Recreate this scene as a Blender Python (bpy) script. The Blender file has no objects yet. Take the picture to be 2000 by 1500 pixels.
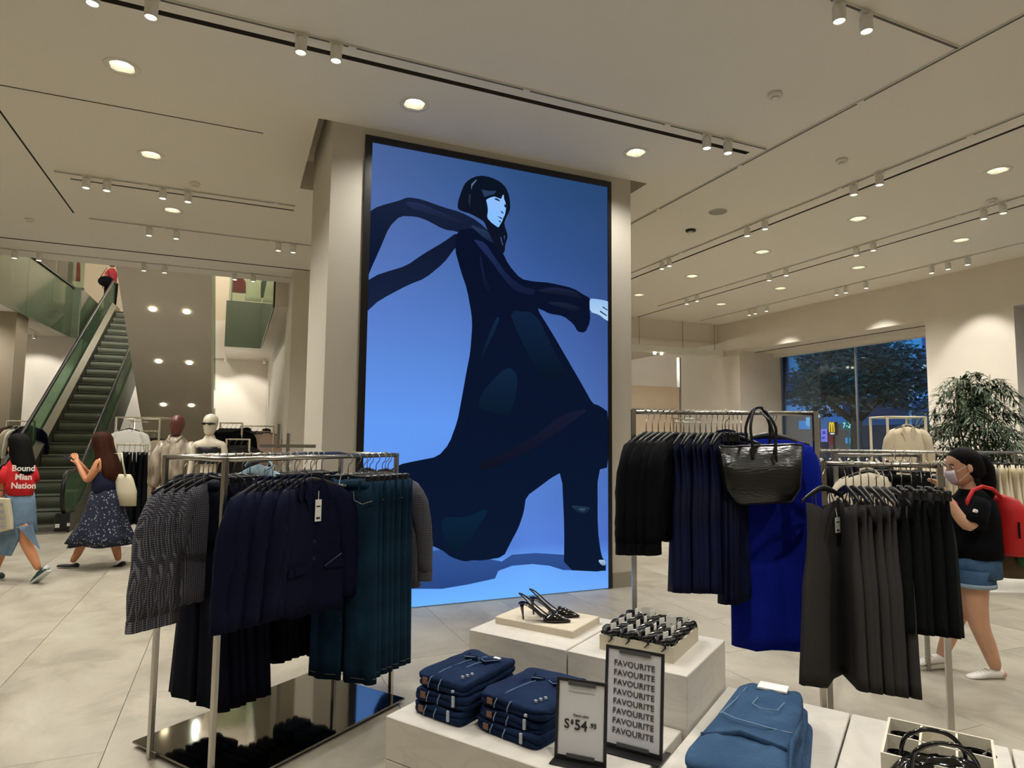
import bpy, bmesh, math, random
from mathutils import Vector, Matrix, noise
random.seed(7)
S = bpy.context.scene
COL = S.collection
PI = math.pi
def lin(c):
    c = c/255.0
    return c/12.92 if c <= .04045 else ((c+.055)/1.055)**2.4
def RGB(r, g, b): return (lin(r), lin(g), lin(b), 1.0)

# ---------------------------------------------------------------- camera
FPX = 1250.0; EYE = 1.6
CX = Vector((.918, -.398, .010)); CY = Vector((-.042, -.072, .997)); CZ = Vector((.395, .915, .083))
A_ = Vector((2900, 133, FPX)).normalized()
B_ = Vector((-543, 98, FPX)); B_ = (B_ - A_*B_.dot(A_)).normalized()
Z_ = A_.cross(B_)
if Z_.y > 0: Z_ = -Z_
# world axes expressed in (right, down, forward); the rows give world vectors
def ray(x, y):
    d = Vector((x-1000, y-750, FPX)); return Vector((A_.dot(d), B_.dot(d), Z_.dot(d)))
O_ = Vector((0, 0, EYE))
def at_z(x, y, z=0): r = ray(x, y); return O_ + r*((z-EYE)/r.z)
def at_X(x, y, c): r = ray(x, y); return O_ + r*(c/r.x)
def at_Y(x, y, c): r = ray(x, y); return O_ + r*(c/r.y)
def at_d(x, y, d): return O_ + ray(x, y)*(d/FPX)
def right_(): return Vector((A_.x, B_.x, Z_.x))
def down_(): return Vector((A_.y, B_.y, Z_.y))
def fwd_(): return Vector((A_.z, B_.z, Z_.z))
cam = bpy.data.cameras.new('camera'); cob = bpy.data.objects.new('camera', cam); COL.objects.link(cob)
r_, u_, f_ = right_(), -down_(), fwd_()
cob.matrix_world = Matrix(((r_.x, u_.x, -f_.x, 0), (r_.y, u_.y, -f_.y, 0), (r_.z, u_.z, -f_.z, EYE), (0, 0, 0, 1)))
cam.sensor_width = 36; cam.lens = 36*FPX/2000; cam.clip_start = .05; cam.clip_end = 300
S.camera = cob
GR = Vector((r_.x, r_.y, 0)).normalized(); GF = Vector((-GR.y, GR.x, 0))   # ground right / forward as the eye sees it

# ---------------------------------------------------------------- world, exposure
S.view_settings.view_transform = 'Standard'; S.view_settings.look = 'None'
S.view_settings.exposure = 0.0; S.view_settings.gamma = 1; S.view_settings.use_curve_mapping = False
W = bpy.data.worlds.new('dusk_sky'); S.world = W; W.use_nodes = True
wn = W.node_tree.nodes; wl = W.node_tree.links; bg = wn['Background']
tc = wn.new('ShaderNodeTexCoord'); sp = wn.new('ShaderNodeSeparateXYZ'); wr = wn.new('ShaderNodeValToRGB')
wl.new(tc.outputs['Generated'], sp.inputs[0]); wl.new(sp.outputs['Z'], wr.inputs[0]); wl.new(wr.outputs[0], bg.inputs[0])
wr.color_ramp.elements[0].color = RGB(60, 110, 170); wr.color_ramp.elements[1].color = RGB(40, 85, 170); wr.color_ramp.elements[1].position = .6
bg.inputs[1].default_value = 1.3
S.cycles.max_bounces = 8; S.cycles.diffuse_bounces = 5; S.cycles.glossy_bounces = 4; S.cycles.transmission_bounces = 6
S.cycles.transparent_max_bounces = 12; S.cycles.caustics_reflective = False; S.cycles.caustics_refractive = False
S.cycles.sample_clamp_indirect = 6

# ---------------------------------------------------------------- the shop's lamps
WARM = (1.0, .965, .90)
CEIL = 4.54
def spot_lamp(loc, aim, watt, size=75, blend=.6, color=WARM, rad=.05):
    l = bpy.data.lights.new('lamp', 'SPOT'); l.energy = watt; l.spot_size = math.radians(size); l.spot_blend = blend; l.color = color; l.shadow_soft_size = rad
    o = bpy.data.objects.new('lamp', l); COL.objects.link(o); o.location = loc
    d = (Vector(aim)-Vector(loc)); o.rotation_euler = d.to_track_quat('-Z', 'Y').to_euler(); return o
def point_lamp(loc, watt, rad=.2, color=WARM):
    l = bpy.data.lights.new('lamp', 'POINT'); l.energy = watt; l.color = color; l.shadow_soft_size = rad
    o = bpy.data.objects.new('lamp', l); COL.objects.link(o); o.location = loc; return o
DOWN = [(-.95, 5.78), (-.93, 7.55), (-.87, 9.35), (1.35, 5.37), (3.69, 5.37),
        (7.5, 4.1), (7.5, 5.8), (7.5, 7.49), (7.5, 9.17), (7.53, 10.87), (9.65, 5.81), (9.65, 7.49), (9.65, 9.19), (9.65, 10.85),
        (-3.6, 5.8), (-3.6, 7.6), (-3.6, 9.4), (9.65, 4.1), (5.5, 1.2), (3.4, -.6), (1.2, 1.2), (-1.2, 2.6), (7.6, 2.2), (-4.5, 2.6), (9.65, 2.2), (1.2, -2)]
for x, y in DOWN: spot_lamp((x, y, CEIL-.03), (x, y, 0), 95 if (y == 5.37) else 180, 140, .9)
# ---------------------------------------------------------------- materials
MATS = {}
def mat(name, col, rough=.6, metal=0., spec=.5, var=0., vscale=8., bump=0., bscale=60., emit=None, estr=1., sheen=0., coat=0., stretch=None, col2=None):
    if name in MATS: return MATS[name]
    m = bpy.data.materials.new(name); m.use_nodes = True; nt = m.node_tree; b = nt.nodes['Principled BSDF']
    c = RGB(*col); b.inputs['Base Color'].default_value = c
    b.inputs['Roughness'].default_value = rough; b.inputs['Metallic'].default_value = metal
    b.inputs['Specular IOR Level'].default_value = spec
    if sheen: b.inputs['Sheen Weight'].default_value = sheen
    if coat: b.inputs['Coat Weight'].default_value = coat; b.inputs['Coat Roughness'].default_value = .06
    tcn = None
    if var or bump or col2:
        tcn = nt.nodes.new('ShaderNodeTexCoord'); mp = nt.nodes.new('ShaderNodeMapping'); nt.links.new(tcn.outputs['Object'], mp.inputs[0])
        if stretch: mp.inputs['Scale'].default_value = stretch
    if var or col2:
        n = nt.nodes.new('ShaderNodeTexNoise'); n.inputs['Scale'].default_value = vscale; n.inputs['Detail'].default_value = 5
        nt.links.new(mp.outputs[0], n.inputs[0]); rp = nt.nodes.new('ShaderNodeValToRGB')
        rp.color_ramp.elements[0].position = .3; rp.color_ramp.elements[1].position = .7
        lo = RGB(*col2) if col2 else tuple(v*(1-var) for v in c[:3])+(1,)
        hi = c if col2 else tuple(min(1, v*(1+var)) for v in c[:3])+(1,)
        rp.color_ramp.elements[0].color = lo; rp.color_ramp.elements[1].color = hi
        nt.links.new(n.outputs[0], rp.inputs[0]); nt.links.new(rp.outputs[0], b.inputs['Base Color'])
    if bump:
        n2 = nt.nodes.new('ShaderNodeTexNoise'); n2.inputs['Scale'].default_value = bscale; n2.inputs['Detail'].default_value = 4
        nt.links.new(mp.outputs[0], n2.inputs[0]); bp = nt.nodes.new('ShaderNodeBump'); bp.inputs['Strength'].default_value = bump; bp.inputs['Distance'].default_value = .01
        nt.links.new(n2.outputs[0], bp.inputs['Height']); nt.links.new(bp.outputs[0], b.inputs['Normal'])
    if emit:
        b.inputs['Emission Color'].default_value = RGB(*emit); b.inputs['Emission Strength'].default_value = estr
    MATS[name] = m; return m
def math_node(nt, op, a=None, b=None):
    n = nt.nodes.new('ShaderNodeMath'); n.operation = op
    for i, v in enumerate((a, b)):
        if v is None: continue
        if isinstance(v, (int, float)): n.inputs[i].default_value = v
        else: nt.links.new(v, n.inputs[i])
    return n.outputs[0]
def gingham(name, ca, cb, sx, sz, wx=.35, wz=.35, blend=.6):
    """woven check: light bars across two object axes"""
    m = mat(name, ca, .85, bump=.3, bscale=200); nt = m.node_tree; b = nt.nodes['Principled BSDF']
    tcn = nt.nodes.new('ShaderNodeTexCoord'); s = nt.nodes.new('ShaderNodeSeparateXYZ'); nt.links.new(tcn.outputs['UV'], s.inputs[0])
    fx = math_node(nt, 'LESS_THAN', math_node(nt, 'FRACT', math_node(nt, 'MULTIPLY', s.outputs[0], sx)), wx)
    fz = math_node(nt, 'LESS_THAN', math_node(nt, 'FRACT', math_node(nt, 'MULTIPLY', s.outputs[1], sz)), wz)
    sm = math_node(nt, 'MULTIPLY', math_node(nt, 'ADD', fx, fz), .5)
    mx = nt.nodes.new('ShaderNodeMix'); mx.data_type = 'RGBA'; nt.links.new(sm, mx.inputs[0])
    mx.inputs[6].default_value = RGB(*ca); mx.inputs[7].default_value = RGB(*cb); nt.links.new(mx.outputs[2], b.inputs['Base Color']); return m
def vcol_mat(name, strength=1.0, rough=.5):
    m = bpy.data.materials.new(name); m.use_nodes = True; nt = m.node_tree; b = nt.nodes['Principled BSDF']
    at = nt.nodes.new('ShaderNodeAttribute'); at.attribute_name = 'tint'
    b.inputs['Base Color'].default_value = (0.001, .001, .001, 1); b.inputs['Roughness'].default_value = 1.0; b.inputs['Specular IOR Level'].default_value = 0
    nt.links.new(at.outputs['Color'], b.inputs['Emission Color']); b.inputs['Emission Strength'].default_value = strength; MATS[name] = m; return m

# ---------------------------------------------------------------- geometry helpers
class MB:
    def __init__(s): s.v = []; s.f = []; s.m = []; s.uv = None; s.cur = 0
    def add(s, vs, fs):
        o = len(s.v); s.v += [Vector(p) for p in vs]; s.f += [tuple(i+o for i in f) for f in fs]; s.m += [s.cur]*len(fs); return o
    def box(s, x0, y0, z0, x1, y1, z1, M=None):
        vs = [Vector((x, y, z)) for z in (z0, z1) for y in (y0, y1) for x in (x0, x1)]
        if M is not None: vs = [M @ v for v in vs]
        s.add(vs, [(0, 2, 3, 1), (4, 5, 7, 6), (0, 1, 5, 4), (1, 3, 7, 5), (3, 2, 6, 7), (2, 0, 4, 6)]); return s
    def bbox(s, x0, y0, z0, x1, y1, z1, c=.004, M=None):
        """box with small chamfers on its vertical edges and top"""
        def rect(a, z): return [(x0+a, y0, z), (x1-a, y0, z), (x1, y0+a, z), (x1, y1-a, z), (x1-a, y1, z), (x0+a, y1, z), (x0, y1-a, z), (x0, y0+a, z)]
        r0 = rect(c, z0); r1 = rect(c, z1-c); r2 = [((x-(x0+x1)/2)*(1-2*c/max(x1-x0, .001))+(x0+x1)/2, (y-(y0+y1)/2)*(1-2*c/max(y1-y0, .001))+(y0+y1)/2, z1) for x, y, z in rect(c, z1)]
        s.rings([r0, r1, r2], M=M); return s
    def rings(s, R, cap=True, closed=True, M=None):
        n = len(R[0]); vs = [Vector(p) for r in R for p in r]
        if M is not None: vs = [M @ v for v in vs]
        fs = []
        for i in range(len(R)-1):
            for j in range(n if closed else n-1):
                k = (j+1) % n; fs.append((i*n+j, i*n+k, (i+1)*n+k, (i+1)*n+j))
        if cap and closed: fs.append(tuple(reversed(range(n)))); fs.append(tuple(range((len(R)-1)*n, len(R)*n)))
        s.add(vs, fs); return s
    def tube(s, pts, rad, n=8, cap=True, flat=1.0, up=None, M=None):
        pts = [Vector(p) for p in pts]; R = []
        if not isinstance(rad, (list, tuple)): rad = [rad]*len(pts)
        pu = None
        for i, p in enumerate(pts):
            t = (pts[min(i+1, len(pts)-1)]-pts[max(i-1, 0)])
            t = t.normalized() if t.length > 1e-9 else Vector((0, 0, 1))
            if pu is None:
                pu = Vector(up) if up else (Vector((0, 0, 1)) if abs(t.z) < .9 else Vector((1, 0, 0)))
            a = (pu - t*pu.dot(t)); a = a.normalized() if a.length > 1e-6 else t.orthogonal().normalized(); pu = a; b = t.cross(a)
            R.append([p + a*(math.cos(2*PI*k/n)*rad[i]) + b*(math.sin(2*PI*k/n)*rad[i]*flat) for k in range(n)])
        return s.rings(R, cap, M=M)
    def cyl(s, p0, p1, r, r1=None, n=12): return s.tube([p0, p1], [r, r if r1 is None else r1], n)
    def lathe(s, prof, n=16, c=(0, 0, 0), M=None):
        c = Vector(c); R = [[c+Vector((r*math.cos(2*PI*k/n), r*math.sin(2*PI*k/n), z)) for k in range(n)] for r, z in prof]
        return s.rings(R, True, M=M)
    def ell(s, c, rx, ry, rz, n=12, m=8, M=None, f=None):
        c = Vector(c); R = []
        for i in range(m+1):
            a = -PI/2+PI*i/m; ring = []
            ca = max(math.cos(a), .02)
            for k in range(n):
                p = Vector((ca*math.cos(2*PI*k/n), ca*math.sin(2*PI*k/n), math.sin(a)))
                if f: p = f(p)
                ring.append(c+Vector((p.x*rx, p.y*ry, p.z*rz)))
            R.append(ring)
        return s.rings(R, True, M=M)
    def poly(s, pts, th=0, nrm=None):
        n = len(pts)
        if not th: s.add(pts, [tuple(range(n))]); return s
        nrm = Vector(nrm)*th; s.add([Vector(p) for p in pts]+[Vector(p)+nrm for p in pts], [tuple(range(n)), tuple(reversed(range(n, 2*n)))]+[(i, i+n, (i+1) % n+n, (i+1) % n) for i in range(n)]); return s
    def build(s, name, m, parent=None, smooth=False, loc=None, bevel=0, fix=True):
        me = bpy.data.meshes.new(name); me.from_pydata([tuple(v) for v in s.v], [], s.f)
        for x in (m if isinstance(m, (list, tuple)) else [m]): me.materials.append(x)
        if any(s.m):
            for p, i in zip(me.polygons, s.m): p.material_index = i
        if fix:
            bm = bmesh.new(); bm.from_mesh(me); bmesh.ops.recalc_face_normals(bm, faces=bm.faces); bm.to_mesh(me); bm.free()
        if smooth:
            for p in me.polygons: p.use_smooth = True
        me.update()
        o = bpy.data.objects.new(name, me); COL.objects.link(o)
        if parent is not None: o.parent = parent
        if loc is not None: o.location = loc
        if bevel:
            bv = o.modifiers.new('b', 'BEVEL'); bv.width = bevel; bv.segments = 2; bv.limit_method = 'ANGLE'
        return o
def smooth_line(pts, k=4):
    """rounds a bent line through its points"""
    P = [Vector(p) for p in pts]; out = []
    for i in range(len(P)-1):
        a, b, c, d = P[max(i-1, 0)], P[i], P[i+1], P[min(i+2, len(P)-1)]
        for j in range(k):
            t = j/k; out.append(.5*((2*b)+(c-a)*t+(2*a-5*b+4*c-d)*t*t+(3*b-a-3*c+d)*t**3))
    return out+[P[-1]]
def tag(o, label=None, cat=None, group=None, kind=None):
    if label: o['label'] = label
    if cat: o['category'] = cat
    if group: o['group'] = group
    if kind: o['kind'] = kind
    return o
def thing(name, label, cat, loc=(0, 0, 0), rz=0., group=None):
    o = bpy.data.objects.new(name, None); COL.objects.link(o); o.empty_display_size = .1
    o.location = loc; o.rotation_euler = (0, 0, rz); return tag(o, label, cat, group)
KIDS = {}
def copy_tree(o, parent=None):
    c = o.copy(); COL.objects.link(c)
    if parent is not None: c.parent = parent; c.matrix_parent_inverse = o.matrix_parent_inverse.copy()
    for ch in [x for x in o.children]: copy_tree(ch, c)
    return c
def struct(o): o['kind'] = 'structure'; return o
def place(proto, used, loc, rz, label=None, group=None):
    o = proto if not used else copy_tree(proto)
    o.location = loc; o.rotation_euler = (0, 0, rz)
    if label: o['label'] = label
    if group: o['group'] = group
    return o
def setuv(o, fn):
    me = o.data; uv = me.uv_layers.new(name='UVMap')
    for l in me.loops: uv.data[l.index].uv = fn(me.vertices[l.vertex_index].co)
def text_obj(txt, size, m, parent, loc, rot, name='lettering', align='CENTER', ext=.0006, space=1.0, line=1.0, bold=0.):
    cu = bpy.data.curves.new(name, 'FONT'); cu.body = txt; cu.size = size; cu.align_x = align; cu.align_y = 'CENTER'; cu.extrude = ext
    cu.space_character = space; cu.space_line = line; cu.offset = bold; cu.resolution_u = 3
    t = bpy.data.objects.new('tmp', cu); COL.objects.link(t)
    dg = bpy.context.evaluated_depsgraph_get(); me = bpy.data.meshes.new_from_object(t.evaluated_get(dg)); me.name = name
    bpy.data.objects.remove(t); bpy.data.curves.remove(cu)
    me.materials.clear(); me.materials.append(m)
    o = bpy.data.objects.new(name, me); COL.objects.link(o)
    if parent is not None: o.parent = parent
    o.location = loc; o.rotation_euler = rot; return o
def yaw_of(a, b):
    """rotation about z that turns local +X onto a*GR + b*GF"""
    d = GR*a + GF*b; return math.atan2(d.y, d.x)

M_WALL = mat('warm_white_plaster', (222, 214, 200), .85, var=.03, vscale=2, bump=.05, bscale=40)
M_CEIL = mat('ceiling_paint', (232, 227, 216), .9)
M_DARK = mat('slot_black', (78, 74, 68), .8)
M_LINE = mat('slot_grey', (96, 92, 84), .8)
M_WHITE = mat('white_enamel', (225, 222, 212), .4)
M_CHROME = mat('brushed_chrome', (190, 186, 178), .22, 1.0, bump=.05, bscale=200)
M_POLISH = mat('polished_steel', (142, 139, 132), .06, 1.0, bump=.012, bscale=3)
M_STEEL = mat('satin_steel', (160, 158, 150), .35, .9)
M_GLOW = mat('lamp_glow', (255, 250, 235), .4, emit=(255, 250, 225), estr=6)
M_BLACK = mat('black_plastic', (14, 14, 15), .35)
M_HANG = mat('hanger_black', (22, 22, 22), .4)
M_WIRE = mat('wire_steel', (170, 166, 158), .25, 1.0)
M_SKIRTING = mat('skirting_grey', (150, 143, 130), .6)
M_TAG = mat('card_white', (232, 230, 222), .7)
M_INK = mat('ink_dark', (38, 38, 38), .7)
# ================================================================ floor: 0.75 x 1.5 m stone tiles
fl = MB(); fl.box(-9.5, -5, -.12, 11.9, 24, -.008)
floor = struct(fl.build('floor', mat('grout', (142, 136, 120), .9)))
def tile_mat(k):
    m = bpy.data.materials.new('stone_tile'); m.use_nodes = True; nt = m.node_tree; b = nt.nodes['Principled BSDF']
    g = nt.nodes.new('ShaderNodeNewGeometry'); mp = nt.nodes.new('ShaderNodeMapping'); mp.inputs['Location'].default_value = (k*7.3, k*3.1, 0); mp.inputs['Scale'].default_value = (1.0, .8, 1)
    mp.inputs['Rotation'].default_value = (0, 0, k*.35)
    nt.links.new(g.outputs['Position'], mp.inputs[0])
    n = nt.nodes.new('ShaderNodeTexNoise'); n.inputs['Scale'].default_value = 2.2; n.inputs['Detail'].default_value = 7; n.inputs['Roughness'].default_value = .62; n.inputs['Distortion'].default_value = .5
    nt.links.new(mp.outputs[0], n.inputs[0]); rp = nt.nodes.new('ShaderNodeValToRGB')
    sh = -4+3*k
    cs = [(.3, (146+sh, 139+sh, 124+sh)), (.5, (173+sh, 166+sh, 149+sh)), (.72, (190+sh, 184+sh, 167+sh))]
    rp.color_ramp.elements[0].position = cs[0][0]; rp.color_ramp.elements[0].color = RGB(*cs[0][1]); rp.color_ramp.elements[1].position = cs[2][0]; rp.color_ramp.elements[1].color = RGB(*cs[2][1])
    e = rp.color_ramp.elements.new(cs[1][0]); e.color = RGB(*cs[1][1])
    nt.links.new(n.outputs[0], rp.inputs[0]); nt.links.new(rp.outputs[0], b.inputs['Base Color'])
    b.inputs['Roughness'].default_value = .42; b.inputs['Specular IOR Level'].default_value = .35; return m
TM = [tile_mat(k) for k in range(4)]
TW, TL = .75, 1.5; x0 = -.53-12*TW; y0 = 4.65-5*TL
tmesh = []
for k in range(4):
    q = MB(); q.bbox(-TW/2+.0015, -TL/2+.0015, -.02, TW/2-.0015, TL/2-.0015, 0, .0012)
    o = q.build('tile', TM[k], floor); tmesh.append(o)
used = [False]*4; rest = MB()
cells = []
for i in range(28):
    for j in range(18):
        cx = x0+TW*(i+.5); cy = y0+TL*(j+.5)+(TL/2 if i % 2 else 0)
        if cx > 11.4 or cy > 23: continue
        d = Vector((cx, cy, 0)); f = d.dot(GF); s = d.dot(GR)
        if f > .8 and abs(s) < f*.8+1.0: cells.append((f, cx, cy))
        else: rest.bbox(cx-TW/2+.0015, cy-TL/2+.0015, -.02, cx+TW/2-.0015, cy+TL/2-.0015, 0, .0012)
cells.sort()
for n_, (f, cx, cy) in enumerate(cells):
    if n_ < 295:
        k = random.randrange(4); o = tmesh[k] if not used[k] else tmesh[k].copy()
        if used[k]: COL.objects.link(o); o.parent = floor
        used[k] = True; o.location = (cx, cy, 0)
    else: rest.bbox(cx-TW/2+.0015, cy-TL/2+.0015, -.02, cx+TW/2-.0015, cy+TL/2-.0015, 0, .0012)
tag(rest.build('outer_tiles', TM[1], floor), kind='stuff')

# ================================================================ ceiling with slots cut through it
holes = []   # x0,y0,x1,y1,depth,kind
def hole(x0, y0, x1, y1, d=.08, k='slot'): holes.append((x0, y0, x1, y1, d, k))
hole(-9, 4.87, 4.74, 4.93)                 # wide air slot over the column front
hole(-1.87, 8.66, .60, 8.70); hole(-9, 11.78, 1.22, 11.84)
hole(-9, 6.52, .14, 6.54, .04); hole(-2.11, 3, -2.09, 6.4, .04); hole(-2.11, 6.6, -2.09, 10.05, .04)
hole(6.61, -4, 6.655, 12.9); hole(8.87, -4, 8.915, 13.2)
hole(.60, 5.99, 4.27, 7.85, .35, 'well')   # open recess the column rises into
DS = .085
for x, y in DOWN[:14]: hole(x-DS, y-DS, x+DS, y+DS, .1, 'can')
X0, X1, Y0, Y1 = -9.5, 11.9, -5, 12.95
def free(holes_, x, y): return not any(h[0]-1e-6 < x < h[2]+1e-6 and h[1]-1e-6 < y < h[3]+1e-6 for h in holes_)
def plate(mb, z, X0, X1, Y0, Y1, hs):
    xs = sorted({X0, X1}|{min(max(v, X0), X1) for h in hs for v in (h[0], h[2])}); ys = sorted({Y0, Y1}|{min(max(v, Y0), Y1) for h in hs for v in (h[1], h[3])})
    idx = {}
    def V(x, y):
        if (x, y) not in idx: idx[(x, y)] = len(mb.v); mb.v.append(Vector((x, y, z)))
        return idx[(x, y)]
    for a, b in zip(xs, xs[1:]):
        for c, d in zip(ys, ys[1:]):
            if free(hs, (a+b)/2, (c+d)/2): mb.f.append((V(a, c), V(a, d), V(b, d), V(b, c))); mb.m.append(0)
cm = MB(); plate(cm, CEIL, X0, X1, Y0, Y1, holes)
cm.box(X0, Y1, CEIL, X1, Y1+.03, 5.3)
ceiling = struct(cm.build('ceiling', M_CEIL, fix=False))
lid = MB(); lid.box(X0, Y0, CEIL+.42, X1, Y1, CEIL+.5); lid.build('ceiling_backing', M_DARK, ceiling)
for h in holes:
    q = MB(); a, c, b, d, dep, k = h; z = CEIL; Z = CEIL+dep
    vs = [(a, c, z), (b, c, z), (b, d, z), (a, d, z), (a, c, Z), (b, c, Z), (b, d, Z), (a, d, Z)]
    q.add(vs, [(0, 1, 5, 4), (1, 2, 6, 5), (2, 3, 7, 6), (3, 0, 4, 7), (4, 5, 6, 7)])
    nm, mm = {'slot': ('air_slot', M_DARK if b-a > .05 and d-c > .05 else M_LINE), 'well': ('recess', M_WALL), 'can': ('lamp_can', M_WHITE)}[k]
    if k != 'can': q.build(nm, mm, ceiling, fix=False)

# recessed downlights
def downlight():
    t = thing('downlight', 'x', 'ceiling light')
    q = MB(); n = 28
    R = [[(r*math.cos(2*PI*k/n), r*math.sin(2*PI*k/n), z) for k in range(n)] for r, z in ((.135, .0), (.133, -.006), (.098, -.006), (.096, -.002), (.072, .07))]
    q.rings(R, cap=False); q.build('trim_ring', M_WHITE, t, True)
    q = MB(); q.lathe([(.0005, .066), (.070, .066), (.070, .072), (.0005, .072)], 20); q.build('lens', M_GLOW, t)
    return t
dlp = downlight(); us = False
names_dl = {0: 'large round downlight nearest the upper left corner of the ceiling', 1: 'round downlight between the nearest left one and the left track spotlights',
            2: 'round downlight on the left just beyond the track with two lit spotlights', 3: 'round downlight directly above the left half of the screen column',
            4: 'round downlight above the right half of the screen column', 5: 'round downlight at the right edge of the ceiling, nearest of its row',
            6: 'second round downlight of the inner right row', 7: 'third round downlight of the inner right row', 8: 'fourth round downlight of the inner right row',
            9: 'farthest round downlight of the inner right row, beside the column', 10: 'nearest visible round downlight of the outer right row by the window wall',
            11: 'second visible round downlight of the outer right row by the window wall', 12: 'third visible round downlight of the outer right row by the window wall', 13: 'farthest round downlight of the outer right row by the window wall'}
for i, (x, y) in enumerate(DOWN[:14]):
    place(dlp, us, (x, y, CEIL), 0, names_dl.get(i, 'round recessed downlight outside the photographed part of the ceiling'), 'recessed ceiling downlights'); us = True

# light tracks with cylinder spotlights
def track(p0, p1, label, w=.028):
    p0 = Vector(p0); p1 = Vector(p1); d = p1-p0; L = d.length; t = thing('light_track', label, 'light track', (p0.x, p0.y, CEIL), math.atan2(d.y, d.x), 'ceiling light tracks')
    q = MB(); q.box(0, -w/2, -.014, L, w/2, 0); q.box(0, -w/2+.004, -.0145, L, w/2-.004, -.0139); q.m[-6:] = [1]*6
    q.build('rail', [M_WHITE, M_LINE], t)
    k = .9
    n = 0
    while k < L and n < 12:
        q = MB(); q.box(k-.03, -.02, -.02, k+.03, .02, -.014); q.build('joint', M_WHITE, t); k += 1.45; n += 1
track((-6, 4.73), (4.82, 4.73), 'long white light track over the front of the screen column')
track((4.86, -3), (4.88, 12.5), 'light track running past the right side of the screen column')
track((1.5, 2.87), (4.84, 2.87), 'short light track at the top right meeting the long track')
track((6.37, -3), (6.37, 11), 'white light track of the inner right row of spotlights')
track((8.53, -3), (8.53, 11.6), 'white light track of the middle right row of spotlights')
track((10.55, -3), (10.55, 12.6), 'white light track closest to the window wall')
track((-1.98, 8.47), (.6, 8.47), 'white light track in front of the left downlights')
track((-1.95, 10.18), (1.0, 10.18), 'white light track farther back on the left')
track((-6, 12.47), (1.0, 12.47), 'white light track along the edge of the escalator opening')
K = 2.82/2.72
SPOTS = [(-.93, 4.56), (-.608, 4.56), (.32, 4.56), (.562, 4.56), (3.918, 4.56), (4.168, 4.56), (3.466, 2.765), (3.718, 2.765)]
SPOTS += [(6.143, y) for y in (4.793, 4.486, 6.389, 6.079, 8.238, 8.05)] + [(8.226, y) for y in (4.676, 4.461, 6.41, 6.139, 8.075, 7.708, 10.235, 9.921)]
SPOTS += [(10.17, y) for y in (6.593, 6.332, 6.042, 8.362, 8.164, 7.754, 10.564, 10.39, 10.074)]
SPOTS += [(-1.612, 8.17), (-1.415, 8.17), (-.864, 8.17), (-.605, 8.17), (-1.176, 9.82), (-.847, 9.82), (.486, 9.82), (.692, 9.82), (-3.241, 12.025), (-2.928, 12.025), (-1.486, 12.025), (-1.184, 12.025), (-.1, 12.025), (.2, 12.025)]
def spotlight():
    t = thing('track_spotlight', 'x', 'spotlight')
    q = MB(); q.box(-.05, -.016, -.026, .05, .016, -.012); q.build('adaptor', M_WHITE, t)
    q = MB(); q.lathe([(.012, -.045), (.04, -.045), (.042, -.05), (.042, -.155), (.037, -.155), (.034, -.138), (.001, -.138)], 20); q.cyl((0, 0, -.046), (0, 0, -.024), .012, n=8)
    q.build('body', M_WHITE, t, True)
    q = MB(); q.lathe([(.001, -.1475), (.0335, -.1475), (.0335, -.1495), (.001, -.1495)], 18); q.build('lens', M_GLOW, t)
    return t
spp = spotlight(); us = False
def spot_label(x, y):
    if y < 3: return 'white cylinder spotlight at the top right on the short track'
    if x < 5 and y*K < 5: return 'white cylinder spotlight on the long track over the column front'
    if x > 5 and x < 7: return 'white cylinder spotlight on the inner right track'
    if x > 7 and x < 9: return 'white cylinder spotlight on the middle right track'
    if x > 9: return 'white cylinder spotlight on the track by the window wall'
    if y < 9: return 'white cylinder spotlight on the left track before the downlights'
    if y < 11: return 'white cylinder spotlight on the farther left track'
    return 'white cylinder spotlight along the escalator opening'
cnt = {}; tot = {}
for x, y in SPOTS: tot[spot_label(x, y)] = tot.get(spot_label(x, y), 0)+1
ORD = ['nearest', 'second', 'third', 'fourth', 'fifth', 'sixth', 'seventh', 'eighth', 'farthest']
for i, (x, y) in enumerate(SPOTS):
    l = spot_label(x, y); same = sorted([(yy if x > 5 else xx) for xx, yy in SPOTS if spot_label(xx, yy) == l])
    n = same.index(y if x > 5 else x)
    if x > 5: w = ORD[n] if n < len(same)-1 else 'farthest'; lb = l + ', ' + w
    else: lb = l + ', ' + ['leftmost', 'second from left', 'third from left', 'fourth from left', 'fifth from left', 'sixth from left'][n]
    place(spp, us, (x*K, y*K, CEIL), (PI/2 if x > 5 else 0), lb, 'cylinder spotlights on the ceiling tracks'); us = True
# the lit spots wash the walls and the racks
for x, y, ax, ay, az in [(10.5, 6.5, 11.4, 6.6, 2.4), (10.5, 8.3, 11.4, 8.4, 3.0), (10.5, 10.6, 11.4, 10.7, 3.0), (10.5, 5.0, 11.4, 5.0, 2.4)]: spot_lamp((x, y, 4.36), (ax, ay, az), 85, 62, .5)
for x, y, ax, ay in [(.6, 4.73, 2.2, 2.2), (4.3, 4.73, 3.4, 2.9), (-.6, 4.73, .2, 3.6), (3.86, 2.87, 3.2, 2.3), (3.86, 2.87, 1.6, 2.0), (.33, 4.73, .9, 2.2), (-.96, 4.73, -.9, 5.5), (-1.6, 8.47, -1.4, 9.4)]: spot_lamp((x, y, 4.36), (ax, ay, .6), 130, 60, .7)

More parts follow.
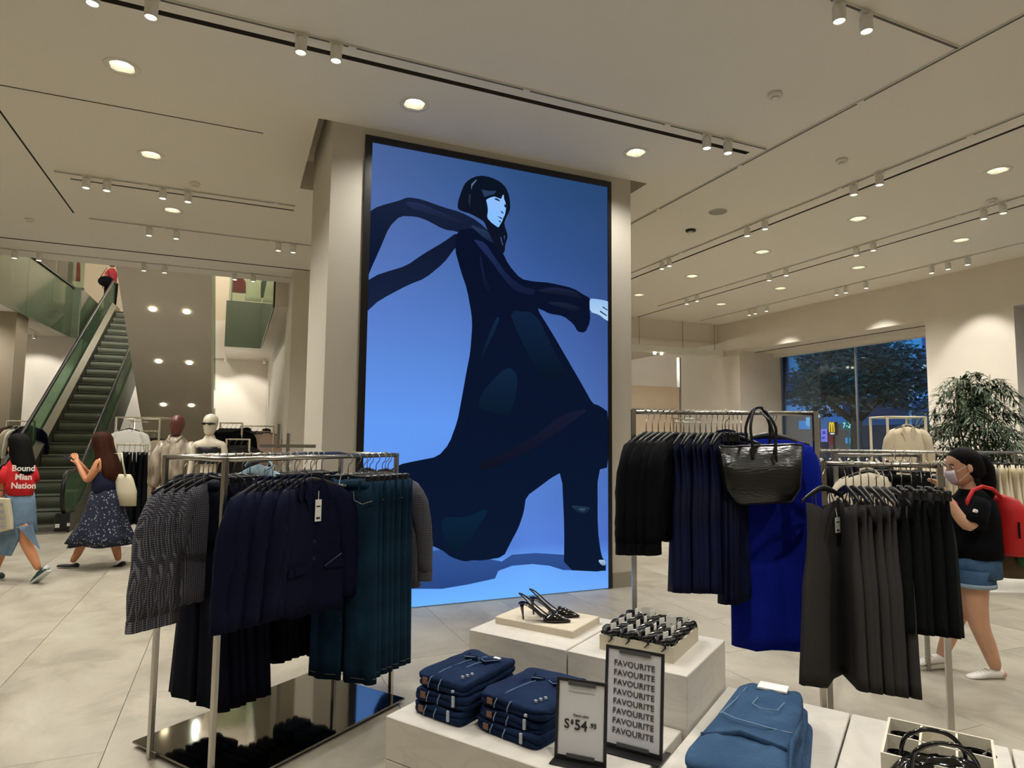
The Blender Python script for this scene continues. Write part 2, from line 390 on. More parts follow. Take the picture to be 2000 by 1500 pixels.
# small ceiling fittings
def fitting(name, x, y, label, kind):
    p = at_z(x, y, CEIL); t = thing(name, label, 'detector' if kind != 'speaker' else 'speaker', (p.x, p.y, CEIL))
    if kind == 'smoke':
        q = MB(); q.lathe([(.055, -.0), (.06, -.012), (.055, -.03), (.03, -.034), (.001, -.034)], 20); q.build('base', M_WHITE, t, True)
        q = MB(); q.lathe([(.03, -.034), (.032, -.045), (.02, -.052), (.001, -.052)], 16); q.build('sensor', M_WHITE, t, True)
    elif kind == 'dome':
        q = MB(); q.lathe([(.07, 0), (.072, -.02), (.06, -.03), (.001, -.03)], 20); q.build('base', M_BLACK, t, True)
        q = MB(); q.lathe([(.045, -.03), (.04, -.055), (.02, -.07), (.001, -.072)], 16); q.build('dome', M_WHITE, t, True)
    else:
        q = MB(); q.lathe([(.115, 0), (.115, -.006), (.001, -.008)], 24); q.build('grille', mat('grille_grey', (150, 146, 136), .7), t)
        q = MB(); q.lathe([(.122, 0), (.122, -.009), (.115, -.009), (.115, 0)], 24); q.build('rim', M_WHITE, t)
fitting('smoke_detector', 1514, 183, 'white smoke detector in the middle of the right ceiling', 'smoke')
fitting('ceiling_camera', 1349, 449, 'small dark domed camera on the ceiling right of the column', 'dome')
fitting('ceiling_speaker', 1402, 413, 'flat round grey ceiling speaker behind the dark domed camera', 'speaker')
fitting('smoke_detector', 1644, 312, 'tiny white disc sensor on the ceiling above the inner right track', 'smoke')
fitting('smoke_detector', 58, 428, 'small white smoke detector at the far left of the ceiling', 'smoke')
fitting('smoke_detector', 1937, 390, 'white disc sensor near the middle right track at the right edge', 'smoke')
fitting('smoke_detector', 381, 358, 'small white ceiling disc beside the left spotlights', 'smoke')

# ================================================================ the walls
def wallbox(name, x0, y0, z0, x1, y1, z1, m=None, parent=None):
    q = MB(); q.box(x0, y0, z0, x1, y1, z1); o = q.build(name, m or M_WALL, parent)
    return struct(o) if parent is None else o
WX = 11.4; WY0, WY1, WZ1 = 7.55, 12.2, 3.78
GX = 12.8
q = MB(); q.box(WX, WY1, 0, GX+.1, 24, 5.6); q.box(WX, WY0, WZ1, GX+.1, WY1, 5.6); q.box(WX, 6.11, 0, GX+.1, WY0, 5.6)
q.box(WX, -5, WZ1, GX+.1, 6.11, 5.6); q.box(WX, WY0, 0, GX-.05, WY1, .35)
q.box(WX, -5, 0, GX+.1, 1.5, WZ1)
wall_r = struct(q.build('wall_right', M_WALL))
wallbox('wall_left', -9.6, -5, 0, -9.4, 24, 9)
wallbox('wall_behind', -9.6, -5.2, 0, 12.3, -5, 5)
# glazing
M_GLASS = bpy.data.materials.new('window_glass'); M_GLASS.use_nodes = True; nt = M_GLASS.node_tree; nt.nodes.remove(nt.nodes['Principled BSDF'])
tr = nt.nodes.new('ShaderNodeBsdfTransparent'); tr.inputs[0].default_value = (.86, .93, .95, 1); gl = nt.nodes.new('ShaderNodeBsdfGlossy'); gl.inputs['Roughness'].default_value = .03
fr = nt.nodes.new('ShaderNodeFresnel'); fr.inputs[0].default_value = 1.45; mx = nt.nodes.new('ShaderNodeMixShader')
nt.links.new(fr.outputs[0], mx.inputs[0]); nt.links.new(tr.outputs[0], mx.inputs[1]); nt.links.new(gl.outputs[0], mx.inputs[2]); nt.links.new(mx.outputs[0], nt.nodes['Material Output'].inputs[0])
def glass_mat(name, tint):
    m = bpy.data.materials.new(name); m.use_nodes = True; nt = m.node_tree; nt.nodes.remove(nt.nodes['Principled BSDF'])
    tr = nt.nodes.new('ShaderNodeBsdfTransparent'); tr.inputs[0].default_value = RGB(*tint); gl = nt.nodes.new('ShaderNodeBsdfGlossy'); gl.inputs['Roughness'].default_value = .05
    fr = nt.nodes.new('ShaderNodeFresnel'); fr.inputs[0].default_value = 1.5; mx = nt.nodes.new('ShaderNodeMixShader')
    nt.links.new(fr.outputs[0], mx.inputs[0]); nt.links.new(tr.outputs[0], mx.inputs[1]); nt.links.new(gl.outputs[0], mx.inputs[2]); nt.links.new(mx.outputs[0], nt.nodes['Material Output'].inputs[0]); return m
M_GREEN = glass_mat('green_balustrade_glass', (222, 234, 222))
def window(name, ya, yb, z0, z1, mull):
    w = struct(bpy.data.objects.new(name, None)); COL.objects.link(w)
    q = MB(); t = .05
    x = GX-.06
    q.box(x, ya, z0, x+.06, yb, z0+t); q.box(x, ya, z1-.02, x+.06, yb, z1); q.box(x, ya, z0, x+.06, ya+.03, z1); q.box(x, yb-.03, z0, x+.06, yb, z1)
    q.build('frame', M_STEEL, w)
    ys = [ya]+mull+[yb]
    for m_ in mull: q = MB(); q.box(x, m_-.02, z0, x+.04, m_+.02, z1); q.build('mullion', M_STEEL, w)
    for a, b in zip(ys, ys[1:]): q = MB(); q.box(x+.02, a+.025, z0+.03, x+.03, b-.025, z1-.01); q.build('pane', M_GLASS, w)
    return w
window('window_1', WY0, WY1, .35, WZ1-.0, [10.05])
window('window_2', 1.5, 6.11, .0, WZ1, [3.8])
q = MB(); q.box(WX+.5, WY0, WZ1-.012, WX+.53, WY1, WZ1-.001); struct(q.build('trim_1', M_LINE)); q = MB(); q.box(GX-.3, WY0, WZ1-.09, GX-.07, WY1, WZ1-.001); struct(q.build('trim_2', M_CEIL)); 
q = MB(); q.box(WX-.015, 6.11, 0, WX, 7.55, .1); q.box(WX-.015, WY1, 0, WX, 20, .1); struct(q.build('baseboard_right', M_SKIRTING))

# hung beam and wall panel beyond the right racks
t = thing('hanging_beam', 'long pale beam hung by wires from the ceiling right of the column', 'beam', (0, 0, 0))
q = MB(); q.box(6.2, 12.72, 3.70, 11.35, 13.0, 3.84); q.build('beam_body', M_WHITE, t)
for x in (7.2, 8.9, 10.2, 11.2): q = MB(); q.cyl((x, 12.86, 3.84), (x, 12.86, CEIL-.01), .008, n=6); q.build('wire', M_STEEL, t)
for x in (9.35, 9.55): q = MB(); q.cyl((x, 12.86, 3.70), (x, 12.86, 3.65), .035, n=12); q.build('lamp_cap', M_GLOW, t)
pz = at_Y(1380, 759, 13.4).z
t = thing('wall_panel', 'tan display panel with a vertical joint standing beneath the hung beam', 'panel', (0, 0, 0))
M_TAN = mat('tan_panel', (205, 184, 158), .7, var=.03, vscale=2)
for a, b in ((5.4, 8.2), (8.22, 9.0), (9.02, 10.5)): q = MB(); q.box(a, 13.4, 0.0, b, 13.48, pz); q.build('board', M_TAN, t)
q = MB(); q.box(10.5, 13.38, 0, 10.54, 13.5, 3.7); q.build('post', M_STEEL, t)
q = MB(); q.box(5.4, 13.36, 2.3, 10.5, 13.40, 2.33); q.build('display_rail', M_STEEL, t)

# ================================================================ column with the screen
YC = 5.99; CX0, CX1 = .73, 4.04
q = MB(); q.box(CX0, YC, 0, CX1, 7.6, CEIL+.34)
column = struct(q.build('wall_column', mat('column_paint', (200, 194, 180), .85)))
q = MB(); q.box(CX0-.012, YC-.012, 0, 1.03, YC, .16); q.box(3.78, YC-.012, 0, CX1+.012, YC, .16); q.box(CX1, YC, 0, CX1+.012, 7.6, .16); q.box(CX0-.012, YC, 0, CX0, 7.6, .16)
struct(q.build('baseboard_column', M_SKIRTING))
SX0, SX1, SZ1 = 1.045, 3.756, 4.462
scr = thing('video_screen', 'tall lit screen on the column showing a woman in a flowing black dress on blue', 'screen', (0, 0, 0))
q = MB(); f = .055
q.box(SX0-.01, YC-.03, .01, SX0+f, YC, SZ1); q.box(SX1-f+.02, YC-.03, .01, SX1+.01, YC, SZ1); q.box(SX0+f, YC-.03, SZ1-f-.01, SX1-f+.02, YC, SZ1)
q.build('bezel', M_BLACK, scr)
def attr_mesh(name, verts, faces, cols, m, parent):
    me = bpy.data.meshes.new(name); me.from_pydata([tuple(v) for v in verts], [], faces); me.materials.append(m)
    a = me.color_attributes.new('tint', 'FLOAT_COLOR', 'POINT')
    for i, c in enumerate(cols): a.data[i].color = c
    o = bpy.data.objects.new(name, me); COL.objects.link(o); o.parent = parent; return o
MS = vcol_mat('screen_light', 1.0)
ctrl = [  # rows from the top; (r,g,b) at left, 1/3, 2/3, right
    (0.00, [(72, 98, 150), (58, 88, 140), (44, 76, 122), (40, 70, 112)]),
    (0.22, [(84, 112, 178), (72, 104, 170), (54, 86, 148), (48, 78, 132)]),
    (0.40, [(90, 128, 205), (84, 124, 200), (72, 108, 180), (62, 88, 152)]),
    (0.62, [(98, 154, 244), (98, 152, 240), (86, 130, 210), (78, 110, 178)]),
    (0.80, [(104, 160, 248), (92, 140, 226), (84, 126, 208), (76, 112, 190)]),
    (0.89, [(90, 140, 215), (74, 112, 190), (88, 132, 222), (78, 112, 200)]),
    (0.935, [(100, 165, 250), (98, 160, 250), (110, 172, 255), (96, 150, 240)]),
    (1.0, [(108, 180, 255), (112, 184, 255), (112, 180, 255), (112, 172, 255)])]
def screen_col(u, v):
    for (v0, a), (v1, b) in zip(ctrl, ctrl[1:]):
        if v <= v1 or v1 == 1.0:
            t = min(max((v-v0)/(v1-v0), 0), 1); x = min(max(u, 0), .9999)*3; i = int(x); fx = x-i
            c = [(a[i][k]*(1-fx)+a[i+1][k]*fx)*(1-t)+(b[i][k]*(1-fx)+b[i+1][k]*fx)*t for k in range(3)]; return RGB(*c)
vs, fs, cs = [], [], []; NX, NY = 28, 44
for j in range(NY+1):
    for i in range(NX+1):
        u = i/NX; v = j/NY; vs.append((SX0+.03+(SX1-SX0-.05)*u, YC-.018, (SZ1-.03)*(1-v)+.012*v)); cs.append(screen_col(u, v))
for j in range(NY):
    for i in range(NX): a = j*(NX+1)+i; fs.append((a, a+NX+1, a+NX+2, a+1))
attr_mesh('picture', vs, fs, cs, MS, scr)
def art(name, pts, col, k, col2=None):
    """flat shape of the picture; col at its left/top, col2 at its other end"""
    P = [at_Y(x, y, YC-.018) for x, y in pts]; y = YC-.0182-.0006*k
    P = [Vector((min(max(p.x, SX0+.05), SX1-.032), y, min(max(p.z, .015), SZ1-.07))) for p in P]
    c1 = RGB(*col); c2 = RGB(*(col2 or col)); zs = [p.z for p in P]; lo, hi = min(zs), max(zs)
    cols = [tuple(c1[i]*((p.z-lo)/(hi-lo+1e-6))+c2[i]*(1-(p.z-lo)/(hi-lo+1e-6)) for i in range(3))+(1,) for p in P]
    return attr_mesh(name, P, [tuple(range(len(P)))], cols, MS, scr)
def smooth_poly(pts, it=1):
    for _ in range(it):
        o = []
        for a, b in zip(pts, pts[1:]+pts[:1]):
            o.append((a[0]*.8+b[0]*.2, a[1]*.8+b[1]*.2)); o.append((a[0]*.2+b[0]*.8, a[1]*.2+b[1]*.8))
        pts = o
    return pts
z4 = lambda L: [(x/3+680, y/3+240) for x, y in L]
z5 = lambda L: [(x/3+680, y/3+700) for x, y in L]
z6 = lambda L: [(x/7.5+860, y/7.5+320) for x, y in L]
art('cast_shadow', z5([(330, 1160), (545, 1120), (900, 1190), (960, 1150), (1100, 1140), (1260, 1150), (1510, 1180), (1510, 1245), (1260, 1240), (1180, 1215), (1080, 1205), (960, 1215), (880, 1245), (860, 1290), (700, 1325), (550, 1350), (330, 1350)]), (52, 84, 150), 1, (40, 70, 130))
art('scarf', smooth_poly(z4([(100, 525), (180, 488), (300, 455), (350, 435), (430, 448), (560, 495), (660, 523), (760, 575), (860, 670), (800, 700), (640, 637), (560, 625), (460, 570), (400, 550), (305, 545), (240, 610), (190, 730), (120, 885), (60, 960)])), (22, 32, 58), 2, (8, 18, 44))
art('scarf', smooth_poly(z4([(60, 930), (200, 880), (340, 838), (440, 768), (560, 698), (640, 640), (660, 700), (625, 735), (560, 822), (450, 912), (350, 950), (200, 1030), (60, 1122)])), (12, 22, 46), 3, (24, 34, 62))
dress = [(893, 450), (888, 487), (900, 530), (912, 565), (921, 615), (922, 640), (918, 690), (912, 720), (900, 787), (893, 823), (877, 867), (855, 892), (813, 900), (780, 907), (740, 930), (740, 1010), (800, 1050), (862, 1073), (880, 1088), (907, 1097), (922, 1094), (940, 1095), (983, 1088), (997, 1060), (1013, 1030), (1023, 1000), (1027, 970), (1057, 948), (1077, 933), (1097, 922), (1102, 1033), (1101, 1113), (1182, 1117), (1184, 1100), (1174, 1085), (1167, 1033), (1167, 918), (1190, 912), (1190, 806), (1170, 792), (1157, 788), (1140, 757), (1107, 700), (1078, 650), (1048, 602), (1060, 606), (1073, 613), (1100, 617), (1120, 633), (1128, 648), (1143, 650), (1153, 627), (1151, 600), (1152, 582), (1140, 576), (1120, 563), (1073, 552), (1043, 550), (1017, 545), (993, 517), (980, 490), (957, 458), (925, 445)]
art('dress', smooth_poly(dress), (8, 16, 40), 4, (10, 24, 48))
for L, c in [([(730, 680), (800, 700), (860, 790), (930, 890), (1020, 960), (1100, 980), (1080, 1010), (980, 990), (900, 900), (830, 800), (760, 720)], (30, 44, 88)),
             ([(1090, 985), (1200, 960), (1330, 985), (1380, 1030), (1300, 1020), (1180, 1000)], (26, 34, 64)), ([(1150, 1050), (1260, 1050), (1370, 1085), (1330, 1110), (1240, 1080)], (22, 34, 60)),
             ([(870, 1130), (890, 1150), (790, 1370), (770, 1400), (800, 1300)], (16, 40, 66)), ([(940, 1100), (1100, 1110), (1210, 1350), (1300, 1500), (1130, 1500), (1000, 1250)], (14, 34, 62)),
             ([(330, 460), (420, 470), (560, 530), (700, 590), (640, 600), (500, 540), (360, 500)], (34, 44, 80)), ([(700, 590), (830, 640), (880, 720), (800, 680)], (38, 56, 92)),
             ([(770, 750), (800, 900), (840, 1000), (800, 970), (775, 850)], (24, 32, 66))]:
    art('fold', smooth_poly(z4(L)), c, 6, tuple(v*.6 for v in c))
for L, c in [([(930, 40), (1000, 100), (960, 320), (900, 330), (760, 300), (780, 200)], (14, 36, 62)), ([(760, 620), (900, 560), (1090, 460), (1250, 330), (1420, 290), (1300, 380), (1100, 520), (900, 620), (790, 660)], (22, 26, 50)),
             ([(540, 930), (700, 930), (800, 880), (820, 900), (700, 1080), (620, 1150), (560, 1060)], (10, 36, 60)), ([(1300, 860), (1420, 870), (1400, 900), (1370, 910), (1330, 890)], (30, 52, 78)), ([(1345, 878), (1395, 880), (1372, 900)], (110, 140, 170)),
             ([(1462, 1180), (1508, 1180), (1508, 1215), (1480, 1210)], (170, 200, 235))]:
    art('fold', smooth_poly(z5(L)), c, 6, tuple(v*.7 for v in c))
art('pictured_hair', smooth_poly(z6([(420, 230), (520, 185), (620, 175), (740, 200), (870, 260), (960, 350), (1000, 450), (1020, 560), (1020, 680), (960, 790), (930, 880), (990, 1060), (950, 1180), (940, 1290), (900, 1330), (820, 1220), (740, 1080), (690, 980), (640, 850), (560, 800), (430, 730), (320, 700), (250, 660), (255, 560), (300, 420), (350, 300)])), (10, 20, 34), 8, (14, 18, 36))
art('pictured_face', smooth_poly(z6([(665, 530), (720, 500), (790, 480), (850, 505), (890, 520), (905, 470), (925, 450), (930, 520), (950, 560), (960, 640), (950, 720), (938, 760), (920, 790), (905, 840), (880, 880), (850, 938), (800, 905), (740, 860), (680, 790), (695, 690), (685, 600)])), (146, 190, 250), 10, (130, 190, 255))
for L, c in [([(785, 508), (830, 508), (868, 540), (865, 565), (840, 545), (800, 530)], (20, 50, 90)), ([(838, 548), (862, 552), (855, 568)], (205, 235, 255)), ([(930, 590), (955, 605), (970, 640), (945, 645), (935, 625)], (20, 40, 70)),
             ([(875, 700), (900, 695), (925, 720), (915, 742), (900, 730)], (60, 100, 170)), ([(820, 768), (870, 780), (905, 800), (895, 818), (860, 790)], (28, 56, 100)), ([(850, 826), (885, 845), (875, 865), (858, 850)], (28, 56, 100)),
             ([(520, 235), (535, 240), (470, 320), (450, 385), (450, 300)], (90, 110, 140)), ([(600, 380), (700, 400), (820, 400), (780, 450), (700, 470), (640, 490)], (40, 60, 95)), ([(420, 450), (445, 450), (430, 560), (440, 650), (410, 560)], (40, 46, 76)),
             ([(870, 1070), (890, 1080), (920, 1200), (900, 1190)], (54, 76, 120)), ([(925, 1060), (945, 1050), (935, 1130)], (54, 76, 120))]:
    art('pictured_detail', z6(L), c, 12)
art('pictured_hand', smooth_poly(z4([(1412, 1030), (1450, 1032), (1500, 1040), (1530, 1050), (1530, 1165), (1500, 1150), (1470, 1125), (1415, 1108)])), (150, 190, 235), 10, (180, 215, 245))
for L in [[(1490, 1075), (1518, 1095), (1518, 1102), (1488, 1082)], [(1475, 1100), (1515, 1128), (1512, 1134), (1472, 1108)]]: art('pictured_detail', z4(L), (40, 66, 110), 12)
# ================================================================ escalator void, upper floor
TAN30 = math.tan(math.radians(30))
UF = 5.3; SB = 4.06
M_FASCIA = mat('green_backed_glass', (86, 96, 78), .12, spec=.6, var=.04, vscale=1)
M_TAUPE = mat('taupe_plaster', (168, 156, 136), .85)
def slab(x0, y0, x1, y1, nm='slab'):
    q = MB(); q.box(x0, y0, SB, x1, y1, UF); return q.build(nm, M_WALL, upper)
upper = struct(bpy.data.objects.new('floor_upper', None)); COL.objects.link(upper)
q = MB(); q.add([(-9.4, 12.98, SB), (-4.28, 12.98, SB), (-3.98, 19.42, SB), (-9.4, 19.42, SB), (-9.4, 12.98, UF), (-4.28, 12.98, UF), (-3.98, 19.42, UF), (-9.4, 19.42, UF)], [(0, 3, 2, 1), (4, 5, 6, 7), (0, 1, 5, 4), (1, 2, 6, 5), (2, 3, 7, 6), (3, 0, 4, 7)]); q.build('slab', M_WALL, upper)
slab(-9.4, 19.42, -3.78, 26.5); slab(-3.78, 22.8, -.35, 26.5); slab(-.35, 19.42, .62, 26.5); slab(.62, 12.98, 11.4, 26.5)
def fascia(p0, p1, z0=SB-.03, z1=UF+.03, n=3, name='fascia_panel'):
    p0 = Vector(p0); p1 = Vector(p1); d = (p1-p0); L = d.length; d.normalize(); nn = Vector((d.y, -d.x, 0))
    for k in range(n):
        a = p0+d*(L*k/n+.006); b = p0+d*(L*(k+1)/n-.006); q = MB()
        q.poly([Vector((a.x, a.y, z0)), Vector((b.x, b.y, z0)), Vector((b.x, b.y, z1)), Vector((a.x, a.y, z1))], .015, nn); q.build(name, M_FASCIA, upper)
fascia((-4.28, 12.98, 0), (-3.96, 19.40, 0), n=4); fascia((-3.98, 19.40, 0), (-3.78, 19.40, 0), n=1); fascia((-3.78, 19.40, 0), (-3.78, 22.8, 0), n=2)
fascia((-.35, 19.40, 0), (.60, 19.40, 0), n=1); fascia((.60, 19.40, 0), (.60, 12.98, 0), n=4)
q = MB(); q.box(-3.98, 19.385, SB-.1, -2.0, 19.42, UF+.05); 
# fascia continues behind the rising escalator
q = MB(); q.box(-3.94, 23.0, SB, -.35, 23.02, UF); q.build('fascia_panel', M_FASCIA, upper)
def balustrade(p0, p1, n, label):
    p0 = Vector(p0); p1 = Vector(p1); d = p1-p0; L = d.length; t = thing('glass_balustrade', label, 'balustrade', (p0.x, p0.y, UF), math.atan2(d.y, d.x))
    for k in range(n): q = MB(); q.box(L*k/n+.01, -.008, .0, L*(k+1)/n-.01, .008, 1.05); q.build('glass_panel', M_GREEN, t)
    q = MB(); q.box(0, -.025, 1.05, L, .025, 1.09); q.build('handrail', M_STEEL, t); q = MB(); q.box(0, -.03, .0, L, .03, .05); q.build('base_channel', mat('dark_channel', (50, 54, 42), .5), t)
balustrade((-4.22, 13.6, 0), (-3.94, 19.5, 0), 4, 'green glass balustrade on the upper floor at the left')
balustrade((-3.94, 19.5, 0), (-3.74, 19.5, 0), 1, 'short green glass balustrade at the upper floor corner')
balustrade((-.30, 19.5, 0), (.66, 19.5, 0), 1, 'green glass balustrade of the upper floor above the mannequins')
# walls round the void
wallbox('wall_back', -9.4, 19.75, 0, -3.75, 19.9, SB, M_WALL); wallbox('wall_back_right', -3.75, 22.9, 0, 11.4, 23.05, SB, M_WALL)
wallbox('wall_void_right', .95, 13.0, 0, 1.1, 22.9, SB, M_WALL)
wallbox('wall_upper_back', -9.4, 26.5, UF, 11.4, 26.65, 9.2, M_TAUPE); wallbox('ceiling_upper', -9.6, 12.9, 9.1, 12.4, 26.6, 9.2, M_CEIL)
wallbox('wall_upper_front', -9.6, 12.94, 5.3, 11.4, 12.97, 9.1, M_WALL); wallbox('wall_upper_right', 4.6, 13, UF, 4.75, 26.5, 9.1, M_WALL)
wallbox('wall_column_second', .86, 11.9, 0, 2.5, 13.4, CEIL-.001, M_WALL)
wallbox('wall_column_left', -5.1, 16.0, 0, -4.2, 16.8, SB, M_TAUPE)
wallbox('wall_column_upper', -5.0, 21.2, UF, -4.6, 21.6, 9.1, M_WALL)
for x, y, z, w_ in [(-2.6, 16.5, 7.6, 420), (-6.5, 21, 8, 200), (2.2, 20, 8, 160), (-1, 24.5, 8.2, 200)]: point_lamp((x, y, z), w_, .3)  # bare point lamps added to light the void and the upper floor
for (x, y, z), a, w_ in [((-4.6, 18.4, 3.95), (-4.7, 19.8, 2.1), 100), ((-6.2, 18.0, 3.95), (-6.2, 19.8, 2.0), 100), ((-.9, 21.4, 3.95), (-.9, 22.95, 2.0), 100), ((.2, 21.4, 3.95), (.3, 22.95, 2.0), 100), ((-3, 21.6, 3.9), (-3, 22.9, 1.9), 100)]: spot_lamp(z and (x, y, z), a, w_, 80, .4)
spot_lamp((-5.2, 15, 4.0), (-4.6, 16.5, 1), 120, 110, .8); point_lamp((-.6, 20.5, 2.6), 30, .3); point_lamp((7.5, 16.5, 4.0), 260, .4); point_lamp((8.5, 13.15, 4.25), 30, .2); point_lamp((-6.3, 16, 3.0), 60, .3); point_lamp((-1.3, 12.8, 1.6), 22, .2)  # includes bare fill lamps added to brighten the soffit and behind the hung beam
for i, (px, py, zz, w_) in enumerate([(32, 634, SB, 'leftmost'), (67, 653, SB, 'second'), (440, 699, SB, 'left'), (516, 703, SB, 'right')]):
    p = at_z(px, py, zz-.05)
    o = copy_tree(spp); o.location = (p.x, p.y, zz); o.rotation_euler = (0, 0, PI/2 if i < 2 else 0); o['label'] = ('white spotlight under the upper floor at the left, ' if i < 2 else 'white spotlight under the upper floor behind the mannequins, ')+w_; o['group'] = 'spotlights beneath the upper floor'
t = thing('light_track', 'white track under the upper floor at the left', 'light track', (0, 0, SB)); p = at_z(32, 634, SB-.05); q = MB(); q.box(p.x-.02, 15.5, -.014, p.x+.02, 19.4, 0); q.build('rail', M_WHITE, t)

# ---------------- the rising escalator
XL, XR = -3.46, -2.60; YF = 13.35; RUN = (UF)/TAN30
esc = thing('escalator', 'escalator with dark grey steps and green glass sides rising to the upper floor', 'escalator', (0, 0, 0))
M_STEP = mat('step_dark', (112, 116, 102), .5, .2, var=.1, vscale=3); M_TREAD = mat('tread_grey', (120, 124, 110), .45, .3)
M_RUB = mat('handrail_rubber', (16, 17, 20), .35); M_DECK = mat('escalator_deck', (104, 100, 86), .3, .7)
M_EGLASS = bpy.data.materials.new('escalator_glass'); M_EGLASS.use_nodes = True; nt = M_EGLASS.node_tree; nt.nodes.remove(nt.nodes['Principled BSDF'])
tr = nt.nodes.new('ShaderNodeBsdfTransparent'); tr.inputs[0].default_value = RGB(205, 226, 208); df = nt.nodes.new('ShaderNodeBsdfDiffuse'); df.inputs[0].default_value = RGB(112, 138, 112); m1 = nt.nodes.new('ShaderNodeMixShader'); m1.inputs[0].default_value = .28
gl = nt.nodes.new('ShaderNodeBsdfGlossy'); gl.inputs['Roughness'].default_value = .05; m2 = nt.nodes.new('ShaderNodeMixShader'); m2.inputs[0].default_value = .10
nt.links.new(tr.outputs[0], m1.inputs[1]); nt.links.new(df.outputs[0], m1.inputs[2]); nt.links.new(m1.outputs[0], m2.inputs[1]); nt.links.new(gl.outputs[0], m2.inputs[2]); nt.links.new(m2.outputs[0], nt.nodes['Material Output'].inputs[0])
NS = 23; rise = UF/NS; run = RUN/NS
for k in range(NS+1):
    y = YF+run*(k-1)+.35; z = rise*k
    q = MB(); prof = [(y, z-.035), (y-.012, z-.02), (y, z)]
    R = []
    for x in (XL+.01, XR-.01):
        pr = [(x, y+.03, z-rise-.02)]+[(x, y+.03-.045*math.sin(PI*i/5*.9), z-rise+.01+(rise-.03)*i/5) for i in range(6)]+[(x, y-.012, z-.012), (x, y-.008, z), (x, y+run+.03, z), (x, y+run+.03, z-.05)]
        R.append(pr)
    q.rings(R); o = q.build('step', M_STEP, esc)
    q = MB(); q.box(XL+.015, y-.014, z-.004, XR-.015, y+.012, z+.003); q.build('step_edge', M_TREAD, o)
def inc(y): return max(0, min(UF, (y-YF-.1)*TAN30))
for side, xs in (('l', -1), ('r', 1)):
    xi = XL if xs < 0 else XR
    ys = [12.55+.1*i for i in range(5)]+[13+.6*i for i in range(17)]+[23.2]
    def strip(x0, h0, x1, h1, th=.015):
        q = MB(); R = []
        for y in ys:
            z = inc(y); R.append([(x0, y, z+h0), (x1, y, z+h1), (x1+xs*th, y, z+h1-.005), (x0+xs*th, y, z+h0-.01)])
        q.rings(R); return q
    strip(xi, -.25, xi, .20).build('skirt', mat('skirt_metal', (112, 108, 92), .35, .8), esc)
    strip(xi, .20, xi+xs*.12, .30).build('deck', M_DECK, esc)
    q = strip(xi+xs*.13, -.3, xi+xs*.13, .92, .012) if False else strip(xi+xs*.13, .29, xi+xs*.13, .90, .012); q.build('glass_side', M_EGLASS, esc)
    strip(xi+xs*.15, -.55, xi+xs*.15, .31, .02).build('outer_cladding', mat('cladding_dark', (60, 62, 50), .4, .5), esc)
    xh = xi+xs*.135
    pts = [(xh, y, inc(y)+.95) for y in ys]
    nose = [(xh, 12.55-.25*math.sin(a), .63+.32*math.cos(a)) for a in [PI*i/8 for i in range(1, 9)]]
    q = MB(); q.tube(list(reversed(nose))+pts, .042, 8, flat=.8); q.build('handrail', M_RUB, esc, True)
    q = MB(); q.box(xh-.10, 12.42, 0, xh+.10, 12.85, .30); q.build('newel_base', M_BLACK, esc)
    q = MB(); R = []
    q.rings([[(xh-.006, 12.56-.2*math.sin(PI*i/8), .62+.28*math.cos(PI*i/8)) for i in range(9)]+[(xh-.006, 13.1, .31), (xh-.006, 13.1, .92)], [(xh+.006, 12.56-.2*math.sin(PI*i/8), .62+.28*math.cos(PI*i/8)) for i in range(9)]+[(xh+.006, 13.1, .31), (xh+.006, 13.1, .92)]]); q.build('glass_end', M_EGLASS, esc)
q = MB(); q.box(-2.40, 12.415, .10, -2.36, 12.42, .15); q.box(-2.56, 12.414, .08, -2.50, 12.42, .14); q.build('sign_plate', M_WHITE, esc)
q = MB(); q.box(XL-.2, 12.3, .001, XR+.2, 13.45, .02); q.build('landing_plate', M_STEEL, esc)
for y in [12.4+.07*i for i in range(9)]: q = MB(); q.box(XL-.15, y, .02, XR+.15, y+.02, .024); q.build('landing_rib', M_DECK, esc)
q = MB(); q.cyl((XL-.12, 14.2, .95), (XL-.12, 14.2, 1.12), .015, n=8)
# ---------------- the other escalator, seen from below
e2 = thing('escalator', 'underside of a second escalator, a sloping taupe soffit with six round lamps', 'escalator', (0, 0, 0))
sl = lambda y: 4.54-(y-12.97)*TAN30
q = MB(); a, b = -2.04, -.52
q.rings([[(a, 12.99, sl(12.97)), (b, 12.99, sl(12.97)), (b, 12.99, sl(12.97)+1.15), (a, 12.99, sl(12.97)+1.15)], [(a, 20.7, sl(20.7)), (b, 20.7, sl(20.7)), (b, 20.7, sl(20.7)+1.15), (a, 20.7, sl(20.7)+1.15)]]); q.build('soffit', M_WALL, e2)
for x0 in (a, b-.03): q = MB(); q.rings([[(x0, y, sl(y)+1.15), (x0+.03, y, sl(y)+1.15), (x0+.03, y, sl(y)+2.0), (x0, y, sl(y)+2.0)] for y in (12.99, 20.7)]); q.build('glass_side', M_EGLASS, e2)
M_GLOW2 = mat('soffit_lamp_glow', (255, 246, 214), .4, emit=(255, 244, 205), estr=7)
for x in (-1.535, -.95):
    for y in (13.93, 15.41, 16.9):
        M = Matrix.Translation((x, y, sl(y)-.002)) @ Matrix.Rotation(-math.radians(30), 4, 'X'); q = MB(); q.lathe([(.001, -.012), (.05, -.012), (.062, -.006), (.062, .004), (.001, .004)], 16, M=M); q.build('soffit_lamp', M_GLOW2, e2)

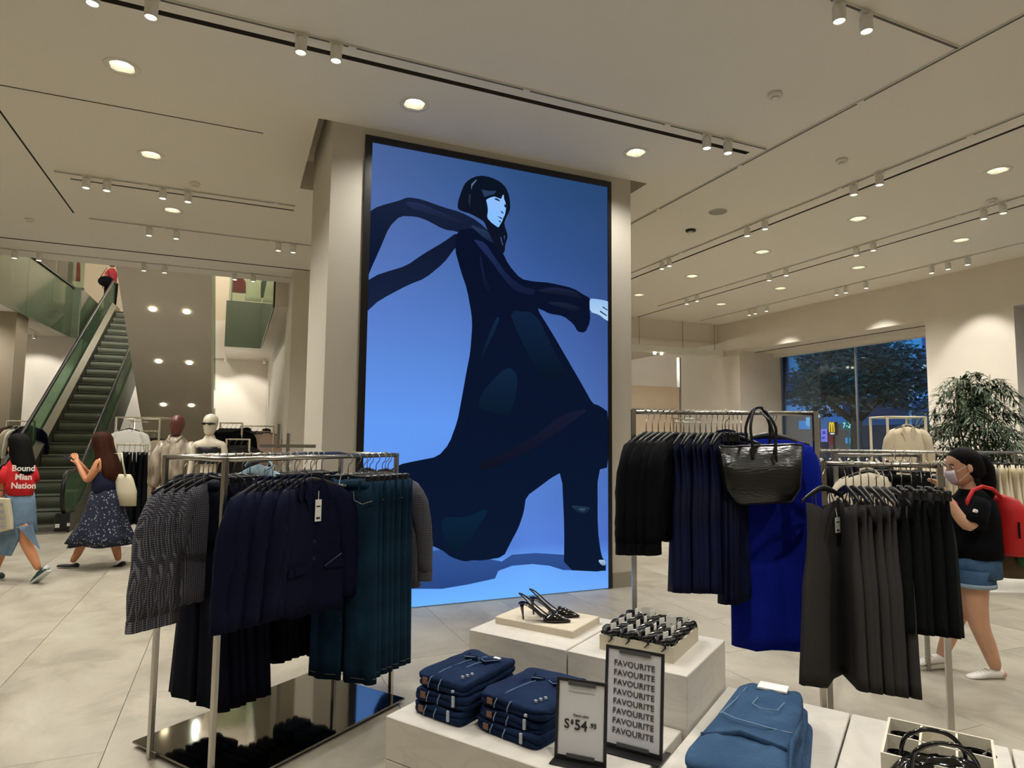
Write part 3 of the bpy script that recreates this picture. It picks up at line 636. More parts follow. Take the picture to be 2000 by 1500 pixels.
# ---------------- bits of the upper floor seen through the openings
def cloth_block(name, px, py0, py1, y, w, col, label, cat='garment'):
    """a hanging garment seen on the upper floor: a folded cloth body"""
    p = at_Y(px, py0, y); p1 = at_Y(px, py1, y); t = MB(); h = p.z-p1.z; R = []
    for i in range(7):
        v = i/6; hw = w*(.35+.65*min(1, v*3)) if v < .34 else w*(1+.15*v)
        R.append([(hw*math.cos(2*PI*k/16), .035*math.sin(2*PI*k/16)*(1+.4*math.sin(k*2.3)), -h*v) for k in range(16)])
    t.rings(R); o = t.build(name, mat(name+'_'+'%d_%d_%d' % col, col, .9, bump=.3, bscale=30), None, True, (p.x, y, p.z)); tag(o, label, cat); return o
def up_rack(x0, x1, y, label, z=1.7):
    t = thing('upper_clothes_rack', label, 'rack', (x0, y, UF)); w = x1-x0
    for x in (0, w): q = MB(); q.cyl((x, 0, 0), (x, 0, z), .02, n=6); q.build('pole', M_STEEL, t)
    q = MB(); q.cyl((0, 0, z), (w, 0, z), .02, n=6); q.build('rail', M_STEEL, t); q = MB(); q.box(-.05, -.25, 0, w+.05, .25, .03); q.build('base', M_STEEL, t)
p0 = at_Y(452, 590, 20.4).x; p1 = at_Y(558, 590, 20.4).x
up_rack(p0, p1, 20.4, 'steel rack at the upper floor edge above the mannequins')
cloth_block('garment', 468, 538, 572, 20.4, .17, (120, 24, 34), 'dark red garment on the upper floor rack')
cloth_block('garment', 497, 540, 588, 20.4, .20, (214, 206, 184), 'cream trousers on the upper floor rack')
cloth_block('garment', 520, 540, 582, 20.4, .14, (70, 74, 76), 'grey garment on the upper floor rack')
cloth_block('garment', 541, 542, 586, 20.4, .22, (26, 26, 32), 'black garment on the upper floor rack')
cloth_block('garment', 556, 540, 588, 20.4, .05, (190, 180, 170), 'pale garment at the right end of the upper floor rack')
up_rack(-9.0, -5.4, 20.2, 'steel rack behind the glass at the upper left')
for i, (px, c, lb) in enumerate([(12, (70, 84, 70), 'green grey garment'), (30, (96, 100, 84), 'sage garment'), (52, (40, 52, 40), 'dark green garment'), (70, (160, 146, 124), 'beige garment'), (84, (74, 66, 52), 'brown garment'), (104, (60, 60, 46), 'olive garment'), (136, (120, 34, 36), 'brick red garment')]):
    cloth_block('garment', px, 490, 548, 20.2, .25, c, lb+' hanging behind the upper left glass')
t = thing('display_board', 'pale board standing on the upper floor behind the left glass', 'board', (0, 0, 0)); a_ = at_Y(125, 560, 20.0); q = MB(); q.box(a_.x-.08, 20.0, UF, a_.x+.08, 20.06, UF+1.6); q.build('board', mat('pale_green_board', (170, 176, 140), .7), t); q = MB(); q.box(a_.x-.12, 19.95, UF, a_.x+.12, 20.1, UF+.03); q.build('foot', M_STEEL, t)

# ================================================================ outside the window
M_ASPH = mat('asphalt_dusk', (60, 66, 74), .8, var=.1, vscale=1)
q = MB(); q.box(GX+.15, -20, -.2, 60, 60, -.05); struct(q.build('ground_street', M_ASPH))
M_BLUEGREY = mat('facade_dusk', (46, 66, 92), .8, var=.1, vscale=.8)
FXX = 32
bld = thing('building', 'building across the street with blue canopies and lit shops behind the tree', 'building', (0, 0, 0))
q = MB(); q.box(FXX+2.5, 5, 0, FXX+8, 50, 4.2); q.build('back_wall', M_BLUEGREY, bld)
q = MB(); q.box(FXX+1.2, 5, 4.8, FXX+8, 50, 14); q.build('upper_wall', mat('facade_upper', (60, 100, 150), .7), bld)
def em(name, c, s=1.0): return mat(name, (10, 10, 12), .6, emit=c, estr=s)
def front(name, px0, px1, py0, py1, x, m, th=.1, par=bld):
    a = at_X(px0, py0, x); b = at_X(px1, py1, x); q = MB(); q.box(x, min(a.y, b.y), min(a.z, b.z), x+th, max(a.y, b.y), max(a.z, b.z)); return q.build(name, m, par)
front('canopy', 1500, 1590, 794, 801, FXX, mat('canopy_blue', (110, 160, 205), .6, emit=(90, 150, 215), estr=.7), 2.4)  # blue light on canopies, awning and pillar baked in as emission
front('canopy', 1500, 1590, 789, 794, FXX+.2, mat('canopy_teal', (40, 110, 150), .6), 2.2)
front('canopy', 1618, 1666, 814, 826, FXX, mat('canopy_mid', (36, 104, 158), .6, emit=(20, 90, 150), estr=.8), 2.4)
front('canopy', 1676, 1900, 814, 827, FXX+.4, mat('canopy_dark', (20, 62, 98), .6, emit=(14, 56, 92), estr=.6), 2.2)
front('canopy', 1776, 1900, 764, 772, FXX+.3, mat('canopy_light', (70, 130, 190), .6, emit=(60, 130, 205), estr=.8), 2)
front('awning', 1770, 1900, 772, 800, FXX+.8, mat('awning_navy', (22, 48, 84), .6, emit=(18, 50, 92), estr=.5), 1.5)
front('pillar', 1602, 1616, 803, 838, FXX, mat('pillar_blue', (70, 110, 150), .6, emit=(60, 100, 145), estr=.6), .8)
front('shop_interior', 1500, 1600, 802, 880, FXX+2.3, em('lit_brown', (100, 92, 90), .9))
front('shop_interior', 1618, 1668, 827, 880, FXX+2.3, em('lit_brown_b', (84, 78, 76), .8))
front('shop_interior', 1676, 1900, 828, 900, FXX+2.3, em('dim_blue', (16, 36, 56), .9))
front('lit_poster', 1603, 1614, 838, 863, FXX-.05, em('poster_violet', (140, 130, 235), 1)); front('poster_mark', 1606, 1612, 842, 848, FXX-.08, em('poster_blue', (60, 70, 200), 1), .02); front('poster_mark', 1605, 1611, 853, 857, FXX-.08, em('poster_blue', (60, 70, 200), 1), .02)
front('lit_panel', 1560, 1580, 822, 838, FXX+1.5, em('panel_blue', (60, 140, 220), 1)); front('lit_panel', 1574, 1580, 815, 832, FXX+1.2, em('panel_pale', (120, 190, 245), 1))
front('lit_sign', 1591, 1599, 806, 816, FXX, em('sign_white', (200, 240, 255), 1.2)); front('red_panel', 1619, 1630, 848, 870, FXX, em('panel_red', (110, 16, 34), .9))
front('lit_box', 1651, 1662, 855, 866, FXX+.6, em('box_blue', (80, 150, 220), 1))
for i in range(9):
    for j in range(2):
        q = MB(); q.box(FXX+1.12, 12+i*3.4, 5.6+j*3, FXX+1.2, 14+i*3.4, 7.2+j*3); q.build('window', em('window_blue', (60, 140, 215), .9) if (i+j) % 2 else mat('window_dark', (20, 40, 66), .3), bld)
spow_ = lambda v: math.copysign(abs(v)**.7, v)
sg = thing('fast_food_sign', 'black sign with a yellow arched letter M across the street', 'sign', (0, 0, 0))
a_ = at_X(1619, 824, FXX-.3); b_ = at_X(1632, 850, FXX-.3)
q = MB(); q.box(FXX-.3, b_.y, b_.z, FXX-.1, a_.y, a_.z); q.box(FXX-.22, (a_.y+b_.y)/2-.04, -.05, FXX-.14, (a_.y+b_.y)/2+.04, b_.z); q.build('sign_box', M_BLACK, sg)
cy_, cz_ = (a_.y+b_.y)/2, b_.z+(a_.z-b_.z)*.27; hw_ = abs(a_.y-b_.y)*.42; hh_ = (a_.z-b_.z)*.68; M_ARCH = em('arch_yellow', (255, 205, 20), 1.3)
q = MB()
for s_ in (-1, 1):
    c0 = cy_+s_*hw_*.46; q.tube([(FXX-.34, c0+hw_*.40*spow_(math.cos(a)), cz_-.04+(hh_+.04)*math.sin(a)**.8) for a in [PI*max(.0001, min(.9999, i/14)) for i in range(15)]], hw_*.15, 6)
q.build('arch_letter', M_ARCH, sg)
q = MB(); q.box(FXX-.33, cy_-hw_*.7, b_.z+.05, FXX-.3, cy_+hw_*.7, b_.z+(a_.z-b_.z)*.16); q.build('caption_bar', em('caption_white', (245, 245, 255), 1.2), sg)
a_ = at_X(1655, 831, FXX-.2); t = thing('shop_sign', 'small cyan lit sign with letters beside the tree trunk', 'sign', (FXX-.2, a_.y, a_.z))
q = MB(); q.box(0, -.42, -.22, .1, .42, .22); q.box(.03, -.04, -a_.z-.05, .07, .04, -.22); q.build('sign_box', mat('sign_teal', (10, 60, 66), .5, emit=(20, 110, 120), estr=.6), t); text_obj('7-Z', .42, em('sign_cyan', (170, 255, 245), 1.4), t, (-.01, 0, 0), (PI/2, 0, -PI/2))

# street tree
def leafy(name, centre, radii, n, size, m, parent, droop=0, seed=1, inner=.35):
    rnd = random.Random(seed); q = MB(); c = Vector(centre)
    for i in range(n):
        while True:
            p = Vector((rnd.uniform(-1, 1), rnd.uniform(-1, 1), rnd.uniform(-1, 1)))
            if inner < p.length < 1: break
        nz = noise.noise(p*2.2)*.35+.9; p = Vector((p.x*radii[0], p.y*radii[1], p.z*radii[2]))*nz+c
        a = Vector((rnd.uniform(-1, 1), rnd.uniform(-1, 1), rnd.uniform(-1, .6))).normalized(); b = a.orthogonal().normalized()*size*.4
        q.add([p-a*size, p+b, p+a*size, p-b], [(0, 1, 2, 3)])
    o = q.build(name, m, parent, fix=False); o['kind'] = 'stuff'; return o
M_LEAFO = mat('street_leaf', (24, 62, 58), .6, var=.5, vscale=.8); M_BARK = mat('bark', (52, 46, 40), .9, bump=.5, bscale=12)
tr = thing('street_tree', 'dark leafy street tree standing outside the shop window', 'tree', (22, 17.45, -.05))
q = MB(); q.tube([(0, 0, 0), (.05, .02, 1.2), (0, -.05, 2.4), (.1, .1, 3.6)], [.26, .22, .2, .15], 10)
for a, l in ((.6, 1.8), (2.4, 1.9), (4.0, 1.8), (5.2, 1.6)): q.tube([(0, 0, 2.3), (math.cos(a)*l*.4, math.sin(a)*l*.5, 3.1), (math.cos(a)*l*.8, math.sin(a)*l, 4.2)], [.14, .1, .05], 7)
q.build('trunk', M_BARK, tr, True)
leafy('foliage', (0, .2, 4.6), (1.9, 2.7, 1.9), 6500, .13, M_LEAFO, tr, seed=3, inner=.2); leafy('foliage', (.8, -1.4, 4.0), (1.2, 1.5, 1.4), 2200, .12, M_LEAFO, tr, seed=5, inner=.2); leafy('foliage', (.4, 2.0, 3.7), (1.2, 1.3, 1.2), 1800, .12, M_LEAFO, tr, seed=6, inner=.2)
t = thing('string_lights', 'slanting rope of white fairy lights outside at the right edge of the window', 'fairy lights', (0, 0, 0))
a_ = at_X(1776, 764, 28); b_ = at_X(1812, 705, 28)
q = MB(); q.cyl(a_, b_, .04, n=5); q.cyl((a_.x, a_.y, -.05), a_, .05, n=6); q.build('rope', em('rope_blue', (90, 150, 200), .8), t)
for i in range(10): q = MB(); q.ell(a_.lerp(b_, (i+.5)/10), .07, .07, .07, 6, 4); q.build('bulb', em('bulb_white', (220, 240, 255), 1.5), t)
lp = bpy.data.lights.new('dusk', 'POINT')
point_lamp((27, 21, 5), 900, .5, (.5, .75, 1)); point_lamp((17.5, 13.5, 5.5), 900, .5, (.45, .8, 1)); point_lamp((18, 22, 5), 700, .5, (.45, .8, 1))  # bluish lamps without fittings, added to brighten the dark tree and building
# ================================================================ garments
def spow(v, e): return math.copysign(abs(v)**e, v)
def cloth_rings(hw, th, top, bot, rows=10, n=28, rip=0., k=9, ph=0., neck=0., neckdip=0., sq=.55):
    """closed cloth body. hw(v), th(v): half width, half thickness; top(x), bot(x): heights of the upper and lower edge"""
    R = []
    for i in range(rows+1):
        v = i/rows; w = hw(v); t = th(v); ring = []
        for j in range(n):
            a = 2*PI*j/n; x = w*spow(math.cos(a), sq); y = t*spow(math.sin(a), .8)
            xx = x/max(w, 1e-4)
            y += rip*v*math.sin(k*xx+ph)*(1 if abs(xx) < .98 else .4)
            zt = top(x)
            if neck and abs(x) < neck: zt -= (neckdip if math.sin(a) < 0 else neckdip*.3)*(math.cos(x/neck*PI/2))
            zb = bot(x)+.012*v*math.sin(5*xx+ph)
            ring.append(Vector((x, y, zt*(1-v)+zb*v)))
        R.append(ring)
    return R
def top_profile(hw, slope, z0): return lambda x: z0 - slope*(abs(x)/hw)**1.4
def sleeve_mb(side, sh, z0, L, r0=.065, r1=.045, out=.05, flat=.45, rip=.006, ph=0., back=0.):
    q = MB(); n = 12; R = []; rows = 10
    for i in range(rows+1):
        v = i/rows; cx = side*(sh-.03+out*math.sin(v*PI*.55)); cz = z0-L*v; cy = back*v
        r = r0*(1-v)+r1*v; r *= (.55+.45*min(1, v*5))
        R.append([Vector((cx+r*math.cos(2*PI*j/n)*(1+.08*math.sin(9*v+j+ph)), cy+r*flat*math.sin(2*PI*j/n)+rip*math.sin(7*v*2+j*2+ph), cz+(.02*math.cos(2*PI*j/n)*side*-1 if i == 0 else 0))) for j in range(n)])
    q.rings(R); return q
def hanger_clothes(wd=.20, col=None, z=-.115, gold=False):
    """shop hanger: steel hook and black sloping shoulders; the hook hangs at z=0"""
    t = thing('clothes_hanger', 'black hanger with a steel hook holding a garment on a clothes rail', 'hanger')
    q = MB(); q.tube([(.0, .0, z+.01), (0, 0, -.055), (.006, 0, -.04), (.022, 0, -.028), (.027, 0, -.006), (.018, 0, .014), (0, 0, .022), (-.018, 0, .015), (-.025, 0, .0)], .0026, 5)
    q.build('hook', M_WIRE, t, True)
    q = MB(); xs = [-1+.2*i for i in range(11)]
    q.tube([(x*wd, 0, z-.055*abs(x)**1.5+.0) for x in xs], [.009+.008*(1-abs(x)) for x in xs], 8, flat=.5, up=(0, 0, 1)); q.build('shoulder_bar', col or M_HANG, t, True); return t
def hanger_clip(wd=.16, z=-.115):
    t = thing('clip_hanger', 'black clip hanger with a steel hook holding a garment on a clothes rail', 'hanger')
    q = MB(); q.tube([(.0, .0, z+.01), (0, 0, -.055), (.006, 0, -.04), (.022, 0, -.028), (.027, 0, -.006), (.018, 0, .014), (0, 0, .022), (-.018, 0, .015), (-.025, 0, .0)], .0026, 5); q.build('hook', M_WIRE, t, True)
    q = MB(); q.tube([(-wd, 0, z), (-wd*.3, 0, z+.006), (0, 0, z+.012), (wd*.3, 0, z+.006), (wd, 0, z)], .008, 7, flat=.6); q.build('bar', M_HANG, t, True)
    for s in (-1, 1): q = MB(); q.bbox(s*wd*.85-.016, -.014, z-.035, s*wd*.85+.016, .014, z+.014); q.build('clip', M_HANG, t)
    return t
def uv_plan(o, sc=1.0): setuv(o, lambda c: (c.x*sc+c.y*sc*.6, c.z*sc))
M_NAVY = mat('navy_wool', (13, 16, 40), .9, spec=.12, var=.15, vscale=4, bump=.2, bscale=120, )
M_NAVYD = mat('navy_deep', (7, 9, 24), .85, spec=.12, var=.2, vscale=4, bump=.2, bscale=90)
M_BLK = mat('black_cloth', (6, 6, 9), .85, spec=.12, var=.2, vscale=4, bump=.2, bscale=90)
M_GREY = mat('charcoal_grey_cloth', (56, 54, 54), .9, spec=.12, var=.08, vscale=4, bump=.2, bscale=90)
M_GREENBLK = mat('bottle_black_cloth', (10, 13, 14), .8, spec=.12, var=.2, vscale=4, bump=.2, bscale=90)
M_DENIM = mat('dark_teal_denim', (22, 50, 70), .9, spec=.12, var=.35, vscale=5, bump=.35, bscale=220, col2=(8, 26, 42))
M_DENIMB = mat('blue_denim', (60, 88, 118), .9, spec=.12, bump=.6, bscale=40, vscale=6, col2=(38, 60, 88))
M_DENIMN = mat('indigo_denim', (25, 43, 72), .9, spec=.12, bump=.7, bscale=45, vscale=7, col2=(12, 26, 56))
M_STITCH = mat('stitch_tan', (120, 118, 104), .8); M_STITCHB = mat('stitch_pale', (110, 136, 160), .8)
M_ROYAL = mat('royal_blue_knit', (16, 34, 150), .85, spec=.12, var=.12, vscale=4, bump=.2, bscale=150)
M_VELVET = mat('navy_velvet', (13, 20, 56), .6, spec=.15, vscale=14, bump=.35, bscale=30, col2=(5, 7, 24), stretch=(1, 1, .3))
M_CREAM = mat('cream_cloth', (214, 204, 180), .9, var=.06, vscale=4, bump=.2, bscale=60)
M_BEIGE = mat('beige_cloth', (196, 182, 156), .9, var=.06, vscale=4, bump=.2, bscale=60)
M_GING = gingham('gingham_navy', (20, 19, 30), (122, 120, 130), 95, 95, .34, .34)
M_LTBLUE = mat('pale_blue_cloth', (150, 176, 190), .9, var=.2, vscale=8)
M_ZEBRA = mat('patterned_satin', (196, 184, 164), .35, vscale=14, col2=(92, 80, 66), stretch=(1, 1, .35), bump=.1)

def tagcard(par, x, z, y=-.03, w=.035, h=.075):
    q = MB(); q.box(x-w/2, y-.002, z-h, x+w/2, y, z); o = q.build('price_tag', M_TAG, par)
    q = MB(); q.cyl((x, y, z), (x+.006, y+.01, z+.045), .0015, n=4); q.build('string', M_TAG, o)
    q = MB(); q.box(x-w*.3, y-.0028, z-h*.9, x+w*.3, y-.002, z-h*.8); q.box(x-w*.32, y-.0028, z-h*.35, x+w*.32, y-.002, z-h*.28); q.build('print', M_INK, o); return o
def shirt(name, label, m, L=.62, hw=.215, slL=.58, cat='shirt', group=None, cuff=True, z0=-.118, rip=.012, flare=1.12, ph=0., collar=True, th=.018, slw=.07, tagx=None, neck=.0):
    t = thing(name, label, cat, group=group)
    R = cloth_rings(lambda v: hw*(1-.10*math.sin(PI*min(1, v*1.6)))*(1+(flare-1)*v), lambda v: th*(.35+1.1*min(1, v*4)), top_profile(hw, .065, z0), lambda x: z0-L, rip=rip, k=8, ph=ph, neck=.07, neckdip=neck)
    o = MB().rings(R).build('body', m, t, True)
    if m is M_GING: uv_plan(o)
    for s in (-1, 1):
        o = sleeve_mb(s, hw, z0-.045, slL, slw, slw*.72, .085, .6, ph=ph+s).build('sleeve', m, t, True)
        if m is M_GING: uv_plan(o)
        if cuff:
            q = MB(); cx = s*(hw-.03+.085*math.sin(PI*.55)); R = [[(cx+r*math.cos(2*PI*j/12), r*.6*math.sin(2*PI*j/12), z0-.045-slL-d) for j in range(12)] for r, d in ((slw*.6, -.01), (slw*.74, .0), (slw*.76, .055), (slw*.66, .055))]
            q.rings(R); c = q.build('cuff', m, t)
            if m is M_GING: uv_plan(c)
    if collar:
        q = MB(); q.tube([(-.075, -.012, z0-.012), (-.05, .012, z0+.016), (0, .018, z0+.024), (.05, .012, z0+.016), (.075, -.012, z0-.012), (.03, -.026, z0-.045)], [.008, .012, .013, .012, .010, .004], 8, flat=.6); c = q.build('collar', m, t, True)
        if m is M_GING: uv_plan(c)
    if tagx is not None: tagcard(t, tagx, z0-.06, y=-th-.012)
    return t
def blazer(label, m, L=.66, hw=.215, group=None, z0=-.118, front=False, ph=0.):
    t = shirt('blazer', label, m, L, hw, .60, 'jacket', group, cuff=False, z0=z0, rip=.008, flare=1.08, ph=ph, collar=True, th=.024, slw=.078)
    for s in (-1, 1):
        q = MB(); y = -.034
        q.poly([(s*.012, y+.004, z0-.30), (s*.085, y, z0-.10), (s*.105, y-.004, z0-.085), (s*.075, y, z0-.02), (s*.055, y+.012, z0+.01), (s*.03, y+.006, z0-.09)], .006, (0, 1, 0)); q.build('lapel', m, t)
        q = MB(); q.bbox(s*.13-.055, -.046, z0-.47, s*.13+.055, -.034, z0-.43, .003, M=Matrix.Translation((0, 0, 0))); q.build('pocket_flap', m, t)
    if front:
        for z in (.32, .41): q = MB(); q.lathe([(.001, 0), (.011, 0), (.011, .004), (.001, .005)], 10, M=Matrix.Translation((.012, -.032, z0-z)) @ Matrix.Rotation(PI/2, 4, 'X')); q.build('button', M_BLACK, t)
        q = MB(); q.box(-.02, .0, z0-.05, .02, .006, z0-.012); q.build('size_label', M_TAG, t)
        tagcard(t, .02, z0-.10, -.05, .036, .115)
        q = MB(); q.tube([(.07, -.048, z0-.455), (.17, -.048, z0-.40)], .003, 5); q.build('piping', mat('piping_blue', (52, 56, 110), .6), t)
    else: pass
    return t
def trousers(name, label, m, L=1.02, hw=.17, flare=1.25, group=None, z0=-.14, rip=.012, ph=0., cat='trousers', jeans=False, front=False, stitch=None):
    t = thing(name, label, cat, group=group)
    for s in (-1, 1):
        R = []; rows = 12; n = 18
        for i in range(rows+1):
            v = i/rows; w = hw/2*(1.02 if v < .25 else 1)*(1+(flare-1)*max(0, v-.3)/.7); cx = s*(hw/2+ (flare-1)*hw/2*max(0, v-.3)/.7)
            tt = .016+.014*min(1, v*3)
            R.append([Vector((cx+w*spow(math.cos(2*PI*j/n), .7), tt*math.sin(2*PI*j/n)+rip*v*math.sin(6*math.cos(2*PI*j/n)+ph+s), z0-L*v)) for j in range(n)])
        o = MB().rings(R).build('trouser_leg', m, t, True)
        if jeans:
            q = MB(); q.tube([(s*hw*.30, -.036, z0-.05), (s*hw*.34, -.037, z0-.10), (s*hw*.6, -.037, z0-.12), (s*hw*.9, -.03, z0-.10)], .0022, 4); q.build('pocket_seam', stitch or M_STITCH, o)
            q = MB(); xh = s*(hw/2+(flare-1)*hw/2); wh = hw/2*flare; q.tube([(xh+wh*math.cos(2*PI*j/14), .032*math.sin(2*PI*j/14), z0-L+.03) for j in range(15)], .0012, 4); q.build('hem_seam', stitch or M_STITCH, o)
    q = MB(); R = [[(hw*1.0*spow(math.cos(2*PI*j/20), .6), .020*math.sin(2*PI*j/20), z) for j in range(20)] for z in (z0+.005, z0-.04)]; q.rings(R); q.build('waistband', m, t, True)
    if jeans:
        for x in (-.9, -.45, .45, .9): q = MB(); q.box(x*hw-.006, -.026, z0-.045, x*hw+.006, -.02, z0+.008); q.build('belt_loop', m, t)
        q = MB(); q.lathe([(.001, 0), (.009, 0), (.008, .004), (.001, .005)], 10, M=Matrix.Translation((0, -.022, z0-.018)) @ Matrix.Rotation(PI/2, 4, 'X')); q.build('button', M_WIRE, t)
    if front: tagcard(t, -.03, z0-.01, -.045, .06, .10)
    return t
def dress(name, label, m, L, hw=.2, flare=1.2, group=None, z0=-.118, strap=False, sl=.0, rip=.02, ph=0., cat='dress', waist=.85, slope=.06, k=9, th=.02):
    t = thing(name, label, cat, group=group); zt = z0-(.08 if strap else 0)
    R = cloth_rings(lambda v: hw*(1-(1-waist)*math.sin(PI*min(1, v*2.2)))*(1+(flare-1)*v**1.3), lambda v: th*(.3+1.4*min(1, v*3)), top_profile(hw, slope if not strap else -.02, zt), lambda x: z0-L, rows=14, rip=rip, k=k, ph=ph, neck=.08, neckdip=.05 if not strap else .06)
    MB().rings(R).build('body', m, t, True)
    if strap:
        for s in (-1, 1): q = MB(); q.tube([(s*hw*.55, -.012, zt+.0), (s*hw*.48, -.004, z0-.04), (s*hw*.42, 0, z0-.008), (s*hw*.5, .01, z0-.05), (s*hw*.55, .012, zt)], .003, 4); q.build('strap', m, t)
    elif sl:
        for s in (-1, 1): sleeve_mb(s, hw, z0-.045, sl, .07, .05, .055, .5, ph=ph+s).build('sleeve', m, t, True)
    return t

def nth(i, n):
    if i == 0: return 'leftmost'
    if i == n-1: return 'rightmost'
    return ['', 'second', 'third', 'fourth', 'fifth', 'sixth', 'seventh', 'eighth', 'ninth', 'tenth', 'eleventh', 'twelfth'][i]+' from left'
class Row:
    """hangs copies of a garment and its hanger along a rail"""
    def __init__(s, garment, hanger): s.g = garment; s.h = hanger; s.ug = False
    def hang(s, p, a, b, label=None, hlabel=None, hgroup=None, tilt=0):
        rz = yaw_of(a, b)+tilt
        o = place(s.g, s.ug, p, rz, label); s.ug = True
        lb_ = o['label']; hw_ = ('black clip hanger of the ' if s.h == 'k' else 'black hanger of the ')+lb_; hw_ = ' '.join(hw_.split()[:16]); h = place(HP[s.h], HU[s.h], p, rz, hlabel or hw_, hgroup); HU[s.h] = True; return o
HP = {'c': hanger_clothes(), 'k': hanger_clip()}; HU = {'c': False, 'k': False}; HL = {'c': 'black hanger', 'k': 'black clip hanger'}
HL['c'] = 'black hanger with a steel hook holding a garment on a clothes rail'; HL['k'] = 'black clip hanger with a steel hook holding a garment on a clothes rail'
def lerp(a, b, t): return a+(b-a)*t
RB = .0125+.0026   # the hook rests on the rail
def on_rail(p, z): return Vector((p.x, p.y, z-.006))

# ---------------------------------------------------------------- left rack
uu = Vector((.817, .577, 0)).normalized(); vv = Vector((uu.y, -uu.x, 0))
P1 = Vector((-.314, 3.73, 0)); P2 = P1+vv*.49; P3 = P1+uu*1.2; P4 = P2+uu*1.2; ZR = 1.48
rk = thing('clothes_rack', 'chrome double rail rack with a polished steel base plate left of the marble tables', 'rack', P1, math.atan2(uu.y, uu.x))
def square_tube(mb, a, b, r=.0125): mb.tube([a, b], [r*1.414]*2, 4)
for (x, y) in ((0, 0), (0, -.49), (1.2, 0), (1.2, -.49)):
    q = MB(); q.box(x-.0125, y-.0125, 0, x+.0125, y+.0125, ZR+.012); q.build('pole', M_CHROME, rk, bevel=.004)
for y in (0, -.49): q = MB(); q.cyl((0, y, ZR), (1.2, y, ZR), .0125, n=12); q.build('rail', M_CHROME, rk, True)
for x in (0, 1.2): q = MB(); q.cyl((x, 0, ZR), (x, -.49, ZR), .0125, n=12); q.build('end_rail', M_CHROME, rk, True)
q = MB(); q.bbox(.016, -.62, .022, 1.184, .19, .032, .002)
o = q.build('base_plate', M_POLISH, rk)
q = MB(); q.box(.05, -.59, .0, 1.15, .16, .022); q.build('base_frame', M_BLACK, rk)
for (x, y) in ((.022, 0), (.022, -.49), (1.178, 0), (1.178, -.49)): q = MB(); q.box(x-.012, y-.03, .0, x+.012, y+.03, .03); q.build('bracket', M_STEEL, rk)

S1 = .3, .954   # near shoulder to the left, width mostly in depth
g = Row(shirt('gingham_shirt', 'dark gingham shirt at the left end of the back rail, left rack', M_GING, .62, .195, .60, group='gingham shirts at the left end of the left rack', th=.03, ph=.3, rip=.005), 'c')
for i, s in enumerate((.10, .155, .21, .265)): g.hang(on_rail(P1+uu*s, ZR), .28, .96, ['gingham shirt outermost at the left end of the left rack', 'gingham shirt second from the left end of the left rack', 'gingham shirt third from the left end of the left rack', 'gingham shirt next to the navy trousers on the left rack'][i])
g = Row(trousers('trousers', 'x', M_NAVYD, 1.14, .17, 1.5, ph=.5), 'k')
for i in range(6): g.hang(on_rail(P1+uu*(.24+.052*i), ZR), .855, -.52, 'dark navy trousers on the left rack back rail, '+nth(i, 6), None, tilt=.05*math.sin(i*2.1)); g.g['group'] = 'navy trousers on the left rack'
g = Row(trousers('trousers', 'x', M_BLK, 1.02, .17, 1.15, ph=1.5), 'k')
for i in range(5): o = g.hang(on_rail(P1+uu*(.62+.05*i), ZR), .855, -.52, 'black trousers below the navy blazers, '+nth(i, 5), tilt=.06*math.sin(i*3.3)); o['group'] = 'black trousers below the blazers'
g = Row(trousers('jeans', 'x', M_DENIM, 1.06, .19, 1.05, jeans=True, ph=2, cat='jeans'), 'k')
for i in range(4): o = g.hang(on_rail(P1+uu*(.90+.045*i), ZR), .855, -.52, 'teal jeans on the left rack back rail, '+nth(i, 4), tilt=.05*math.sin(i*1.7)); o['group'] = 'jeans on the back rail of the left rack'
# front rail: blazers, then jeans
g = Row(blazer('x', M_NAVY, .66, .225, ph=.2), 'c'); BL = ['leftmost navy blazer on the front rail, left rack', 'second navy blazer from the left on the left rack', 'third navy blazer from the left on the left rack', 'fourth navy blazer from the left on the left rack', 'fifth navy blazer from the left on the left rack', 'sixth navy blazer from the left on the left rack', 'navy blazer just left of the tagged blazer on the left rack']
for i in range(7): g.hang(on_rail(P2+uu*(.22+.05*i), ZR), .24, .97, BL[i], tilt=.04*math.sin(i*2.7))
g = Row(blazer('x', M_NAVY, .70, .205, front=True), 'c'); g.hang(on_rail(P2+uu*.52, ZR), .62, .62, 'navy blazer facing forward with a white price tag at its collar')
g = Row(trousers('jeans', 'x', M_DENIM, 1.10, .20, 1.08, jeans=True, cat='jeans', front=True), 'k'); g.hang(on_rail(P2+uu*.79, ZR), .95, -.31, 'dark teal jeans facing forward with a white price tag at the waist')
g = Row(trousers('jeans', 'x', M_DENIM, 1.08, .185, 1.04, jeans=True, ph=1, cat='jeans'), 'k')
JL = ['dark teal jeans right behind the tagged jeans', 'dark teal jeans second behind the tagged jeans', 'dark teal jeans third behind the tagged jeans', 'dark teal jeans fourth behind the tagged jeans', 'dark teal jeans fifth behind the tagged jeans', 'dark teal jeans at the right end of the front rail, left rack']
for i in range(6): g.hang(on_rail(P2+uu*(.86+.053*i), ZR), .90, -.42, JL[i], tilt=.05*math.sin(i*2))
g = Row(shirt('gingham_shirt', 'x', M_GING, .70, .235, .55, th=.03, ph=2.3), 'c')
for i, (t_, a, b) in enumerate(((.18, .80, -.30), (.34, .86, -.26))): g.hang(on_rail(P3+vv*t_+uu*(.0), ZR)+GR*.045, a, b, ['gingham shirt at the right end of the left rack, farther one', 'gingham shirt at the right end of the left rack, nearer the screen edge'][i])
g = Row(shirt('pale_blouse', 'pale blue patterned blouse glimpsed between the hangers of the left rack', M_LTBLUE, .5, .12, .3, 'blouse', z0=-.045, th=.02), 'c'); g.hang(on_rail(P1+uu*.56, ZR), .9, .3)

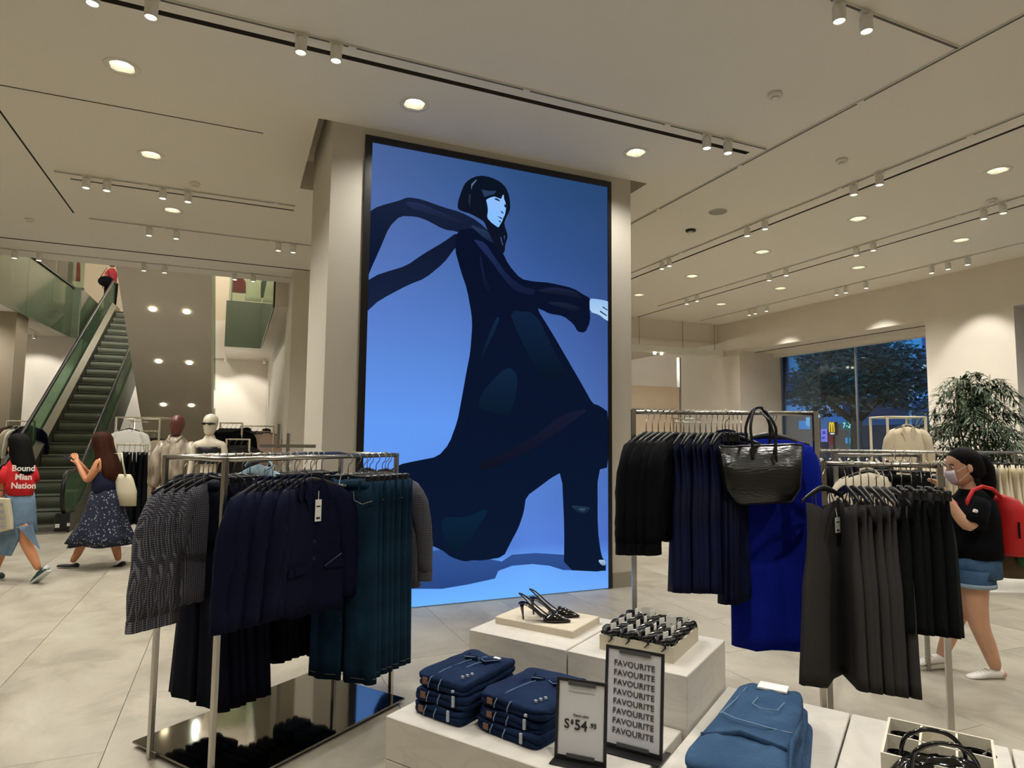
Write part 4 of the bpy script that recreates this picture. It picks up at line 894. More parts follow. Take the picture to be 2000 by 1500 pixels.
# ---------------------------------------------------------------- right tall rack
RL = at_d(1237, 806, 3.55); RR = at_d(1592, 806, 3.5); ZT = 1.745
RL = Vector((RL.x, RL.y, 0)); RR = Vector((RR.x, RR.y, 0)); d1 = (RR-RL); L1 = d1.length; d1.normalize()
def simple_rack(a, b, z, label, back=.0, plate=True, m=M_CHROME, r=.0125, group=None):
    d = b-a; L = d.length; t = thing('clothes_rack', label, 'rack', a, math.atan2(d.y, d.x), group)
    for x in (0, L):
        q = MB(); q.box(x-r, -r, 0, x+r, r, z+r); q.build('pole', m, t)
        if back: q = MB(); q.box(x-r, back-r, 0, x+r, back+r, z+r); q.build('pole', m, t); q = MB(); q.cyl((x, 0, z), (x, back, z), r, n=8); q.build('end_rail', m, t, True)
    q = MB(); q.cyl((0, 0, z), (L, 0, z), r, n=10); q.build('rail', m, t, True)
    if back: q = MB(); q.cyl((0, back, z), (L, back, z), r, n=10); q.build('rail', m, t, True)
    if plate: q = MB(); q.bbox(-.0+r, -.17, .0, L-r, max(back, .0)+.17, .03); q.build('base_plate', M_POLISH if m is M_CHROME else M_WHITE, t)
    return t
simple_rack(RL, RR, ZT, 'tall chrome rack with the blue dress and the black tote bag')
g = Row(shirt('black_jacket', 'x', M_BLK, .55, .22, .51, 'jacket', ph=.4, collar=False, th=.026), 'c'); z_ = ZT
for i in range(6): o = g.hang(on_rail(RL+d1*(.07+.033*i), z_), .62, .785, 'black top on the tall rack, '+nth(i, 6), tilt=.03*math.sin(i*2)); o['group'] = 'black tops at the left end of the tall rack'
g = Row(dress('velvet_dress', 'x', M_VELVET, .81, .20, 1.25, ph=.7, rip=.022), 'c')
for i in range(8): o = g.hang(on_rail(RL+d1*(.275+.03*i), z_), .5, .866, 'navy velvet dress on the tall rack, '+nth(i, 8), tilt=.05*math.sin(i*2.4)); o['group'] = 'navy velvet dresses on the tall rack'
g = Row(dress('velvet_dress', 'x', M_VELVET, .85, .17, 1.3, ph=2.7, rip=.022, strap=True), 'k')
for i in range(4): o = g.hang(on_rail(RL+d1*(.52+.022*i), z_), .45, .893, 'navy strap dress beside the tote bag, '+nth(i, 4), tilt=.05*math.sin(i*1.4)); o['group'] = 'navy strap dresses beside the tote bag'
g = Row(shirt('navy_blouse', 'shiny navy short blouse just left of the tote bag', M_NAVY, .25, .16, .14, 'blouse', cuff=False, th=.03), 'c'); g.hang(on_rail(RL+d1*.50, z_), .72, -.69)
g = Row(dress('blue_dress', 'royal blue long dress on the tall rack directly behind the tote bag', M_ROYAL, 1.13, .215, 1.02, sl=.62, ph=.3, waist=.93, rip=.012), 'c'); g.hang(on_rail(RL+d1*.735, z_), .99, -.1)
g = Row(dress('blue_dress', 'second royal blue dress at the right end of the tall rack', M_ROYAL, 1.10, .215, 1.02, sl=.60, ph=1.3, waist=.93, rip=.012), 'c'); g.hang(on_rail(RL+d1*.80, z_)+GF*.12, .99, -.1)
# tote bag
M_CROC = mat('croc_black_leather', (16, 16, 15), .3, spec=.6); nt = M_CROC.node_tree; tcn = nt.nodes.new('ShaderNodeTexCoord'); mp = nt.nodes.new('ShaderNodeMapping'); mp.inputs['Scale'].default_value = (14, 14, 42); vo = nt.nodes.new('ShaderNodeTexVoronoi'); vo.feature = 'DISTANCE_TO_EDGE'; vo.inputs['Scale'].default_value = 1.6
bp = nt.nodes.new('ShaderNodeBump'); bp.inputs['Strength'].default_value = .5; bp.inputs['Distance'].default_value = .004
nt.links.new(tcn.outputs['Object'], mp.inputs[0]); nt.links.new(mp.outputs[0], vo.inputs[0]); nt.links.new(vo.outputs[0], bp.inputs['Height']); nt.links.new(bp.outputs[0], nt.nodes['Principled BSDF'].inputs['Normal'])
pb = at_d(1483, 806, 3.36); bag = thing('tote_bag', 'large black crocodile pattern tote bag hung by its handles on the tall rack', 'bag', (pb.x, pb.y, ZT), yaw_of(.995, -.03))
q = MB(); R = []
for z, hw_, hd in ((-.475, .142, .05), (-.46, .155, .058), (-.40, .195, .062), (-.32, .205, .06), (-.175, .218, .03)): R.append([(hw_*spow(math.cos(2*PI*j/32), .45), hd*spow(math.sin(2*PI*j/32), .6), z+.008*math.sin(3*math.cos(2*PI*j/32))) for j in range(32)])
q.rings(R, cap=False); q.add([Vector(p) for p in R[0]], [tuple(range(32))])
o = q.build('bag_body', M_CROC, bag, True); sm = o.modifiers.new('s', 'SOLIDIFY'); sm.thickness = .003
q = MB(); q.tube([Vector(p)+Vector((0, 0, .001)) for p in R[-1]]+[R[-1][0]], .003, 5); q.build('rim', M_BLACK, bag)
for s, dy in ((-1, -.055), (1, .05)):
    for k_ in (0,):
        q = MB(); q.tube(smooth_line([(-.055, dy*.8, -.24), (-.055, dy*.75, -.16), (-.06, dy*.7, -.08), (-.035, dy*.25, .0), (0, s*-.012, .024), (.03, dy*.25, .0), (.068, dy*.7, -.08), (.065, dy*.75, -.16), (.065, dy*.8, -.24)]), .0075, 8); q.build('handle', mat('handle_black', (12, 12, 12), .35), bag, True)
q = MB(); q.tube([(.0, -.02, .0), (.035, -.055, -.05), (.055, -.065, -.14), (.06, -.062, -.26)], .006, 7); q.build('shoulder_strap', M_BLACK, bag, True)
# ---------------------------------------------------------------- right short rack
QL = at_d(1608, 905, 3.275); QR = at_d(1835, 910, 3.09); ZS = 1.482
QL = Vector((QL.x, QL.y, 0)); QR = Vector((QR.x, QR.y, 0)); d2 = (QR-QL); L2 = d2.length; d2.normalize()
simple_rack(QL, QR, ZS, 'short chrome rack with the grey slip dresses and black skirts')
g = Row(dress('grey_slip_dress', 'x', M_GREY, .92, .165, 1.4, strap=True, ph=.4, rip=.014, k=5), 'c')
o = g.hang(on_rail(QL+d2*.0+GR*(-.03)+GF*(-.05), ZS), .80, .6, 'charcoal slip dress turned forward at the left of the short rack', tilt=0)
tagcard(o, .055, -.26, -.04, .045, .075)
GL = ['charcoal slip dress second from the left on the short rack', 'charcoal slip dress third from the left on the short rack', 'charcoal slip dress fourth from the left on the short rack', 'charcoal slip dress fifth from the left on the short rack', 'charcoal slip dress sixth from the left on the short rack', 'charcoal slip dress seventh from the left on the short rack', 'charcoal slip dress next to the black skirts']
for i in range(7):
    c = g.hang(on_rail(QL+d2*(.10+.034*i), ZS), .20, .98, GL[i], tilt=.05*math.sin(i*2.2))
    for ch in list(c.children):
        if ch.name.startswith('price_tag'): 
            for gc in list(ch.children): bpy.data.objects.remove(gc)
            bpy.data.objects.remove(ch)
g = Row(dress('black_skirt', 'x', M_GREENBLK, .64, .15, 1.45, ph=.4, rip=.03, k=7, cat='skirt', slope=.015, waist=.98), 'k')
SL_ = ['black pleated skirt leftmost of the five on the short rack', 'black pleated skirt second of five on the short rack', 'black pleated skirt third of five on the short rack', 'black pleated skirt fourth of five on the short rack', 'black pleated skirt at the right end of the short rack']
for i in range(5): g.hang(on_rail(QL+d2*(.345+.042*i), ZS), .45, .893, SL_[i], tilt=.05*math.sin(i*2.2))
# ================================================================ marble tables
ts = Vector((.835, .55, 0)).normalized(); tt = Vector((ts.y, -ts.x, 0)); T0 = Vector((.583, 2.553, 0)); ZL = .52; ZB = .717
M_MARB = mat('pale_marble', (206, 200, 190), .35, var=.02, vscale=2)
nt = M_MARB.node_tree; b = nt.nodes['Principled BSDF']; tcn = nt.nodes.new('ShaderNodeTexCoord'); mp = nt.nodes.new('ShaderNodeMapping'); mp.inputs['Scale'].default_value = (1.2, 1.2, 3.5); mp.inputs['Rotation'].default_value = (.3, .2, .5)
nz = nt.nodes.new('ShaderNodeTexNoise'); nz.inputs['Scale'].default_value = 2.4; nz.inputs['Detail'].default_value = 7; nz.inputs['Distortion'].default_value = 1.5; rp = nt.nodes.new('ShaderNodeValToRGB')
nt.links.new(tcn.outputs['Object'], mp.inputs[0]); nt.links.new(mp.outputs[0], nz.inputs[0]); nt.links.new(nz.outputs[0], rp.inputs[0])
rp.color_ramp.elements[0].position = .44; rp.color_ramp.elements[0].color = RGB(206, 201, 191); rp.color_ramp.elements[1].position = .60; rp.color_ramp.elements[1].color = RGB(205, 200, 191)
e = rp.color_ramp.elements.new(.505); e.color = RGB(198, 193, 184); nt.links.new(rp.outputs[0], b.inputs['Base Color'])
ang = math.atan2(ts.y, ts.x)
def TP(s, t, z=0): p = T0+ts*s+tt*t; return Vector((p.x, p.y, z))
def block(label, s0, t0, s1, t1, z, groove=None, splits=None, name='marble_table', cat='table'):
    t = thing(name, label, cat, TP(s0, t1), ang, 'marble display blocks'); w = s1-s0; d = t1-t0; g = .002
    segs = splits or [(0, w, 0, d)]
    for a, b_, c, e_ in segs:
        q = MB(); q.bbox(a+g, c+g, 0 if not groove else groove+.004, b_-g, e_-g, z, .003); q.build('block' if groove else 'block', M_MARB, t)
        if groove: q = MB(); q.bbox(a+g, c+g, 0, b_-g, e_-g, groove, .002); q.build('lower_block', M_MARB, t)
    return t
# local frame: +x = s, +y = -t
block('low marble table with two stacks of folded jeans and two signs', 0, 0, .532, .995, ZL, groove=.36)
block('raised marble plinth under the slingback shoes and the sunglasses tray', .536, -.005, 1.065, 1.015, ZB, splits=[(0, .529, 0, .508), (0, .529, .512, 1.02)])
block('low marble table carrying the fanned pile of blue jeans', 0, 1.02, 1.065, 1.50, ZL, groove=.36)
block('low marble table under the right half display, seam beside the jeans', 0, 1.503, 1.065, 2.0, ZL, groove=.36)
block('low marble table under the compartment box at the right corner', 0, 2.003, 1.065, 2.75, ZL, groove=.36)

# stone slab with slingback shoes
M_STONE = mat('travertine', (196, 186, 166), .6, var=.05, vscale=6, bump=.3, bscale=30)
sl_ = [at_z(x, y, ZB) for x, y in ((967, 1212), (1119, 1246), (1161, 1214))]
o_ = at_z(967, 1207, ZB+.025); f_2 = at_z(1119, 1236, ZB+.025); r2 = at_z(1161, 1205, ZB+.025)
dx = (f_2-o_); dy_ = (r2-f_2); t = thing('stone_slab', 'rough edged travertine slab under the black slingback shoes', 'slab', (o_.x, o_.y, ZB), math.atan2(dx.y, dx.x))
q = MB(); q.bbox(0, 0, 0, dx.length, dy_.length, .032, .003); q.build('slab_body', M_STONE, t)
M_PATENT = mat('black_patent', (5, 5, 6), .12, spec=.5, coat=.5)
def slingback(label, p, rz):
    """pointed slingback heel; local +X to the toe, origin under the toe ball"""
    t = thing('slingback_shoe', label, 'shoe', p, rz, 'pair of black slingback shoes')
    prof = [(-.135, .070, .026, .008), (-.12, .071, .028, .010), (-.095, .066, .028, .010), (-.06, .045, .025, .008), (-.03, .020, .027, .008), (0, .006, .036, .008), (.03, .004, .037, .008), (.06, .0035, .029, .007), (.085, .003, .017, .006), (.108, .003, .004, .004)]
    q = MB(); q.rings([[(x, w*math.cos(2*PI*j/12), z+h*.5+h*.5*math.sin(2*PI*j/12)) for j in range(12)] for x, z, w, h in prof]); q.build('sole', M_PATENT, t, True)
    up = [(-.005, .008, .035, .018), (.015, .006, .036, .032), (.04, .005, .034, .036), (.065, .004, .027, .026), (.09, .004, .014, .015), (.110, .004, .003, .006)]
    q = MB(); q.rings([[(x-.010*(1-math.sin(PI*j/12)), w*math.cos(PI*j/12), z+h*math.sin(PI*j/12)) for j in range(13)] for x, z, w, h in up], closed=False); o = q.build('toe_cap', M_PATENT, t, True); m_ = o.modifiers.new('s', 'SOLIDIFY'); m_.thickness = .0025
    q = MB(); q.tube([(-.122, 0, .072), (-.121, 0, .055), (-.116, 0, .02), (-.114, 0, .0)], [.012, .008, .0045, .0048], 8); q.build('heel', M_PATENT, t, True)
    q = MB(); q.tube(smooth_line([(-.0, -.035, .016), (-.05, -.028, .052), (-.105, -.018, .100), (-.135, 0, .118), (-.105, .018, .100), (-.05, .028, .052), (.0, .035, .016)]), .0035, 6, flat=1.0); q.build('ankle_strap', M_PATENT, t, True)
    q = MB(); q.box(.005, -.012, .034, .02, .012, .044); q.build('buckle', M_WIRE, t); return t
zz = ZB+.032
for (px, py, h, lb) in ((1071, 1214, 0, 'black slingback heel nearest the table edge on the stone slab'), (1090, 1204, 0, 'black slingback heel behind its twin on the stone slab')):
    p = at_z(px-2, py-1, zz); slingback(lb, (p.x, p.y, zz+.0), yaw_of(.97, -.22))

# tray of bow hair clips (sunglass shaped black accessories on cards)
o_ = at_z(1171, 1240, ZB+.058); f_2 = at_z(1315, 1267, ZB+.058); r2 = at_z(1363, 1225, ZB+.058); dx = f_2-o_; dy_ = r2-f_2; wx, wy = dx.length, dy_.length
tra = math.atan2(dx.y, dx.x); t = thing('display_tray', 'square pale wooden tray full of black hair claws on white cards', 'tray', (o_.x, o_.y, ZB), tra)
M_TRAY = mat('tray_cream', (198, 190, 168), .5)
q = MB(); q.box(0, 0, 0, wx, wy, .008); q.build('tray_base', M_TRAY, t)
for a in ((0, 0, wx, .008), (0, wy-.008, wx, wy), (0, .008, .008, wy-.008), (wx-.008, .008, wx, wy-.008)): q = MB(); q.box(a[0], a[1], .008, a[2], a[3], .062); q.build('tray_side', M_TRAY, t)
q = MB(); q.box(.01, .01, .008, wx-.01, wy-.01, .03); q.build('liner', mat('liner_grey', (150, 158, 148), .6), t)
def claw():
    t = thing('hair_claw', 'x', 'hair claw', group='black hair claws in the tray')
    q = MB()
    for s in (-1, 1):
        q.tube([(-.042, s*.004, .034), (-.02, s*.022, .040), (.0, s*.030, .040), (.02, s*.022, .040), (.042, s*.004, .034)], [.006, .012, .014, .012, .006], 8)
        for i in range(5): x = -.034+.017*i; q.tube([(x, s*.024, .036), (x, s*.024, .018), (x, s*.008, .002)], [.004, .0035, .002], 5)
    q.build('jaw', mat('claw_black', (12, 10, 10), .3, spec=.4), t, True)
    q = MB(); q.cyl((-.012, 0, .036), (.012, 0, .036), .006, n=8); q.build('hinge', M_WIRE, t)
    q = MB(); q.box(-.014, -.002, .040, .014, .0, .064); q.box(-.006, -.002, .034, .006, 0, .042); q.bbox(-.012, -.034, .040, .012, -.014, .052); c = q.build('card', M_TAG, t); return t
cp = claw(); us = False; nx, ny = 4, 4
for i in range(nx):
    for j in range(ny):
        x = .045+(wx-.09)*i/(nx-1); y = .04+(wy-.08)*j/(ny-1); M = Matrix.Rotation(tra, 4, 'Z'); pp = M @ Vector((x, y, 0))
        place(cp, us, (o_.x+pp.x, o_.y+pp.y, ZB+.032+.006*random.random()), tra+PI/2+random.uniform(-.25, .25)-.2, 'black hair claw in the tray, %s row, %s place' % (['front', 'second', 'third', 'back'][j], ['left', 'second', 'third', 'right'][i])); us = True
for o in [x for x in S.objects if x.name.startswith('hair_claw')]: o.scale = (1.12, 1.2, 1.12)
def stand_card(px, py, w, h, label, z=ZB+.08):
    p = at_z(px, py, z); t = thing('price_card', label, 'card', (p.x, p.y, ZB+.06), yaw_of(1, -.05)); q = MB(); q.box(-w/2, -.001, 0, w/2, .001, h+.02); q.build('card', M_TAG, t)
    q = MB(); q.box(-.003, -.0018, h*.75, .003, -.001, h*.8); q.box(-w*.3, -.0018, h*.45, w*.3, -.001, h*.48); q.build('print', M_INK, t)
stand_card(1262, 1205, .040, .045, 'small white card standing at the back of the hair claw tray'); stand_card(1311, 1228, .042, .052, 'small white card standing in the middle of the hair claw tray')

# ---------------------------------------------------------------- signs
def sign(label, pL, pR, h, z, name='price_sign'):
    """pL, pR: lower outer corners as seen; leans back a little on a flat steel foot"""
    a = at_z(*pL, z); b_ = at_z(*pR, z); d = b_-a; w = d.length; t = thing(name, label, 'sign', a, math.atan2(d.y, d.x)); t.rotation_euler = (math.radians(-6), 0, math.atan2(d.y, d.x))
    f = .010; m = mat('frame_black', (30, 30, 31), .4)
    for x0, x1, z0, z1 in ((0, f, 0, h), (w-f, w, 0, h), (f, w-f, 0, f*1.6), (f, w-f, h-f, h)): q = MB(); q.box(x0, -.004, z0, x1, .004, z1); q.build('frame_side', m, t)
    q = MB(); q.box(f*.6, -.001, f, w-f*.6, .001, h-f*.6); q.build('paper', mat('paper_cool', (214, 214, 218), .6), t)
    for z0 in (f*1.2, h-f*2.0): q = MB(); q.box(w*.24, -.007, z0, w*.78, -.004, z0+f*1.3); q.build('clip_bar', mat('clip_grey', (78, 78, 80), .4), t)
    q = MB(); q.box(-.004, -.05, -.003, w+.004, .09, .0); q.build('foot', m, t); return t, w, h
a = at_z(1083, 1480, ZL); b_ = at_z(1176, 1499, ZL); 
def hgt(px, py, base): r = ray(px, py); k = math.hypot(base.x, base.y)/math.hypot(r.x, r.y); return EYE+r.z*k-base.z
h1 = hgt(1105, 1326, a); s1, w1, h1 = sign('small black framed price sign reading S$54.95 beside the folded jeans', (1083, 1480), (1184, 1500), h1*1.0, ZL)
text_obj('S', .042, M_INK, s1, (w1*.225, -.0025, h1*.44), (PI/2, 0, 0), bold=.0006); text_obj('$', .020, M_INK, s1, (w1*.33, -.0025, h1*.472), (PI/2, 0, 0), bold=.0004); text_obj('54', .045, M_INK, s1, (w1*.50, -.0025, h1*.44), (PI/2, 0, 0), bold=.0008)
text_obj('.95', .021, M_INK, s1, (w1*.735, -.0025, h1*.462), (PI/2, 0, 0), bold=.0004)
text_obj('Denim shirt', .011, M_INK, s1, (w1*.5, -.0025, h1*.56), (PI/2, 0, 0)); 
q = MB(); q.box(w1*.25, -.0022, h1*.84, w1*.75, -.0015, h1*.843); q.build('print_line', mat('ink_pale', (150, 150, 150), .7), s1)
b0 = at_z(1180, 1455, ZL); h2 = hgt(1186, 1262, b0); s2, w2, h2 = sign('larger black framed sign repeating the word FAVOURITE eight times', (1178, 1456), (1294, 1486), h2*1.0, ZL, 'promotion_sign')
for i in range(8): text_obj('FAVOURITE', .0275, mat('ink_grey', (70, 70, 74), .7), s2, (w2*.5, -.0025, h2*(.835-.094*i)), (PI/2, 0, 0), name='lettering', space=1.05, bold=.0004)

# ---------------------------------------------------------------- folded jeans
def folded(label, w, d, h, seed=0, top=False, m=None, group=None, pucker=.016):
    m = m or M_DENIMN; rnd = random.Random(seed); t = thing('folded_jeans', label, 'jeans', group=group)
    R = []; N = 44
    for i, (zz_, sc) in enumerate([(0, .96), (h*.15, .995), (h*.3, 1.0), (h*.44, .99), (h*.5, .962), (h*.56, .99), (h*.75, 1.0), (h*.9, .99), (h, .95), (h*1.04, .75), (h*1.06, .4)]):
        ring = []
        for j in range(N):
            a = 2*PI*j/N; x = w/2*sc*spow(math.cos(a), .22); y = d/2*sc*spow(math.sin(a), .22)
            n_ = noise.noise(Vector((x*14+seed, y*14, zz_*30)))*pucker
            ring.append((x*(1+n_/.1*.3), y*(1+n_/.1*.3), max(0, zz_+(n_*1.2 if zz_ > h*.2 else 0)+(.012*(1-(abs(x)/w*2)**2)*(1-(abs(y)/d*2)**2) if top and zz_ > h*.9 else 0))))
        R.append(ring)
    q = MB(); q.rings(R); q.build('denim', m, t, True)
    zt = h*1.02
    for s in ((-.18, 0), (.02, 0)): q = MB(); q.tube([(w*s[0]-.01, -d*.515, h*.12), (w*s[0]-.006, -d*.525, h*.5), (w*s[0], -d*.505, h*.95)]+([(w*s[0]+.01, -d*.3, zt+.008), (w*s[0]+.03, 0, zt+.014), (w*s[0]+.06, d*.3, zt+.008)] if top else []), .0022, 4); q.build('seam', M_STITCHB, t)
    q = MB(); q.box(w*-.28-.012, -d*.522, h*.35, w*-.28+.012, -d*.514, h*.85); q.build('leather_patch', mat('patch_brown', (112, 78, 58), .7), t)
    q = MB()
    for k in range(5): x = w*.27+.006*k*(1 if top else 0); y = -d*.52+(.022*k if top else 0); z_ = (h*(.3+.16*k) if not top or k < 2 else zt+.008); q.box(x-.005, y-.003, z_, x+.005, y+.004, z_+.008)
    q.build('size_sticker', mat('sticker', (170, 180, 190), .4), t)
    if top:
        for s in (-1, 1):
            q = MB(); q.tube([(s*.006+.02, d*.12, zt+.016), (s*.05+.02, d*.05, zt+.020), (s*.075+.02, d*.22, zt+.012)], [.010, .014, .010], 8, flat=.35); q.build('collar_flap', m, t, True)
            q = MB(); q.tube([(s*.006+.02, d*.12, zt+.022), (s*.05+.02, d*.03, zt+.026), (s*.075+.02, d*.2, zt+.018)], .002, 4); q.build('seam', M_STITCHB, t)
        q = MB(); q.box(.07, d*.2, zt+.02, .10, d*.24, zt+.024); q.build('label', M_TAG, t)
    return t
# stack 1 and stack 2, three high each
def centre(pa, pb, pc, z): a = at_z(*pa, z); b_ = at_z(*pb, z); c = at_z(*pc, z); return a, b_, c
for n_, (pa, pb, lbs, wd, dp, nh) in enumerate([((808, 1392), (905, 1424), ['left stack of folded denim, bottom piece', 'left stack of folded denim, middle piece', 'left stack of folded denim, top piece with a collar'], .0, .36, 3),
                                          ((932, 1424), (1052, 1469), ['right stack of folded denim, bottom piece', 'right stack of folded denim, middle piece', 'right stack of folded denim, top piece half behind the price sign'], .0, .34, 3)]):
    a = at_z(*pa, ZL); b_ = at_z(*pb, ZL); d = b_-a; w = d.length*1.02; dn = Vector((-d.y, d.x, 0)).normalized(); c = (a+b_)/2+dn*dp/2
    hh = .052 if n_ == 0 else .045
    for k in range(nh):
        o = folded(lbs[k], w+.0+.014*((k+n_) % 2), dp, hh*.92, seed=n_*10+k, top=(k == nh-1)); o.location = (c.x+.006*((k*7) % 3-1), c.y+.004*(k % 2), ZL+.001+k*hh); o.rotation_euler = (0, 0, math.atan2(d.y, d.x)+.03*((k*5) % 3-1))
# fanned blue jeans pile at the right
pa, pb = at_z(1345, 1500, ZL), at_z(1500, 1500, ZL)
def pair(label, front, back, w, h, z0, seed):
    f0 = Vector(front); b0 = Vector(back); d = b0-f0; L = d.length; t = thing('blue_jeans', label, 'jeans', (f0.x, f0.y, z0), math.atan2(d.y, d.x)-PI/2, 'fanned blue jeans on the right table')
    R = []; N = 44
    for zz_, sc in [(0, .95), (h*.3, 1), (h*.7, 1), (h, .95), (h*1.05, .6), (h*1.06, .3)]:
        ring = []
        for j in range(N):
            a = 2*PI*j/N; x = w/2*sc*spow(math.cos(a), .3); y = L/2+L/2*sc*spow(math.sin(a), .25); ww = 1-.28*(y/L); n_ = noise.noise(Vector((x*11+seed, y*9, zz_*20)))*.022
            ring.append((x*ww, y, max(0, zz_+(n_ if zz_ > h*.2 else 0))))
        R.append(ring)
    q = MB(); q.rings(R); q.build('denim', M_DENIMB, t, True); return t, L
PZ = ZL
lb = ['bottom pair', 'second pair from the bottom', 'third pair from the bottom', 'fourth pair from the bottom', 'top pair with a white label']
f0 = at_z(1425, 1590, ZL); bk0 = at_z(1512, 1345, ZL+.11)
for k in range(5):
    off = GR*(.035-.012*k)+GF*(-.01*k)
    t_, L_ = pair('blue jeans in the fanned pile on the right table, '+lb[k], Vector((f0.x, f0.y, 0))+off, Vector((bk0.x, bk0.y, 0))+off*.6+GF*(.02*(k % 2)), .335-.008*k, .026, ZL+.001+.0265*k, k*3)
zt = .030
q = MB(); q.tube([(-.115, L_*.52, zt), (-.06, L_*.47, zt+.004), (.05, L_*.45, zt+.004), (.12, L_*.46, zt)], .0022, 4); q.build('seam', M_STITCHB, t_)
q = MB(); q.tube([(-.03, L_*.78, zt), (-.035, L_*.68, zt+.003), (.0, L_*.64, zt+.003), (.05, L_*.66, zt+.003), (.06, L_*.78, zt)], .002, 4); q.build('pocket_seam', M_STITCHB, t_)
q = MB(); q.tube([(-.085, L_*.88, zt), (-.095, L_*.7, zt), (-.115, L_*.5, zt)], .002, 4); q.build('seam', M_STITCHB, t_)
q = MB(); q.bbox(-.05, L_*.90, zt-.002, .055, L_*.985, zt+.006, .002); q.build('waist_label', M_TAG, t_)
q = MB(); q.tube([(.15, L_*.1, zt-.01), (.13, L_*.35, zt), (.135, L_*.6, zt-.005)], [.012, .016, .01], 8, flat=.5); q.build('side_fold', M_DENIMB, t_, True)
q = MB(); q.tube([(-.13, L_*.25, zt-.004), (-.02, L_*.33, zt+.004), (.12, L_*.30, zt-.004)], [.01, .014, .01], 8, flat=.5); q.build('back_yoke', M_DENIMB, t_, True)
# ---------------------------------------------------------------- compartment box and patent bag
zb = ZL+.16
BL_ = at_z(1735, 1400, zb); BR_ = at_z(1940, 1445, zb); FL_ = at_z(1724, 1470, zb)
dx = BR_-BL_; wx = dx.length; dn = Vector((dx.y, -dx.x, 0)).normalized(); dd = (FL_-BL_).dot(dn); wy = max(dd, .2)
org = BL_+dn*wy; t = thing('compartment_box', 'open white box with compartments holding black belts at the right corner', 'box', (org.x, org.y, ZL), math.atan2(dx.y, dx.x))
M_BOX = mat('box_white', (214, 208, 190), .5); hb = zb-ZL; th = .007
q = MB(); q.box(0, 0, 0, wx, wy, .01); q.build('box_base', M_BOX, t)
for a in ((0, 0, wx, th), (0, wy-th, wx, wy), (0, th, th, wy-th), (wx-th, th, wx, wy-th)): q = MB(); q.box(a[0], a[1], .01, a[2], a[3], hb); q.build('box_side', M_BOX, t)
for k in (1, 2): q = MB(); q.box(wx*k/3-.003, th, .01, wx*k/3+.003, wy-th, hb-.002); q.build('divider', M_BOX, t)
q = MB(); q.box(th, wy*.52, .01, wx-th, wy*.52+.006, hb-.002); q.build('divider', M_BOX, t)
names = iter(['back left', 'back middle', 'back right', 'front left', 'front middle', 'front right'])
for j in (1, 0):
    for k in range(3):
        nm = next(names)
        if (j, k) == (1, 1): continue
        cx, cy = wx*(k+.5)/3, wy*(.26+.5*j); pos = Matrix.Rotation(math.atan2(dx.y, dx.x), 4, 'Z') @ Vector((cx, cy, 0))
        b2 = thing('rolled_belt', 'rolled black belt in the %s compartment of the white box' % nm, 'belt', (org.x+pos.x, org.y+pos.y, zb-.055), math.atan2(dx.y, dx.x), 'rolled black belts in the box')
        q = MB(); R = []; 
        pts = [(math.cos(a)*(.045-.0032*a/1), math.sin(a)*(.03-.0022*a), 0) for a in [PI*i/8 for i in range(0, 60)] if .045-.0032*a > .012]
        for p in pts: R.append([(p[0], p[1], -.035), (p[0]*1.06, p[1]*1.06, -.035), (p[0]*1.06, p[1]*1.06, .035), (p[0], p[1], .035)])
        q.rings(R); q.build('strap', mat('belt_black', (16, 16, 17), .35), b2)
        q = MB(); q.tube([(.035, -.02, .02), (.05, -.02, .04), (.035, -.02, .058), (.018, -.02, .04), (.035, -.02, .02)], .003, 5); q.build('buckle', M_WIRE, b2)
pB = at_z(1838, 1600, ZL+.0); hb_ = thing('patent_handbag', 'glossy black patent handbag with ring handles at the lower right corner', 'bag', (pB.x, pB.y, ZL), yaw_of(.98, -.18))
q = MB(); R = []
for z_, a, b_ in ((0, .10, .045), (.02, .125, .055), (.07, .135, .055), (.12, .125, .045), (.155, .10, .03), (.17, .06, .012)): R.append([(a*spow(math.cos(2*PI*j/32), .6)*(1+.02*math.sin(j*3)), b_*spow(math.sin(2*PI*j/32), .8)*(1+.10*math.sin(j*2.5+z_*40)), z_+.006*math.sin(j*1.7)) for j in range(32)])
q.rings(R); q.build('bag_body', M_PATENT, hb_, True)
for dy in (-.04, .035):
    q = MB(); q.tube(smooth_line([(-.085, dy, .13), (-.085, dy, .165), (-.08, dy, .19), (-.07, dy*1.1, .205), (-.05, dy*1.1, .218), (-.02, dy*1.15, .228), (.01, dy*1.15, .228), (.04, dy*1.1, .222), (.065, dy, .205), (.085, dy, .17), (.085, dy, .13)]), .0065, 8); q.build('handle', M_PATENT, hb_, True)
    for sx in (-1, 1): q = MB(); q.tube([(sx*.085+.014*math.cos(2*PI*k/12), dy*1.05, .135+.014*math.sin(2*PI*k/12)) for k in range(13)], .0025, 5); q.build('ring', M_WIRE, hb_, True); q = MB(); q.tube([(sx*.083, dy*1.25, .10), (sx*.083, dy*1.3, .06)], .008, 6, flat=.4); q.build('tab', M_PATENT, hb_, True)
q = MB(); q.tube([(-.12, -.05, .10), (-.05, -.062, .115), (.05, -.062, .115), (.12, -.05, .10)], .004, 6); q.build('zip', M_WIRE, hb_, True)
